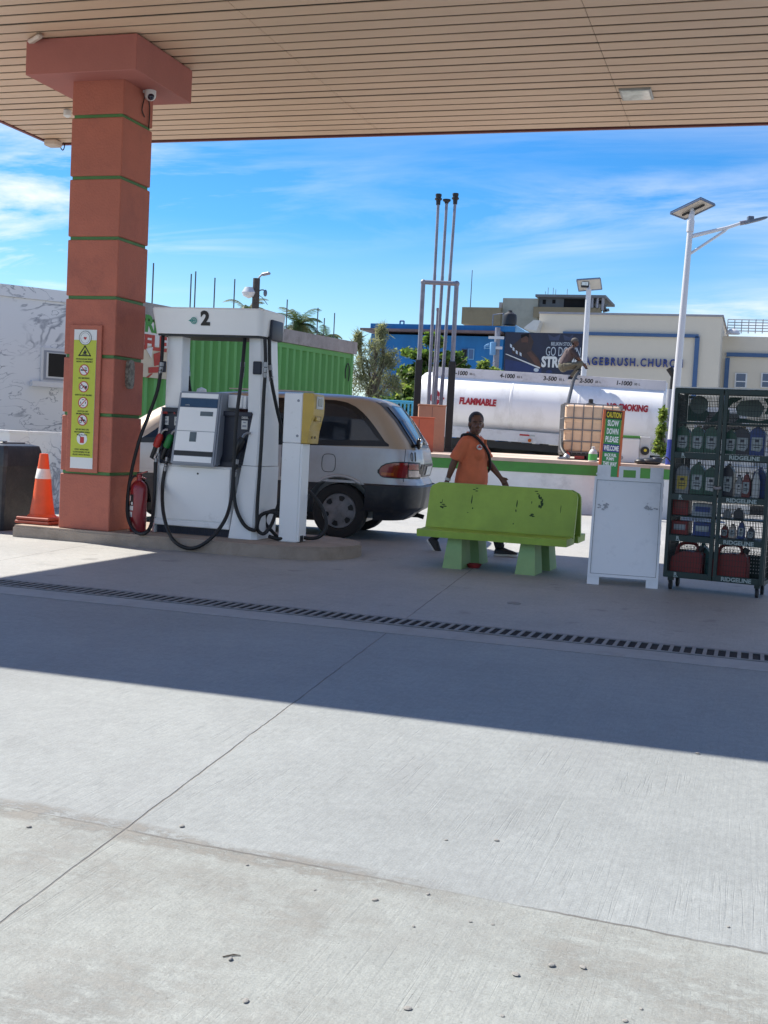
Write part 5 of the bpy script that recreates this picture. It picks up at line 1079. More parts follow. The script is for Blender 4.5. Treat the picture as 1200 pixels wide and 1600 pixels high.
for px, py, D, lab, cap in ((685, 312, VD + .12, 'tall galvanised vent pipe with flared dark cap, leftmost of the three', 1), (698, 315, VD + .12, 'tall galvanised vent pipe with flat cap, in the middle of the three', 2), (711.5, 311, VD + .12, 'tall galvanised vent pipe with flared dark cap, rightmost of the three', 1)):
    p = AD(px, py, D); q = p.copy(); q.z = PZT
    x0 = onp(px - 17 if cap != 1 or px < 700 else px - 27, 632, D)
    base = onp({685: 669.5, 698: 679, 711.5: 687.5}[px], 632, D)
    tt = thing('vent_pipe', lab, 'pipe', base, 0, 'vent pipes')
    b = MB(); b.tube([base, base.lerp(p, .30), base.lerp(p, .305), base.lerp(p, .7), base.lerp(p, .705), p], [.044, .044, .038, .038, .034, .034], 12); b.build('pipe', MATS['galv'], tt)
    b = MB(); b.lathe([(.05, -.12), (.055, -.02), (.085, .0), (.085, .03), (.06, .04), (.075, .10), (.07, .13), (.02, .14)] if cap == 1 else [(.04, -.05), (.05, -.02), (.095, .02), (.09, .05), (.03, .06)], p, 14); b.build('cap', MATS['post_black'], tt)
p = AD(684, 482, VD + .3); base = onp(675.5, 632, VD + .3); tt = thing('vent_pipe', 'short open vent pipe ending below the crossbar among the tall ones', 'pipe', base, 0, 'vent pipes'); b = MB(); b.tube([base, p], [.03, .026], 10); b.build('pipe', MATS['galv'], tt)
b = MB(); b.cyl(p - UP * .05, p + UP * .01, .036, n=10); b.build('cap', MATS['galv'], tt)
def pbox(px0, px1, pyt, D, dpt, name, label, m, cat='cabinet'):
    a, c = onp(px0, 690, D), onp(px1, 690, D); z = AD((px0 + px1) / 2, pyt, D).z; w = (c - a).length; c0 = (a + c) / 2 + FWD * dpt / 2
    t = thing(name, label, cat, (c0.x, c0.y, PZT), FRZ); X = WMAT[t]
    b = MB(X); b.bx(-w / 2, w / 2, -dpt / 2, dpt / 2, 0, z - PZT - .03, .006); b.build('case', m, t, 0)
    b = MB(X); b.bx(-w / 2 - .015, w / 2 + .015, -dpt / 2 - .015, dpt / 2 + .015, z - PZT - .028, z - PZT, .006); b.build('lid', m, t, 0)
    b = MB(X); b.bx(-.004, .004, -dpt / 2 - .003, -dpt / 2 + .001, .02, z - PZT - .05); b.build('seam', MATS['seam_and_shade_dark'], t, 0)
    return t
pbox(630, 677, 651, 24.8, .55, 'cabinet', 'bright orange low cabinet on the platform behind the car', MATS['box_orange']); pbox(652, 694, 632, 26.3, .7, 'cabinet', 'tan brown taller cabinet at the foot of the vent pipes', MATS['box_tan'])
# IBC tank
mat('ibc_plastic', (.72, .52, .36), .4, .06, 2, spec=.4, dirt=((.60, .40, .25), .42, .75, 1.6)); mat('cage', (.20, .20, .21), .4, .15, 8, metal=.7); mat('pallet', (.05, .045, .04), .7, .2)
ID = 24.6; ic = onp(926, 700, ID) + FWD * .5
t = ibc = thing('ibc_tank', 'caged square cream plastic liquid tank on a pallet on the platform', 'tank', ic, FRZ + R(-4)); X = WMAT[t]
iw, idp, ih = 1.18, 1.0, 1.16
b = MB(X); b.bx(-iw / 2 + .02, iw / 2 - .02, -idp / 2 + .02, idp / 2 - .02, .16, ih - .02, .07, 3)
for z in (.36, .60, .84): b.bx(-iw / 2 + .012, iw / 2 - .012, -idp / 2 + .012, idp / 2 - .012, z - .07, z + .05, .03, 2)
b.build('bottle', MATS['ibc_plastic'], t)
b = MB(X)
for z in (.16, .38, .62, .86, ih): b.tube([(-iw / 2, -idp / 2, z), (iw / 2, -idp / 2, z), (iw / 2, idp / 2, z), (-iw / 2, idp / 2, z), (-iw / 2, -idp / 2, z)], .012, 6)
for k in range(7):
    x_ = -iw / 2 + iw * k / 6
    for s_ in (-1, 1): b.tube([(x_, s_ * idp / 2, .12), (x_, s_ * idp / 2, ih)], .011, 6)
for k in range(1, 6):
    y_ = -idp / 2 + idp * k / 6
    for s_ in (-1, 1): b.tube([(s_ * iw / 2, y_, .12), (s_ * iw / 2, y_, ih)], .011, 6)
b.build('cage', MATS['cage'], t)
b = MB(X); b.bx(-iw / 2, iw / 2, -idp / 2, idp / 2, .09, .125); b.bx(-iw / 2, iw / 2, -idp / 2, idp / 2, 0, .02)
for x_ in (-.5, 0, .5): 
    for y_ in (-.42, .42): b.bx(x_ - .07, x_ + .07, y_ - .07, y_ + .07, .02, .09)
b.build('pallet', MATS['pallet'], t, 0)
b = MB(X); b.lathe([(.10, ih - .02), (.10, ih + .03), (.05, ih + .05), (.05, ih + .12), (.03, ih + .13)], (-.02, -.1, 0), 14); b.build('lid', MATS['black_plastic'], t)
b = MB(X); b.cyl((-iw / 2 + .1, -idp / 2 - .02, .12), (-iw / 2 + .1, -idp / 2 - .20, .10), .05, n=12); b.box((-iw / 2 + .1, -idp / 2 - .08, .19), (.03, .14, .02)); b.box((-iw / 2 + .36, -idp / 2 - .01, .055), (.2, .03, .06)); b.build('valve', mat('valve_red', (.4, .05, .04), .5, .1), t)
# suction hose from tanker top down to the IBC valve
hp = [(906, 578, 33.2), (897, 592, 32.2), (891, 615, 30.5), (884, 645, 28), (879, 670, 25.6), (877, 695, 24.6), (880, 706, 24.3), (886, 713, 24.15)]
b = MB(); b.tube([AD(*q) for q in hp], .045, 12, sm=6); hz_ = b.build('transfer_hose', MATS['hose_rubber'], None, 60); tag(hz_, 'thick black hose running from the tanker top down to the cream tank', 'hose')
b = MB(); b.tube([AD(886, 713, 24.15), AD(884, 717, 24.1)], .07, 12); b.tube([AD(872, 716, 24.0), AD(887, 716, 24.1)], .03, 10); b.build('coupling', MATS['steel'], hz_)
# bottle on the coping
p = onp(926, 720, 22.75)
t = thing('bottle', 'green and white bottle standing on the platform edge by the caution sign', 'bottle', p)
b = MB(); b.lathe([(.075, 0), (.085, .01), (.085, .17), (.06, .22), (.03, .245)], p, 16); b.build('body', MATS['oil_white'], t); b = MB(); b.lathe([(.087, .03), (.087, .15)], p, 16, cap=False); b.build('label', mat('label_green', (.06, .35, .08), .5, .1), t); b = MB(); b.lathe([(.033, .24), (.033, .29), (.02, .295)], p, 12); b.build('cap', MATS['oil_white'], t)
# caution sign board leaning against the wall
mat('frame_orange', (.50, .12, .04), .6, .12, 5); mat('sg_green', (.03, .22, .06), .5, .1); mat('sg_blue', (.02, .035, .20), .5, .1); mat('sg_yellow', (.62, .50, .03), .5, .05)
c0 = AD(952, 700, 21.9); c0.z = 0
t = thing('caution_sign', 'tall narrow orange framed sign reading CAUTION SLOW DOWN PLEASE WELCOME', 'sign', c0, FRZ); X = WMAT[t] @ Matrix.Rotation(R(2.0), 4, 'Y') @ Matrix.Rotation(R(-3), 4, 'X')
ht = AD(956, 640, 21.9).z
b = MB(X); b.bx(-.20, -.155, -.02, .02, 0, ht); b.bx(.155, .20, -.02, .02, 0, ht); b.bx(-.154, .154, -.019, .019, .25, .30); b.bx(-.154, .154, .0, .018, .5, ht - .003); b.build('frame', MATS['frame_orange'], t, 0)
def band(z0, z1, m):
    b = MB(X); b.bx(-.154, .154, -.012, -.001, z0, z1); return b.build('panel', MATS[m], t, 0)
zz = [ht - .01, ht - .16, ht - .27, ht - .40, ht - .42]
k_ = (ht - .70) / 1.25
Z = lambda py: (X.inverted() @ PL(955, py, c0, FWD)).z
band(Z(654), Z(641), 'print_black'); band(Z(694), Z(654), 'sg_green'); band(Z(706), Z(694), 'sg_blue'); band(Z(745), Z(706), 'sg_green')
for s_, y_, h_, w_, m in (('CAUTION', 647.5, 9, .27, 'sg_yellow'), ('SLOW', 660.5, 9.5, .21, 'sign_white'), ('DOWN', 673.5, 9.5, .215, 'sign_white'), ('PLEASE', 686, 9.5, .24, 'sign_white'), ('WELCOME', 700, 8.5, .28, 'sign_white'), ('BACK FUEL', 711, 5, .22, 'sign_white'), ('PUMPS', 717, 5, .14, 'sign_white'), ('THIS WAY', 725, 7, .26, 'sign_white')):
    z_ = Z(y_); text(s_, X @ Vector((0, -.013, z_)), X.to_3x3() @ Vector((1, 0, 0)), X.to_3x3() @ Vector((0, 0, 1)), w_, abs(Z(y_ - h_ / 2) - Z(y_ + h_ / 2)), MATS[m], t, .003, bold=.035)
b = MB(X)
for k in range(26):
    for s_ in (-1, 1): b.bx(s_ * .146 - .006, s_ * .146 + .006, -.0135, -.0125, Z(693) + k * (Z(655) - Z(693)) / 26, Z(693) + (k + .5) * (Z(655) - Z(693)) / 26)
b.build('hazard_edge', MATS['sg_yellow'], t, 0)
# white machine box, black bag
cb = onp(988, 705, 23.6)
t = thing('machine_box', 'white boxed machine with green top strip and round black knob on the platform', 'machine', cb + FWD * .25, FRZ); X = WMAT[t]
b = MB(X); b.bx(-.42, .14, -.25, .25, 0, .50, .02); b.build('case', MATS['white_plastic'], t); b = MB(X); b.bx(-.42, .14, -.26, .24, .505, .55, .008); b.build('top_strip', MATS['stripe_green'], t)
b = MB(X); b.bx(.145, .36, -.22, .22, 0, .54, .012); b.build('side_unit', MATS['oil_white'], t); b = MB(X); b.disc((.25, -.222, .26), (1, 0, 0), (0, 0, 1), .085, (0, -.05, 0), 20); b.build('knob', MATS['black_plastic'], t); b = MB(X); b.disc((.25, -.273, .27), (1, 0, 0), (0, 0, 1), .03, (0, -.01, 0), 14); b.build('knob_cap', MATS['sg_yellow'], t); b = MB(X); b.disc((-.22, -.252, .1), (1, 0, 0), (0, 0, 1), .04, (0, -.03, 0), 14); b.build('wheel', MATS['oil_grey'], t)
p = onp(1016, 724, 22.8); b = MB(); b.sphere(p + UP * .06, (.22, .16, .075), 14); b.sphere(p + UP * .10 + RIGHT * .12, (.12, .12, .06), 12); b.sphere(p + UP * .05 - RIGHT * .17, (.14, .12, .06), 12); b.tube([p + RIGHT * .2 + UP * .08, p + RIGHT * .3 + UP * .16, p + RIGHT * .4 + UP * .05], .014, 6, sm=3)
tag(b.build('bag', MATS['black_plastic'], None, 60), 'crumpled black bag on the platform edge beside the street lamp', 'bag')

# ------------------------------------------------------------------ tanker truck
mat('tank_white', (.80, .80, .80), .5, .04, 1.2, coat=.0, dirt=((.58, .57, .55), .52, .82, 2.0), stretch=(1, 1, .4)); mat('rail_white', (.58, .58, .60), .5, .06, 2, dirt=((.36, .35, .35), .5, .8, 3)); mat('chassis', (.012, .012, .013), .6, .2); mat('decal_red', (.36, .012, .02), .45, .08); mat('cab_white', (.55, .55, .55), .3, .05, coat=.4)
TC = AD(841, 642, 34)
t = truck = thing('tanker_truck', 'white fuel tanker truck marked FLAMMABLE and NO SMOKING parked behind the platform', 'tanker truck', (TC.x, TC.y, 0), R(2))
X = Matrix.Translation(TC) @ Matrix.Rotation(R(2), 4, 'Z') @ Matrix.Rotation(R(1.5), 4, 'Y'); X3 = X.to_3x3()
r = .91; x0, x1 = -3.40, 3.50; gz = -TC.z
def cyl_rings(prof, n=56): return [[(x_, rr * math.cos(2 * math.pi * k / n), rr * math.sin(2 * math.pi * k / n)) for k in range(n)] for x_, rr in prof]
b = MB(X); b.loft(cyl_rings([(x0 - .22, .12), (x0 - .20, .35), (x0 - .14, .6), (x0 - .05, .80), (x0 + .04, .885), (x0 + .10, r), (-.71, r), (-.70, r + .006), (-.66, r + .006), (-.65, r), (1.19, r), (1.2, r + .006), (1.24, r + .006), (1.25, r), (x1 - .02, r), (x1, r - .02), (x1 + .07, .80), (x1 + .16, .55), (x1 + .2, .2)])); b.build('tank', MATS['tank_white'], t, 30)
for y_ in (-.47, .47):
    b = MB(X); b.bx(x0 + .32, x1 + .02, y_ - .015, y_ + .015, .775, 1.05, .004); b.build('top_rail', MATS['rail_white'], t, 0)
b = MB(X); b.bx(x0 + .32, x1, -.454, .454, .86, .90); b.build('walkway', MATS['rail_white'], t, 0)
for x_ in (-2.5, -1.2, .2, 1.6, 2.7):
    b = MB(X); b.lathe([(.22, .90), (.22, .98), (.16, 1.02), (.0, 1.02)], (x_, 0, 0), 16); b.build('hatch', MATS['steel'], t)
uX, vX = X3 @ Vector((1, 0, 0)), X3 @ Vector((0, 0, 1))
def TXY(px, py, y_=-.9): q = X.inverted() @ PL(px, py, X @ Vector((0, y_, 0)), X3 @ Vector((0, 1, 0))); return q.x, q.z
for s_, px, w in (('5-1000', 719, .43), ('4-1000', 793, .43), ('3-500', 860, .38), ('2-500', 917, .38), ('1-1000', 977, .42)):
    x_, _ = TXY(px, 585, -.49); text(s_, X @ Vector((x_, -.486, .915)), uX, vX, w, .125, MATS['print_black'], t, .004, bold=.03, shear=.1)
    text('S5 L', X @ Vector((x_ + w / 2 + .14, -.486, .905)), uX, vX, .16, .06, MATS['print_black'], t, .004, bold=.02)
def on_tank(z): return -math.sqrt(r * r - z * z)
def tank_text(s_, px, py, w, h):
    x_, z = TXY(px, py, -.87); y_ = on_tank(z); n_ = Vector((0, y_, z)).normalized(); v_ = Vector((0, -n_.z * -1, 0)); v_ = Vector((0, z, -y_)).normalized()
    text(s_, X @ (Vector((x_, y_, z)) + n_ * .012), uX, X3 @ v_, w, h, MATS['decal_red'], t, .006, bold=.05, shear=.05)
tank_text('FLAMMABLE', 747, 628, 1.06, .20); tank_text('NO SMOKING', 980, 637, 1.12, .20)
x_, z = TXY(682, 622, -.88); y_ = on_tank(z); n_ = Vector((0, y_, z)).normalized(); v_ = Vector((0, z, -y_)).normalized()
b = MB(X); b.prism([(0, -.24), (.24, 0), (0, .24), (-.24, 0)], Vector((x_, y_, z)) + n_ * .006, (1, 0, 0), v_, n_ * .02); dm = b.build('hazard_diamond', MATS['decal_red'], t, 0)
text('1203', X @ (Vector((x_, y_, z)) + n_ * .027), uX, X3 @ v_, .26, .10, MATS['sign_white'], dm, .003, bold=.03)
b = MB(X); b.bx(-2.52, 2.9, -.90, -.86, -.93, -.62, .006); b.bx(-2.52, 2.9, .86, .90, -.93, -.62, .006); b.build('side_rail', MATS['rail_white'], t, 0)
x_, z = TXY(823, 678, -.9); b = MB(X); b.bx(x_ - .20, x_ + .08, -.905, -.9005, -.745, -.70); b.build('reflector', MATS['decal_red'], t, 0); b = MB(X); b.bx(x_ + .085, x_ + .24, -.905, -.9005, -.745, -.70); b.build('reflector', MATS['label_silver'], t, 0)
b = MB(X); b.disc((x_ + .10, -.901, -.86), (1, 0, 0), (0, 0, 1), .05, (0, -.03, 0), 14); b.build('marker_light', MATS['lamp_orange'], t)
b = MB(X); b.bx(-3.2, 6.6, -.42, -.30, -1.35, -1.02); b.bx(-3.2, 6.6, .30, .42, -1.35, -1.02)
for k in range(8): b.bx(-3.0 + k * 1.2, -2.85 + k * 1.2, -.298, .298, -1.3, -1.05); b.bx(-3.0 + k * .8, -2.9 + k * .8, -.6, .6, -1.0, -.80)
b.bx(-1.9, 1.2, -.2, .2, -1.6, -1.36); b.bx(1.7, 2.9, -.85, -.35, -1.55, -1.05); b.build('chassis', MATS['chassis'], t, 0)
b = MB(X); b.bx(-2.9, 3.0, -.84, -.80, -1.15, -.95); b.build('skirt', MATS['chassis'], t, 0)
for x_ in (-1.35, .0, 5.6):
    for s_ in (-1, 1):
        b = MB(X); zc = gz + .52; b.loft([[(x_ + rr * math.cos(2 * math.pi * k / 32), s_ * y_, zc + rr * math.sin(2 * math.pi * k / 32)) for k in range(32)] for rr, y_ in ((.28, .55), (.45, .53), (.52, .60), (.52, .86), (.48, .90), (.30, .88), (.26, .80))]); w_ = b.build('wheel', MATS['tyre'], t, 40)
        b = MB(X); b.loft([[(x_ + rr * math.cos(2 * math.pi * k / 24), s_ * y_, zc + rr * math.sin(2 * math.pi * k / 24)) for k in range(24)] for rr, y_ in ((.26, .80), (.2, .78), (.12, .84), (.0, .88))], cap=False); b.build('rim', MATS['rail_white'], w_, 40)
# cab (mostly behind the rack): sleeper box, bonnet, windows, exhaust
b = MB(X); b.loft([[(4.35, -1.05, gz + .75), (6.0, -1.05, gz + .75), (6.0, 1.05, gz + .75), (4.35, 1.05, gz + .75)], [(4.35, -1.05, gz + 1.75), (6.0, -1.05, gz + 1.75), (6.0, 1.05, gz + 1.75), (4.35, 1.05, gz + 1.75)], [(4.4, -.95, gz + 2.65), (5.6, -.95, gz + 2.65), (5.6, .95, gz + 2.65), (4.4, .95, gz + 2.65)]]); b.bx(6.01, 7.6, -.75, .75, gz + .8, gz + 1.65, .1, 2); bmesh.ops.bevel(b.bm, geom=[e for e in b.bm.edges if e.calc_length() > .8], offset=.05, segments=2, affect='EDGES'); b.build('cab', MATS['cab_white'], t)
b = MB(X); b.plate((4.6, -1.052, gz + 1.8), (5.75, -1.052, gz + 1.8), (5.48, -.965, gz + 2.5), (4.65, -.965, gz + 2.5), (0, -.01, 0)); b.build('side_window', MATS['car_glass'], t, 0)
b = MB(X); b.bx(5.0, 6.6, -1.1, -.62, gz + .95, gz + 1.15, .06, 2); b.build('mudguard', MATS['cab_white'], t)
b = MB(X); ex, _ = TXY(1046, 650, -.8); b.tube([(ex, -.8, gz + .9), (ex, -.8, gz + 3.05)], .13, 16); b.build('muffler', MATS['pump_grey'], t); b = MB(X); b.tube([(ex, -.8, gz + 3.05), (ex, -.8, gz + 3.3), (ex, -.8, gz + 3.42), (ex - .12, -.8, gz + 3.62)], [.07, .07, .075, .10], 12, sm=3); b.build('exhaust_tip', MATS['chassis'], t)
# --- man crouching on the tank top
mat('shirt_mauve', (.10, .072, .072), .85, .1, 6); mat('sleeve_dark', (.05, .035, .035), .85, .1); mat('trousers_khaki', (.12, .108, .075), .85, .12, 6); mat('cap_grey', (.09, .08, .07), .8, .1)
mp_ = X @ Vector((TXY(889, 585, -.47)[0], -.40, .90))
t = thing('person', 'man in grey cap crouching on top of the white tanker', 'person', mp_, R(96)); xf = WMAT[t]
# facing -Y locally; hips low and back, knees up in front
M = dict(hip=(0, .17, .40), ch=(0, -.02, .80), rs=(-.17, -.03, .86), ls=(.17, -.03, .86), re=(-.21, -.24, .62), le=(.20, -.22, .60), rw=(-.14, -.38, .47), lw=(.12, -.40, .43), rh=(-.10, .15, .38), lh=(.10, .15, .38), rk=(-.15, -.30, .47), lk=(.13, -.24, .40), ra=(-.13, -.06, .09), la=(.13, -.12, .09))
b = MB(xf); b.tube([M['hip'], (0, .10, .60), M['ch'], (0, -.06, .90)], [.14, .13, .135, .07], 14); b.tube([(0, -.05, .88), (0, -.085, .98)], [.055, .052], 12)
for s_ in 'rl':
    b.tube([M[s_ + 's'], M[s_ + 'e'], M[s_ + 'w']], [.055, .042, .028], 12); b.tube([M[s_ + 'h'], M[s_ + 'k'], M[s_ + 'a']], [.085, .06, .04], 12)
hand(b, M['rw'], (.05, -.12, -.12), (1, 0, 0), (0, -1, .5)); hand(b, M['lw'], (-.05, -.12, -.12), (-1, 0, 0), (0, -1, .5)); fr = head(b, (0, -.115, 1.06), R(-8), R(4)); blob('body', b, MATS['skin_brown'], t, .011, 3); face(fr, t)
b = MB(xf); b.tube([(0, .17, .42), (0, .10, .60), (0, -.01, .80), (0, -.05, .89)], [.165, .155, .165, .08], 16); b.sphere(M['rs'], .08, 12); b.sphere(M['ls'], .08, 12); wrinkle(blob('vest', b, MATS['shirt_mauve'], t, .013, 4), .013, 5)
b = MB(xf)
for s_ in 'rl': b.tube([M[s_ + 's'], Vector(M[s_ + 's']).lerp(Vector(M[s_ + 'e']), .95)], [.078, .060], 12)
b.build('sleeve', MATS['sleeve_dark'], t)
b = MB(xf); b.sphere((0, .17, .38), (.19, .16, .15), 14)
for s_ in 'rl': b.tube([M[s_ + 'h'], M[s_ + 'k'], Vector(M[s_ + 'k']).lerp(Vector(M[s_ + 'a']), .95)], [.115, .085, .07], 14); b.sphere(M[s_ + 'k'], .088, 12)
wrinkle(blob('trousers', b, MATS['trousers_khaki'], t, .013, 4), .016, 2)
b = MB(fr); b.sphere((0, .014, .062), (.082, .102, .075), 16); b.box((0, .10, .03), (.12, .05, .04), bev=.015); b.build('cap', MATS['cap_grey'], t); b = MB(fr); b.sphere((0, .05, -.0), (.072, .06, .07), 12); b.build('hair', MATS['hair_black'], t)
for s_ in 'rl': a = Vector(M[s_ + 'a']); shoe(xf @ Matrix.Translation((a.x, a.y + .0, 0)), t)
# ------------------------------------------------------------------ street lamps
mat('pole_white', (.60, .60, .62), .4, .05, 3, dirt=((.45, .45, .46), .55, .85, 3)); mat('pole_blue', (.03, .05, .28), .5, .1); mat('panel_back', (.50, .47, .42), .5, .1, 4); mat('panel_rim', (.18, .22, .30), .4, .1, metal=.5); mat('solar_cell', (.012, .02, .06), .12, .2, 20); mat('lamp_grey', (.10, .125, .17), .4, .1)
LD = 24.2
lb = onp(1046, 728, LD); lt = AD(1080.5, 335, LD)
lt = Vector((lb.x + (lt.x - lb.x), lb.y + (lt.y - lb.y), lt.z))
t = thing('solar_street_lamp', 'tall white solar street lamp with side arm and blue foot, nearest on the right', 'street lamp', lb)
ax = (lt - lb); q_ = lambda f: lb + ax * f
b = MB(); b.tube([q_(.10), q_(1)], [.084, .055], 16); b.build('pole', MATS['pole_white'], t); b = MB(); b.tube([q_(0), q_(.10)], [.088, .0845], 16); b.build('foot', MATS['pole_blue'], t)
pc = [AD(1047.5, 333.5, LD + .25), AD(1095, 310.5, LD - .25), AD(1117, 320.5, LD - .1), AD(1071, 342.5, LD + .4)]
nn = (pc[1] - pc[0]).cross(pc[3] - pc[0]).normalized(); nn = nn if nn.z > 0 else -nn
b = MB(); b.plate(*pc, nn * .012); b.build('panel_back', MATS['panel_back'], t, 0); b = MB(); cc = sum(pc, Vector()) / 4; b.plate(*[cc + (p - cc) * 1.0 + nn * .014 for p in pc], nn * .03); b.build('solar_panel', MATS['solar_cell'], t, 0)
b = MB()
for a, c in zip(pc, pc[1:] + pc[:1]): b.tube([a, c], .022, 4)
b.build('panel_rim', MATS['panel_rim'], t, 0)
m1, m2 = (pc[0] + pc[3]) / 2, (pc[1] + pc[2]) / 2; b = MB(); b.tube([m1.lerp(m2, .15) - nn * .03, m1.lerp(m2, .88) - nn * .03], .022, 6); b.tube([m1.lerp(m2, .35) - nn * .05, m1.lerp(m2, .55) - nn * .05], .03, 6); b.build('bracket', MATS['post_black'], t)
b = MB(); b.tube([q_(.955), m1.lerp(m2, .5)], [.06, .05], 10); b.tube([q_(.93), q_(.975)], .075, 12); b.build('collar', MATS['pole_white'], t)
ar = [AD(1081, 369, LD), AD(1137, 355.5, LD), AD(1160, 348, LD)]
b = MB(); b.tube(ar, [.045, .035, .03], 10); b.tube([AD(1079, 396, LD), AD(1132, 361, LD), AD(1137, 356, LD)], .028, 8); b.build('arm', MATS['pole_white'], t)
b = MB(); a, c = AD(1163, 349, LD), AD(1198, 340.5, LD); d = (c - a).normalized(); b.loft([[a + d * f * (c - a).length + UP * (h_ * z) + FWD * (w_ * y) for y, z in ((-1, -.3), (1, -.3), (1, .5), (-1, .5))] for f, w_, h_ in ((0, .06, .05), (.15, .12, .07), (.8, .12, .06), (1, .07, .04))]); b.build('lamp_head', MATS['lamp_grey'], t); b = MB(); b.box(AD(1172.5, 341.5, LD), (.12, .12, .09), rz=FRZ, bev=.01); b.build('sensor_box', MATS['lamp_grey'], t); b = MB(); b.tube([AD(1156, 349, LD), AD(1166, 347, LD)], .045, 8); b.build('clamp', MATS['galv'], t)
# smaller solar lamp behind the tanker
D2 = 39; lb = AD(914, 690, D2); lb.z = 0; lt = AD(920, 452, D2); lb = Vector((lt.x, lt.y, 0)) + (AD(914.5, 575, D2) - lt).cross(UP).normalized() * 0
t = thing('solar_street_lamp', 'shorter white solar lamp post standing behind the crouching man', 'street lamp', lb)
b = MB(); b.tube([lb, lt], [.10, .085], 12); b.build('pole', MATS['pole_white'], t)
pc = [AD(901, 437.5, D2 - .1), AD(938, 435, D2 - .1), AD(940.5, 452, D2 + .25), AD(904.5, 455, D2 + .25)]; nn = (pc[1] - pc[0]).cross(pc[3] - pc[0]).normalized(); nn = nn if nn.y > 0 else -nn
b = MB(); b.plate(*pc, nn * .02); b.build('panel_back', MATS['panel_back'], t, 0); b = MB(); b.plate(*[p + nn * .022 for p in pc], nn * .03); b.build('solar_panel', MATS['solar_cell'], t, 0)
b = MB(); [b.tube([a, c], .022, 4) for a, c in zip(pc, pc[1:] + pc[:1])]; b.build('panel_rim', MATS['panel_rim'], t, 0)
b = MB(); b.box(AD(914, 444.5, D2 - .35), (.26, .12, .20), rz=FRZ, bev=.015); lh = b.build('lamp_head', MATS['post_black'], t); b = MB(); b.box(AD(914, 443.2, D2 - .42), (.21, .02, .11), rz=FRZ); b.build('lens', MATS['lamp_glass'], lh, 0)
b = MB(); b.tube([lt - UP * .1, AD(919, 445, D2 + .05)], .06, 8); b.build('bracket', MATS['pole_white'], t)

# ------------------------------------------------------------------ shipping container with roof beam
mat('cont_green', (.10, .33, .085), .55, .08, 1.5, dirt=((.07, .28, .06), .5, .8, 2.5), stretch=(1, 1, .35)); mat('beam_grey', (.30, .29, .28), .8, .15, 3, bump=.3, bs=40, dirt=((.16, .15, .14), .5, .8, 4)); mat('rod', (.09, .09, .10), .6, .2)
ZT = 3.4
c1 = AD(436, 516, (ZT - H) * F / 161); c2 = AD(553, 538, (ZT - H) * F / 144.7); c1.z = c2.z = 0; cdv = (c2 - c1).normalized(); cn = Vector((cdv.y, -cdv.x, 0)); cn = cn if cn.dot(-c2) > 0 else -cn; c0 = PL(204, 600, c2, cn); c0.z = 0; L_ = (c2 - c0).length
t = thing('corrugated_wall', 'bright green corrugated metal wall with grey concrete cap behind the car', 'wall', c0)
b = MB(); wv = []; x_ = .10
pat = [(0, 0), (.085, 0), (.105, -.085), (.185, -.085), (.205, 0)]
prof = []
while x_ < L_ - .35: prof += [(x_ + a, d) for a, d in pat[:-1]]; x_ += .265
prof += [(x_, 0), (L_ - .10, 0)]
rr = [[c0 + cdv * a + cn * d + UP * z for a, d in prof] for z in (.45, 3.02)]; V = [[b._v(p) for p in r_] for r_ in rr]
for k in range(len(prof) - 1): b._f((V[0][k], V[0][k + 1], V[1][k + 1], V[1][k]))
bk = -cn * .34
b.mi = 1; b.plate(c0 + bk + UP * .4, c2 + bk + UP * .4, c2 + bk + UP * 3.0, c0 + bk + UP * 3.0, cn * .03); b.plate(c0 + UP * .4, c0 + bk + UP * .4, c0 + bk + UP * 3, c0 + UP * 3, cdv * .03); b.plate(c2 + UP * .4, c2 + bk + UP * .4, c2 + bk + UP * 3, c2 + UP * 3, -cdv * .03)
b.build('wall', [MATS['cont_green'], MATS['beam_grey']], t, 0)
for a in (c0, c2 - cdv * .10):
    for k in (0, 1): b = MB(); q = a + (bk + cn * .11) * k + cn * .012; b.plate(q, q + cdv * .10, q + cdv * .10 - cn * .11, q - cn * .11, (0, 0, 3.12)); b.build('corner_post', MATS['cont_green'], t, 0)
b = MB()
for z0, z1 in ((.32, .45), (3.02, 3.12)): b.plate(c0 + cdv * .101 + cn * .006 + UP * z0, c2 - cdv * .101 + cn * .006 + UP * z0, c2 - cdv * .101 - cn * .07 + UP * z0, c0 + cdv * .101 - cn * .07 + UP * z0, (0, 0, z1 - z0))
b.build('rail', MATS['cont_green'], t, 0)
b = MB(); b.plate(c0 - cdv * .1 + cn * .06 + UP * 3.125, c2 + cdv * .06 + cn * .06 + UP * 3.125, c2 + cdv * .06 + bk + UP * 3.125, c0 - cdv * .1 + bk + UP * 3.125, (0, 0, ZT - 3.125)); b.build('cap_beam', MATS['beam_grey'], t, 0)
b = MB(); q = lambda f, z: c0 + cdv * f + cn * .02 + UP * z; b.tube([q(L_ - .34, 2.55), q(L_ - .36, 2.75), q(L_ - .26, 2.9), q(L_ - .18, 2.75), q(L_ - .20, 2.5)], .012, 6, sm=3); b.build('cable', MATS['wire_black'], t)
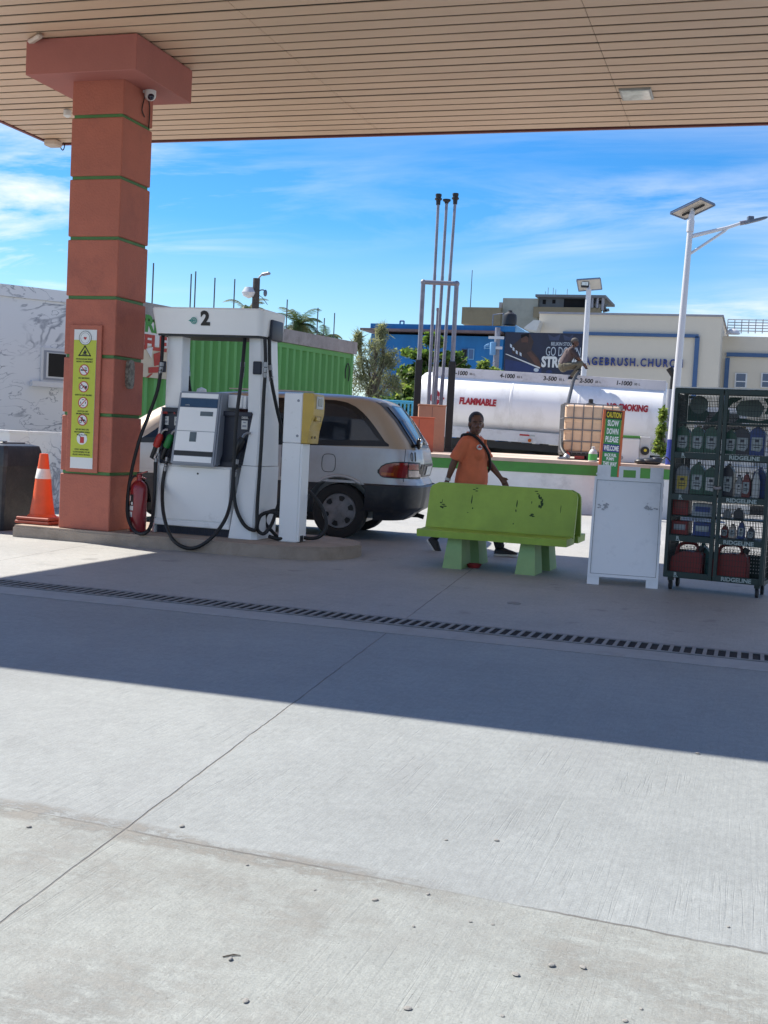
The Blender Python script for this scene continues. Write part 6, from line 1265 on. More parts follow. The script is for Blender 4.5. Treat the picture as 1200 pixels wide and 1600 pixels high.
for px, yt in ((299, 428), (306, 424), (336, 434), (367, 436), (449, 468), (497, 481), (507, 497), (523, 489)):
    # find where the slab lies under this pixel column
    p = PL(px, 520, c0 + bk * .4 + UP * 2, cn); top = PL(px, yt, c0 + bk * .4, cn); p = Vector((top.x, top.y, ZT))
    b = MB(); b.tube([p, Vector((p.x, p.y, top.z))], .013, 6)
    tag(b.build('starter_bar', MATS['rod']), {299: 'thin steel rod above the 2 of the pump header, left one of a close pair', 306: 'thin steel rod above the 2 of the pump header, right one of a close pair', 336: 'thin steel rod rising midway along the pump header', 367: 'thin steel rod left of the floodlight pole', 449: 'thin steel rod just right of the pump header', 497: 'thin steel rod beside the palm crown', 507: 'short thin steel rod between two taller ones right of the palm', 523: 'thin steel rod nearest the right end of the green corrugated wall'}[px], 'rod', 'steel rods on the corrugated wall')

# ------------------------------------------------------------------ marble clad shop and painted wall
def marble():
    m = bpy.data.materials.new('marble'); m.use_nodes = True; n, l = m.node_tree.nodes, m.node_tree.links; b = n['Principled BSDF']; tc_ = n.new('ShaderNodeTexCoord')
    mp_ = n.new('ShaderNodeMapping'); mp_.inputs['Rotation'].default_value = (0, R(35), 0); mp_.inputs['Scale'].default_value = (.7, 1, 1.9); l.new(tc_.outputs['Object'], mp_.inputs[0])
    def vein(sc, w, loc):
        a = n.new('ShaderNodeTexNoise'); a.inputs['Scale'].default_value = sc; a.inputs['Detail'].default_value = 4; a.inputs['Distortion'].default_value = 1.2
        mq = n.new('ShaderNodeMapping'); mq.inputs['Location'].default_value = loc; l.new(mp_.outputs[0], mq.inputs[0]); l.new(mq.outputs[0], a.inputs['Vector'])
        s_ = n.new('ShaderNodeMath'); s_.operation = 'SUBTRACT'; l.new(a.outputs[0], s_.inputs[0]); s_.inputs[1].default_value = .5
        s2 = n.new('ShaderNodeMath'); s2.operation = 'ABSOLUTE'; l.new(s_.outputs[0], s2.inputs[0])
        r_ = n.new('ShaderNodeMapRange'); r_.inputs[1].default_value = w; r_.inputs[2].default_value = 0; l.new(s2.outputs[0], r_.inputs[0]); return r_.outputs[0]
    v1, v2 = vein(.75, .022, (0, 0, 0)), vein(1.7, .014, (4, 2, 1))
    # break the veins up
    k = n.new('ShaderNodeTexNoise'); k.inputs['Scale'].default_value = 1.3; l.new(tc_.outputs['Object'], k.inputs['Vector']); kr = n.new('ShaderNodeMapRange'); kr.inputs[1].default_value = .38; kr.inputs[2].default_value = .52; l.new(k.outputs[0], kr.inputs[0])
    mx_ = n.new('ShaderNodeMath'); mx_.operation = 'MAXIMUM'; l.new(v1, mx_.inputs[0]); l.new(v2, mx_.inputs[1]); mm = n.new('ShaderNodeMath'); mm.operation = 'MULTIPLY'; l.new(mx_.outputs[0], mm.inputs[0]); l.new(kr.outputs[0], mm.inputs[1])
    c = n.new('ShaderNodeMix'); c.data_type = 'RGBA'; c.inputs[6].default_value = (.72, .73, .74, 1); c.inputs[7].default_value = (.25, .27, .31, 1); l.new(mm.outputs[0], c.inputs[0]); l.new(c.outputs[2], b.inputs['Base Color']); b.inputs['Roughness'].default_value = .28; return m
MB_ = marble()
mat('sash_white', (.66, .66, .66), .4, .05); mat('dark_glass', (.006, .007, .010), .25, .1, spec=.25)
BZ = 3.75; m0 = AD(0, 447, (BZ - H) * F / 208); m1 = AD(290, 481, (BZ - H) * F / 189); m0.z = m1.z = 0; md = (m1 - m0).normalized(); mn = Vector((md.y, -md.x, 0)); mb = m0 - md * 5; ms = m0 + md * 2.3
t = thing('marble_shop', 'single storey shop faced in grey veined white marble left of the column', 'building', mb)
b = MB(); b.plate(mb, ms, ms - mn * 6, mb - mn * 6, (0, 0, BZ - .22)); b.build('wall', MB_, t, 0)
b = MB(); o = mn * .04; b.plate(mb + o + UP * (BZ - .218), ms + o + UP * (BZ - .218), ms - mn * 6 + UP * (BZ - .218), mb - mn * 6 + UP * (BZ - .218), (0, 0, .218)); b.build('parapet', MB_, t, 0)
def MW(px, py, d=0): return PL(px, py, m0 + mn * d, mn)
def wq(px0, py0, px1, py1, name, m, par, d0, d1):
    a, c = MW(px0, py1), MW(px1, py0); f0, f1 = (a - m0).dot(md), (c - m0).dot(md); z0, z1 = a.z, c.z; b = MB(); q = m0 + mn * d0; b.plate(q + md * f0 + UP * z0, q + md * f1 + UP * z0, q + md * f1 + UP * z1, q + md * f0 + UP * z1, mn * (d1 - d0)); return b.build(name, m, par, 0)
w_ = wq(62, 546, 104, 597, 'window', MATS['sash_white'], t, .002, .05); wq(66, 550, 102, 593, 'frame', MATS['pump_grey'], w_, .051, .06); wq(70, 553, 101, 590, 'sash', MATS['sash_white'], w_, .061, .07); wq(73, 554, 101, 588, 'pane', MATS['dark_glass'], w_, .071, .075); wq(46, 599, 104, 603, 'sill', MATS['sash_white'], w_, .002, .16)
# low curved marble wall in front
pts = [AD(px, 690, D) for px, D in ((-60, 17.0), (-20, 16.7), (15, 16.6), (45, 16.7), (75, 17.0), (100, 17.5), (125, 18.2))]
for p in pts: p.z = 0
zt = AD(40, 678, 16.7).z
b = MB(); ring_ = [[p, p + (p - EYE).normalized() * 0 + Vector((-.1, .28, 0)), p + Vector((-.1, .28, zt)), p + Vector((0, 0, zt))] for p in pts]; b.loft(ring_); t = thing('low_marble_wall', 'low curved marble wall in front of the marble shop', 'wall', pts[2]); b.build('wall', MB_, t, 30)
b = MB(); b.loft([[p + Vector((.01, -.04, zt + .001)), p + Vector((-.1, .30, zt + .001)), p + Vector((-.1, .30, zt + .04)), p + Vector((.01, -.04, zt + .04))] for p in pts]); b.build('coping', MATS['wall_white'], t, 30)
# hand painted advert boards on the near end of the container side
mat('mural_cream', (.55, .48, .36), .8, .12, 3, dirt=((.40, .36, .3), .5, .8, 3)); mat('mural_green', (.06, .25, .05), .75, .12, 3); mat('mural_red', (.40, .05, .035), .75, .15, 4); mat('mural_white', (.62, .62, .60), .75, .08)
mp0 = c2 + cn * .02
def MP(px, py, d=0): return PL(px, py, mp0 + cn * d, cn)
a_, c_ = MP(212, 592), MP(291.5, 592)
t = thing('advert_board', 'hand painted cream and red advert board on the green corrugated wall', 'sign', (a_ + c_) / 2)
f0, f1 = (a_ - c2).dot(cdv), (c_ - c2).dot(cdv); z0, z1 = MP(252, 592).z, 3.08
def mq(fa, fb, za, zb, name, m, d0, d1):
    b = MB(); q = c2 + cn * d0; b.plate(q + cdv * fa + UP * za, q + cdv * fb + UP * za, q + cdv * fb + UP * zb, q + cdv * fa + UP * zb, cn * (d1 - d0)); return b.build(name, m, t, 0)
mq(f0, f1, z0, z1, 'board', MATS['mural_cream'], .03, .055)
mq(f0 + .02, f1 - .02, z1 - .42, z1 - .02, 'sign_band', MATS['mural_white'], .056, .060)
def mtext(s_, px, py, w, h, m): text(s_, MP(px, py, .042), cdv, UP, w, h, MATS[m], t, .004, bold=.04)
mtext('TIRE', 229, 505, .80, .30, 'mural_green'); mtext('RAFFLE', 222, 533, 1.35, .27, 'mural_red')
def mshape(poly, m):
    b = MB(); q = [MP(x_, y_, .042) for x_, y_ in poly]; A_ = [b._v(p) for p in q]; B_ = [b._v(p + cn * .004) for p in q]; b._f(A_); b._f(B_[::-1]); [b._f((A_[k], A_[(k + 1) % len(q)], B_[(k + 1) % len(q)], B_[k])) for k in range(len(q))]; b.build('painted_shape', MATS[m], t, 0)
mshape([(240, 553), (250, 550), (250, 570), (241, 572)], 'mural_red'); mshape([(232, 574), (249, 573), (249, 582), (232, 583)], 'mural_red'); mshape([(228, 590), (236, 583.5), (239, 583.5), (232, 590)], 'mural_red'); mshape([(228, 545), (239, 542), (236, 560)], 'mural_white'); mshape([(283, 560), (290, 560), (290, 573), (283, 573)], 'mural_red'); mshape([(283, 577), (290, 577), (290, 587), (283, 587)], 'mural_red'); mshape([(282, 530), (290, 530), (290, 556), (282, 556)], 'mural_white')
top = PL(240, 411, c0 + bk * .4, cn); b = MB(); b.tube([Vector((top.x, top.y, ZT)), top], .013, 6); tag(b.build('starter_bar', MATS['rod']), 'thin steel rod nearest the terracotta column', 'rod', 'steel rods on the corrugated wall')
# floodlight pole
D3 = 33; a = AD(397, 560, D3); a.z = 0; c = AD(401, 435, D3); a = Vector((c.x, c.y, 0))
mat('wood_pole', (.06, .05, .045), .8, .2, 8); mat('glass_globe', (.5, .52, .55), .15, .1, spec=.8)
t = thing('floodlight_pole', 'dark wooden pole with round floodlight, small street light and camera', 'light pole', a); b = MB(); b.tube([a, c], [.13, .10], 10); b.build('pole', MATS['wood_pole'], t)
b = MB(); b.lathe([(.02, .16), (.12, .14), (.20, .0), (.16, -.10), (.02, -.16)], AD(389, 457, D3), 16); b.build('floodlight', MATS['glass_globe'], t); b = MB(); b.tube([AD(393, 453, D3), AD(400, 452, D3)], .05, 8); b.build('arm', MATS['wood_pole'], t)
b = MB(); b.tube([AD(402, 439, D3), AD(407, 431, D3), AD(413, 428.5, D3)], .025, 8, sm=3); b.box(AD(415.5, 428, D3), (.24, .14, .07), rz=FRZ, rot=Matrix.Rotation(R(-12), 3, 'Y'), bev=.02); b.build('street_light', MATS['galv'], t)
b = MB(); b.tube([AD(402, 459, D3), AD(406, 454, D3), AD(411, 453, D3), AD(414, 455, D3)], .018, 6, sm=3); b.sphere(AD(414.5, 458, D3), (.055, .055, .10), 10); b.tube([AD(403, 460, D3), AD(410, 465, D3), AD(418, 476, D3)], .01, 5); b.build('camera', MATS['lamp_grey'], t)

# ------------------------------------------------------------------ vegetation
def leaf_mat(name, c, r=.55): 
    m = mat(name, c, r, .35, 2.5, spec=.35); n, l = m.node_tree.nodes, m.node_tree.links; p = n['Principled BSDF']; tr = n.new('ShaderNodeBsdfTranslucent'); mx_ = n.new('ShaderNodeMixShader'); mx_.inputs[0].default_value = .42; tr.inputs['Color'].default_value = (min(1, c[0] * 1.7), min(1, c[1] * 1.6), c[2] * 1.1, 1); l.new(p.outputs[0], mx_.inputs[1]); l.new(tr.outputs[0], mx_.inputs[2]); l.new(mx_.outputs[0], n['Material Output'].inputs['Surface'])
    return m
leaf_mat('leaf_dark', (.035, .075, .02)); leaf_mat('leaf_mid', (.09, .16, .035)); leaf_mat('leaf_light', (.20, .27, .07)); leaf_mat('needle_grey', (.24, .26, .16)); leaf_mat('needle_dark', (.13, .15, .085)); leaf_mat('palm_green', (.045, .08, .03)); leaf_mat('palm_yellow', (.10, .11, .045)); mat('bark', (.12, .095, .07), .9, .25, 9, bump=.5, bs=25)
def add_leaves(V, Fc, Mi, pts, size, rng, mi, flat=.5, asp=.5):
    for p in pts:
        d = Vector((rng.gauss(0, 1), rng.gauss(0, 1), rng.gauss(0, flat))).normalized(); o = d.cross(Vector((rng.gauss(0, 1), rng.gauss(0, 1), rng.gauss(0, 1)))).normalized(); s = size * rng.uniform(.6, 1.35)
        k = len(V); V += [p - d * s, p + o * s * asp, p + d * s, p - o * s * asp]; Fc.append((k, k + 1, k + 2, k + 3)); Mi.append(mi)
def mesh_from(name, V, Fc, Mi, mats, par):
    me = bpy.data.meshes.new(name); me.from_pydata([tuple(v_) for v_ in V], [], Fc); [me.materials.append(MATS[m]) for m in mats]; me.polygons.foreach_set('material_index', Mi); o = bpy.data.objects.new(name, me); COL.objects.link(o); o.parent = par; me.transform(WMAT[par].inverted()); WMAT[o] = WMAT[par]; return o
def leafy_tree(name, label, base, clusters, size, seed, n=900, mats=('leaf_dark', 'leaf_mid', 'leaf_light'), trunk_r=.14, flat=.5, asp=.5):
    rng = random.Random(seed); t = thing(name, label, 'tree', base); b = MB(); top = sum((c for c, _ in clusters), Vector()) / len(clusters)
    fork = base.lerp(Vector((top.x, top.y, max(base.z + 1, min(c.z for c, _ in clusters)))), .85); b.tube([base, base.lerp(fork, .5) + Vector((.08, 0, 0)), fork], [trunk_r, trunk_r * .8, trunk_r * .65], 10)
    for c, r_ in clusters:
        mid = fork.lerp(c, .55) + Vector((rng.uniform(-.2, .2), rng.uniform(-.2, .2), rng.uniform(0, .3))); b.tube([fork, mid, c], [trunk_r * .5, trunk_r * .3, trunk_r * .1], 6)
        for k in range(5): e = c + Vector((rng.gauss(0, .6) * r_[0], rng.gauss(0, .6) * r_[1], rng.gauss(0, .6) * r_[2])); b.tube([mid, (mid + e) / 2 + Vector((0, 0, .1)), e], [trunk_r * .2, trunk_r * .12, .012], 5)
    b.build('trunk', MATS['bark'], t)
    V, Fc, Mi = [], [], []
    for c, r_ in clusters:
        subs = []
        for k in range(12): d = Vector((rng.gauss(0, 1), rng.gauss(0, 1), rng.gauss(0, 1))).normalized() * rng.uniform(.5, 1); subs.append((c + Vector((d.x * r_[0], d.y * r_[1], d.z * r_[2])), rng.choice((0, 0, 1, 1, 2))))
        for k in range(n):
            sc_, mi = rng.choice(subs); p = sc_ + Vector((rng.gauss(0, .30) * r_[0], rng.gauss(0, .30) * r_[1], rng.gauss(0, .24) * r_[2])); add_leaves(V, Fc, Mi, [p], size, rng, mi if rng.random() < .75 else rng.choice((0, 1, 2)), flat, asp)
    mesh_from('crown', V, Fc, Mi, mats, t); return t
def cl(px, py, D, rx, rz): s_ = D / F; return (AD(px, py, D), (rx * s_, rx * s_ * .9, rz * s_))
def gnd(px, D): p = AD(px, 690, D); p.z = 0; return p
leafy_tree('almond_tree', 'leafy light green tree behind the vent pipes and tanker end', gnd(655, 42), [cl(660, 552, 42, 26, 9), cl(700, 560, 42, 22, 9), cl(645, 585, 42.3, 20, 14), cl(672, 580, 42, 26, 12), cl(640, 615, 42, 16, 16), cl(715, 580, 42.6, 18, 10), cl(678, 532, 42, 12, 8)], .115, 5, 950, flat=.35, asp=.6)
leafy_tree('shrub', 'small light green bush showing above the tanker left of the billboard', gnd(752, 46), [cl(753, 572, 46, 9, 10), cl(770, 580, 46, 14, 5)], .12, 8, 260, trunk_r=.05)
leafy_tree('pine_tree', 'feathery grey green casuarina at the right end of the green wall', gnd(578, 40), [cl(572, 560, 40, 15, 26), cl(588, 548, 40, 15, 18), cl(560, 590, 40, 13, 26), cl(592, 580, 40.3, 22, 24), cl(578, 612, 40, 32, 16), cl(558, 535, 40, 6, 16), cl(597, 522, 40, 7, 18), cl(610, 562, 40.2, 12, 16), cl(612, 600, 40.4, 12, 18)], .20, 11, 300, mats=('needle_dark', 'needle_grey', 'needle_grey'), flat=1.3, asp=.07)
leafy_tree('hedge_bush', 'dark green bush low behind the car roof', gnd(612, 37), [cl(600, 640, 37, 22, 16), cl(625, 630, 37, 14, 18), cl(640, 650, 37, 14, 14)], .12, 14, 420, trunk_r=.06)
leafy_tree('vine', 'bright green climbing plant beside the tanker exhaust', onp(1032, 720, 27), [cl(1030, 700, 27, 8, 12), cl(1033, 675, 27, 5, 14), cl(1036, 650, 27, 3.5, 12)], .075, 17, 330, mats=('leaf_mid', 'leaf_light', 'leaf_light'), trunk_r=.02)
def palm(px, py, D, n, ln, seed, label):
    rng = random.Random(seed); c = AD(px, py, D); base = Vector((c.x - .3, c.y, 0)); t = thing('palm_tree', label, 'tree', base, 0, 'palms behind the corrugated wall'); b = MB(); b.tube([base, base.lerp(c, .5) + Vector((.12, 0, 0)), c], [.20, .14, .11], 10); b.build('trunk', MATS['bark'], t)
    V, Fc, Mi = [], [], []
    for k in range(n):
        a = 2 * math.pi * k / n + rng.uniform(-.2, .2); el = rng.uniform(-.25, 1.25); L_ = ln * rng.uniform(.75, 1.1); d0 = Vector((math.cos(a) * math.cos(el), math.sin(a) * math.cos(el), math.sin(el))); side = d0.cross(UP).normalized(); p = c.copy(); dv = d0.copy(); mi = 0 if rng.random() < .72 else 1
        for s_ in range(40):
            f = s_ / 39; q = p + dv * L_ / 40; dv = (dv + Vector((0, 0, -.05))).normalized(); w = .010 * (1 - f) + .003; i = len(V); V += [p - side * w, p + side * w, q + side * w, q - side * w]; Fc.append((i, i + 1, i + 2, i + 3)); Mi.append(1)
            ll = ln * .30 * (math.sin(math.pi * (f * .85 + .12)) ** .7)
            for sd in (-1, 1):
                e = (side * sd * .8 + dv * .55 + Vector((0, 0, -.35 + rng.uniform(-.15, .1)))).normalized() * ll * rng.uniform(.8, 1.1); i = len(V); V += [p, p + dv * .020, p + e * .6 + dv * .016, p + e]; Fc.append((i, i + 1, i + 2, i + 3)); Mi.append(mi)
            p = q
    mesh_from('crown', V, Fc, Mi, ('palm_green', 'palm_yellow'), t)
palm(466, 509, 38, 30, 1.10, 3, 'palm with a full drooping crown just right of the pump header'); palm(510, 528, 40, 22, .85, 4, 'smaller palm showing over the green wall right of the fuller palm'); palm(386, 486, 40, 20, .95, 9, 'palm mostly hidden behind the pump header, only frond tips showing')

# ------------------------------------------------------------------ far street
D4 = 45; p = gnd(583, D4); top = AD(582, 560, D4); p = Vector((top.x, top.y, 0)); t = thing('street_light', 'plain concrete light pole with curved arm in front of the blue building', 'street lamp', p); b = MB(); b.tube([p, top], [.11, .08], 10); b.build('pole', MATS['galv'], t); b = MB(); b.tube([AD(583, 588, D4), AD(588, 572, D4), AD(598, 565, D4), AD(606, 563.5, D4)], .035, 8, sm=4); b.build('arm', MATS['galv'], t); b = MB(); b.box(AD(607, 563.5, D4), (.36, .16, .08), rz=FRZ, bev=.02); b.build('lamp_head', MATS['pole_white'], t)
mat('turquoise', (.04, .26, .42), .5, .1); D5 = 36; t = thing('railing', 'turquoise painted railing behind the parked car', 'railing', gnd(615, D5)); b = MB()
for px in range(572, 650, 6): a = AD(px, 640, D5); b.tube([Vector((a.x, a.y, 1.2)), Vector((a.x, a.y, 2.35))], .035, 6)
b.build('baluster', MATS['turquoise'], t, 40)
for z in (1.25, 2.35): a, c = AD(568, 640, D5), AD(650, 640, D5); b = MB(); b.tube([Vector((a.x, a.y, z)), Vector((c.x, c.y, z))], .05, 8); b.build('rail', MATS['turquoise'], t)
a, c = AD(566, 660, D5), AD(654, 660, D5); b = MB(); b.plate((a.x, a.y, 0), (c.x, c.y, 0), (c.x, c.y + .2, 0), (a.x, a.y + .2, 0), (0, 0, 1.2)); b.build('base_wall', MATS['wall_white'], t, 0)

mat('bldg_blue', (.009, .145, .39), .75, .12, .6, bump=.1, bs=8, dirt=((.006, .095, .27), .45, .8, .9), stretch=(1, 1, .4)); mat('bldg_blue_lt', (.16, .34, .55), .75, .1, .8); mat('trim_grey', (.28, .28, .31), .7, .1); mat('bldg_cream', (.64, .57, .46), .8, .05, .5, dirt=((.56, .495, .40), .5, .85, .5)); mat('bldg_olive', (.22, .18, .11), .8, .1, .6, dirt=((.16, .13, .08), .5, .8, .8)); mat('bldg_sage', (.30, .30, .25), .8, .08, .5, dirt=((.22, .22, .18), .5, .8, .7)); mat('bldg_raw', (.14, .15, .16), .85, .2, .8); mat('trim_blue', (.05, .11, .23), .6, .1)
mat('letter_blue', (.02, .04, .20), .5, .08); mat('pane_blue', (.02, .05, .13), .08, .15, 2, spec=.8)
def face_box(t, name, m, Y, px0, px1, pyt, zb, dep, d=0.0):
    a, c = AY(px0, pyt, Y - d), AY(px1, pyt, Y - d); zt = (a.z + c.z) / 2; b = MB(); b.bx(a.x, c.x, Y - d, Y + dep, zb, zt); return b.build(name, m, t, 0)
def patch(t, name, m, Y, px0, py0, px1, py1, d0, d1):
    a, c = AY(px0, (py0 + py1) / 2, Y), AY(px1, (py0 + py1) / 2, Y); mx_ = (px0 + px1) / 2; z1, z0 = AY(mx_, py0, Y).z, AY(mx_, py1, Y).z; b = MB(); b.bx(a.x, c.x, Y - d1, Y - d0, z0, z1); return b.build(name, m, t, 0)
# blue building
YB = 66; p = AY(690, 690, YB); t = thing('blue_building', 'long bright blue two storey building with grey ledge behind the vent pipes', 'building', (p.x, YB, 0))
face_box(t, 'wall', MATS['bldg_blue'], YB, 580, 787, 524, 0, 14); zl_ = AY(690, 522, YB).z
a, c = AY(563, 523, YB - .5), AY(782, 523, YB - .5); b = MB(); b.bx(a.x, c.x, YB - .6, YB + 14, zl_ + .08, zl_ + .20); b.build('ledge', mat('ledge_rust', (.15, .11, .115), .8, .2, 2), t, 0)
a, c = AY(579, 508, YB - .2), AY(805, 508, YB - .2); b = MB(); b.bx(a.x, c.x, YB - .2, YB + 14, zl_ + .21, AY(690, 508, YB).z); b.build('parapet', MATS['bldg_blue'], t, 0)
def win(t, Y, x0, y0, x1, y1, fm, pm, n=1):
    w_ = patch(t, 'window', MATS[fm], Y, x0, y0, x1, y1, .0, .07)
    for k in range(n): s_ = (x1 - x0) / n; patch(w_, 'pane', MATS[pm], Y, x0 + s_ * k + s_ * .12, y0 + 1.2, x0 + s_ * (k + 1) - s_ * .12, y1 - 1.2, .071, .09)
win(t, YB, 721, 545, 731, 562, 'trim_blue', 'dark_glass'); win(t, YB, 731.5, 545, 741, 562, 'bldg_blue_lt', 'trim_blue'); win(t, YB, 633, 545, 652, 560, 'bldg_blue_lt', 'trim_blue', 2); win(t, YB, 758, 541, 768, 545, 'bldg_blue_lt', 'bldg_blue')
b = MB(); a = AY(625, 508, YB + 1); c = AY(631, 508, YB + 1); zt = AY(628, 501.5, YB + 1).z
for q in (a, c): b.tube([Vector((q.x, YB + 1, a.z - .1)), Vector((q.x, YB + 1, zt))], .05, 6)
b.tube([Vector((a.x, YB + 1, zt)), Vector((c.x, YB + 1, zt))], .05, 6); b.build('roof_frame', MATS['trim_blue'], t)
# side extension, paler blue
a, c = AY(805, 508, YB - .2), AY(836, 517, YB + 3); b = MB(); b.loft([[(a.x + .005, YB - .15, 0), (c.x, YB - .15, 0), (c.x, YB - .15, AY(836, 518, YB).z), (a.x + .005, YB - .15, AY(805, 508, YB).z)], [(a.x + .005, YB + 9, 0), (c.x, YB + 9, 0), (c.x, YB + 9, AY(836, 518, YB).z), (a.x + .005, YB + 9, AY(805, 508, YB).z)]]); b.build('side_wall', MATS['bldg_blue_lt'], t, 0)
# black water tank on the roof
p = AY(796, 508, YB + 4); t = thing('water_tank', 'black plastic water tank on the blue building roof', 'water tank', p); wr = 11 / F * 71
b = MB(); b.lathe([(wr, 0), (wr * 1.02, .1), (wr, .5), (wr * .92, .62), (wr * .3, .78), (wr * .3, .86), (0, .88)], p, 20, cap=False); b.build('tank', MATS['post_black'], t); b = MB(); b.tube([p + Vector((-wr - .6, 0, -.2)), p + Vector((-wr - .6, 0, .6)), p + Vector((-wr, 0, .7)), p + Vector((-wr + .1, 0, -.2))], .035, 6); b.build('pipe', MATS['galv'], t)
# antenna
p = AY(735, 484, 92); t_ = AY(738, 422, 92); b = MB(); b.tube([Vector((t_.x, 92, p.z - 3)), t_], [.06, .03], 6); tag(b.build('antenna', MATS['rod']), 'thin tall antenna rod on the olive roof left of the grey block', 'antenna')
# grey upper building behind
YU = 92; p = AY(850, 690, YU); t = thing('unfinished_block', 'grey and olive block with an unfinished open top floor behind the church', 'building', (p.x, YU, 0))
face_box(t, 'lower_wall', MATS['bldg_sage'], YU, 735, 940, 506, 0, 12); patch(t, 'olive_slab', MATS['bldg_olive'], YU, 727, 483, 787, 509, .0, 1.2); patch(t, 'olive_band', MATS['bldg_olive'], YU, 836, 482, 940, 498, .0, .8); face_box(t, 'tower', MATS['bldg_sage'], YU, 786, 841, 466, 5, 8, .6); patch(t, 'tower_side', MATS['trim_grey'], YU, 781, 473, 785.5, 484, -1, .3)
patch(t, 'raw_floor', MATS['bldg_raw'], YU, 841.5, 467, 930, 483, -4, .3); patch(t, 'opening', MATS['void_black'], YU, 882, 468, 914, 483, .301, .33); patch(t, 'opening', MATS['void_black'], YU, 849, 469, 854, 476, .301, .33); patch(t, 'opening', MATS['void_black'], YU, 864, 469, 869, 475, .301, .33); patch(t, 'cap_beam', MATS['bldg_raw'], YU, 840, 463, 949, 466.8, -5, 1.0)
for px in (918, 926, 934, 942): patch(t, 'pillar', MATS['trim_grey'], YU, px, 467, px + 3, 486, .35, .8)
b = MB(); rg = random.Random(2)
for k in range(9): a = AY(931 + rg.uniform(0, 16), 470 + rg.uniform(0, 16), YU - .2); b.box(a, (rg.uniform(.2, .7), .4, rg.uniform(.08, .3)), rot=Matrix.Rotation(rg.uniform(-.6, .6), 3, 'Y'))
b.build('rubble_edge', MATS['bldg_raw'], t, 0)
for px in (852, 856, 864, 868, 886): 
    a = AY(px, 463, YU); b = MB(); b.tube([a, a + UP * rg.uniform(.3, .8)], .02, 5); b.build('rebar', MATS['rod'], t)
# church
YC = 62; p = AY(1000, 690, YC); t = thing('church_building', 'cream church building lettered SAGEBRUSH.CHURCH with blue trim frames', 'building', (p.x, YC, 0))
face_box(t, 'wall', MATS['bldg_cream'], YC, 843, 1129, 490.5, 0, 16)
a, c = AY(1129.5, 525, YC + 3), AY(1300, 527, YC + 3); b = MB(); b.bx(a.x + .005, c.x, YC + 3, YC + 16, 0, a.z); b.build('side_wing', MATS['bldg_cream'], t, 0)
b = MB(); a, c = AY(842, 490, YC - .06), AY(1131, 490.5, YC - .06); b.bx(a.x, c.x, YC - .06, YC + 16.05, a.z + .002, a.z + .10); b.build('coping', MATS['trim_grey'], t, 0)
patch(t, 'trim', MATS['trim_blue'], YC, 880, 520.5, 1092, 525.5, 0, .14)
for (x_, y0, y1, Y_) in ((1090, 526.2, 640, YC), (1137, 559.5, 640, YC + 3)):
    a = AY(x_, y0, Y_); c = AY(x_ - (y1 - y0) * .07, y1, Y_); b = MB(); b.bx(a.x - .11, a.x + .11, Y_ - .14, Y_, c.z, a.z); b.build('trim', MATS['trim_blue'], t, 0)
patch(t, 'trim', MATS['trim_blue'], YC + 3, 1135, 553, 1290, 559, 0, .14)
win(t, YC + 3, 1148, 583, 1167, 606, 'sash_white', 'pane_blue'); win(t, YC + 3, 1189, 583, 1208, 606, 'sash_white', 'pane_blue')
patch(t, 'window_bar', MATS['sash_white'], YC + 3, 1150, 595.5, 1165, 597, .091, .1); patch(t, 'window_bar', MATS['sash_white'], YC + 3, 1191, 595.5, 1206, 597, .091, .1)
# lettering, letters of the same cap height
cL = AY(985.5, 566, YC); text('SAGEBRUSH.CHURCH', Vector((cL.x, YC - .02, cL.z)), (1, 0, 0), UP, AY(1066, 566, YC).x - AY(905, 566, YC).x, .42, MATS['letter_blue'], t, .12, bold=.012, sp=1.3)
# railing and lamp dome on the wing, pale awning
for px in range(1136, 1290, 11): a = AY(px, 521, YC + 5); b = MB(); b.tube([a, a + UP * .75], .025, 5); b.build('baluster', MATS['trim_grey'], t)
a, c = AY(1136, 521, YC + 5), AY(1290, 524, YC + 5); b = MB(); [b.tube([a + UP * z, Vector((c.x, c.y, a.z + z))], .025, 5) for z in (.15, .3, .45, .6, .75)]; b.build('roof_railing', MATS['trim_grey'], t)
b = MB(); a = AY(1145, 522, YC + 2.5); b.lathe([(.36, -.0), (.33, .12), (.20, .24), (0, .28)], a, 16, cap=False); b.build('roof_dome', MATS['pole_white'], t)
b = MB(); q = [AY(822, 509, YC - 1), AY(834, 500, YC - 1), AY(844, 500.5, YC - 1), AY(838, 517, YC - 1), AY(818, 513, YC - 1)]; A_ = [b._v(x_) for x_ in q]; B_ = [b._v(x_ + Vector((0, 1.6, 0))) for x_ in q]; b._f(A_); b._f(B_[::-1]); [b._f((A_[k], A_[(k + 1) % 5], B_[(k + 1) % 5], B_[k])) for k in range(5)]; b.build('awning', MATS['oil_white'], t, 0)
# billboard
mat('bb_navy', (.012, .016, .04), .5, .25, 1.2); mat('bb_navy_lt', (.03, .04, .085), .5, .2, 2); mat('bb_skin', (.085, .035, .022), .5, .3, 2); mat('bb_skin_dk', (.035, .018, .016), .5, .3, 2); mat('bb_felt', (.012, .025, .10), .5, .2); mat('bb_text', (.45, .50, .55), .5, .05); mat('bb_text_lt', (.62, .62, .60), .5, .05)
YBB = 55; a, c = AY(788, 550, YBB), AY(909, 550, YBB); zt, zb = AY(848, 520, YBB).z, AY(848, 584, YBB).z
t = thing('billboard', 'dark navy beer billboard with a man leaning over a cue behind the tanker', 'billboard', ((a.x + c.x) / 2, YBB, 0))
b = MB(); b.bx(a.x, c.x, YBB, YBB + .15, zb, zt); b.build('panel', MATS['bb_navy'], t, 0); b = MB(); [b.bx(x_ - .12, x_ + .12, YBB + .16, YBB + .4, 0, zt - .2) for x_ in (a.x + .5, (a.x + c.x) / 2, c.x - .5)]; b.build('support', MATS['galv'], t, 0)
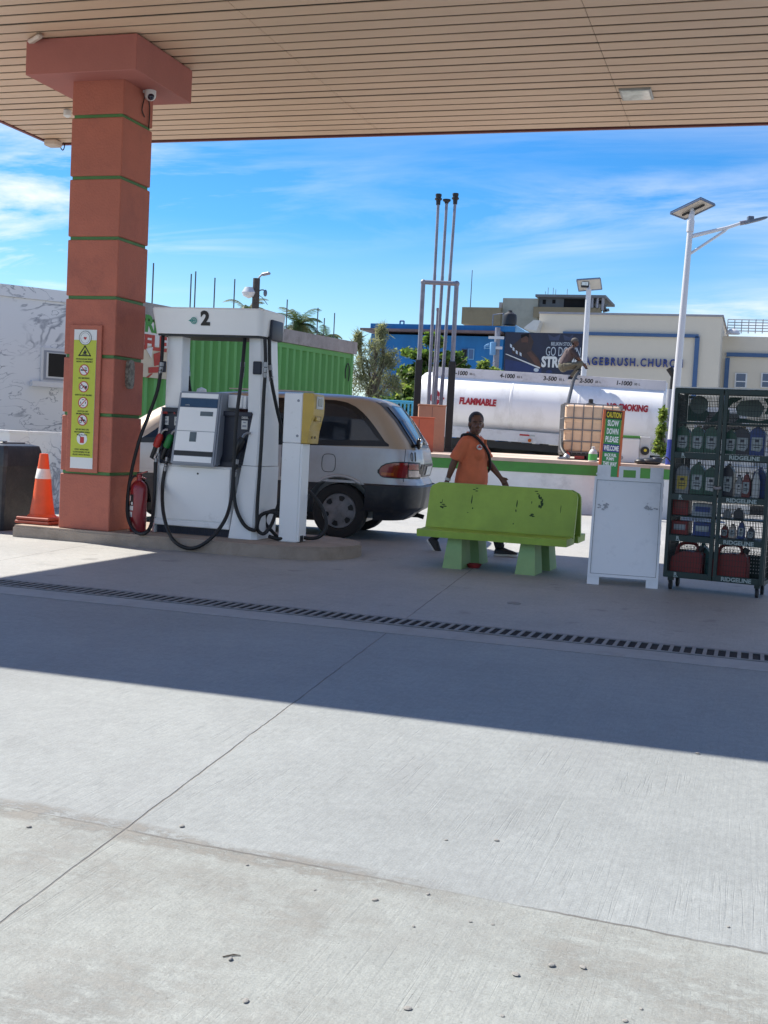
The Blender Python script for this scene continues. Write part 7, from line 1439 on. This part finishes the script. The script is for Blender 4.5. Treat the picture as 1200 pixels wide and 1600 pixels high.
def bb(poly, m, k=1, name='print'):
    b = MB(); q = [AY(x_, y_, YBB) for x_, y_ in poly]; d = .004 * k; V1 = [b._v(p - Vector((0, d, 0))) for p in q]; V2 = [b._v(p - Vector((0, d - .003, 0))) for p in q]; b._f(V1); b._f(V2[::-1]); [b._f((V1[i], V1[(i + 1) % len(q)], V2[(i + 1) % len(q)], V2[i])) for i in range(len(q))]; b.build(name, MATS[m], t, 0)
def el(cx, cy, rx, ry, n=16): return [(cx + rx * math.cos(2 * math.pi * k / n), cy + ry * math.sin(2 * math.pi * k / n)) for k in range(n)]
bb([(789, 561), (846, 572), (846, 583), (789, 583)], 'bb_felt', 1); bb([(800, 540), (812, 530), (818, 524), (828, 522), (834, 534), (830, 546), (842, 560), (846, 574), (838, 576), (822, 560), (812, 556), (800, 552)], 'bb_skin_dk', 2); bb(el(820, 531, 5.5, 7.5), 'bb_skin', 3); bb([(814, 523), (826, 521), (827, 528), (822, 525), (814, 529)], 'void_black', 4); bb([(816, 535), (824, 535), (822, 540), (817, 540)], 'bb_skin_dk', 4); bb([(823, 551), (829, 549), (843, 564), (846, 574), (841, 576), (834, 566)], 'bb_skin', 3); bb([(789, 553), (792, 553), (844, 574), (843, 576)], 'bb_text_lt', 5)
for k, (x_, y_) in enumerate(((797, 540), (801, 545), (806, 550), (812, 553))): bb([(x_, y_ - 3), (x_ + 3, y_ - 1), (x_ + 3, y_ + 4), (x_, y_ + 2)], 'bb_text', 5)
bb([(856, 522), (866, 527), (876, 522), (873, 532), (859, 532)], 'bb_navy_lt', 1); bb([(880, 523), (890, 527), (896, 522), (894, 532), (882, 532)], 'bb_navy_lt', 1); bb(el(838, 578, 4, 3), 'bb_text', 4); bb(el(858, 581, 5, 3), 'bb_felt', 4)
def bt_(s_, px, py, wpx, h, m, bold=.0): p = AY(px, py, YBB); text(s_, p - Vector((0, .01, 0)), (1, 0, 0), UP, wpx / F * 57, h, MATS[m], t, .01, bold=bold)
bt_('BELIKIN STOUT', 879, 537.5, 34, .16, 'bb_text', .01); bt_('GO DOWN', 880, 549.5, 52, .42, 'bb_text', -.005); bt_('STRONG', 877, 566, 60, .52, 'bb_text_lt', .05)
# utility pole by the billboard
YP_ = 58; c = AY(778, 512, YP_); p = Vector((c.x, YP_, 0)); t = thing('utility_pole', 'pale concrete utility pole with crossarms left of the billboard', 'utility pole', p); b = MB(); b.tube([p, c], [.20, .13], 10); b.build('pole', MATS['galv'], t)
for py, w in ((527, 14), (543, 10)): a, q = AY(778 - w, py, YP_ - .15), AY(778 + w * .7, py, YP_ - .15); b = MB(); b.bx(a.x, q.x, YP_ - .25, YP_ - .15, a.z - .08, a.z + .05); b.build('crossarm', MATS['pole_white'], t, 0)
b = MB(); a = AY(765, 541, YP_ - .2); b.tube([AY(758, 545, YP_ - .2), AY(758, 541, YP_ - .2), AY(764, 538, YP_ - .2)], .05, 6, sm=3); b.lathe([(.15, -.3), (.16, .3), (.05, .35)], AY(770, 545, YP_ - .2), 12); b.build('transformer', MATS['bldg_blue_lt'], t)
# kerb blocks seen in the gap right of the rack
mat('kerb_black', (.03, .03, .03), .8, .2, 6); mat('kerb_white', (.6, .6, .58), .8, .1, 6)
for k, (py, D) in enumerate(((800, 25.5), (775, 31))):
    a = gnd(1192, D); t = thing('kerb_block', ['near', 'far'][k] + ' black and white painted kerb seen through the gap right of the rack', 'kerb', a, 0)
    for j in range(8): b = MB(); q = a + RIGHT * (j * 1.2 - .8); b.box(q + UP * .1, (1.19, .2, .2), rz=FRZ, bev=.02); b.build('block', MATS['kerb_black' if j % 2 else 'kerb_white'], t, 0)
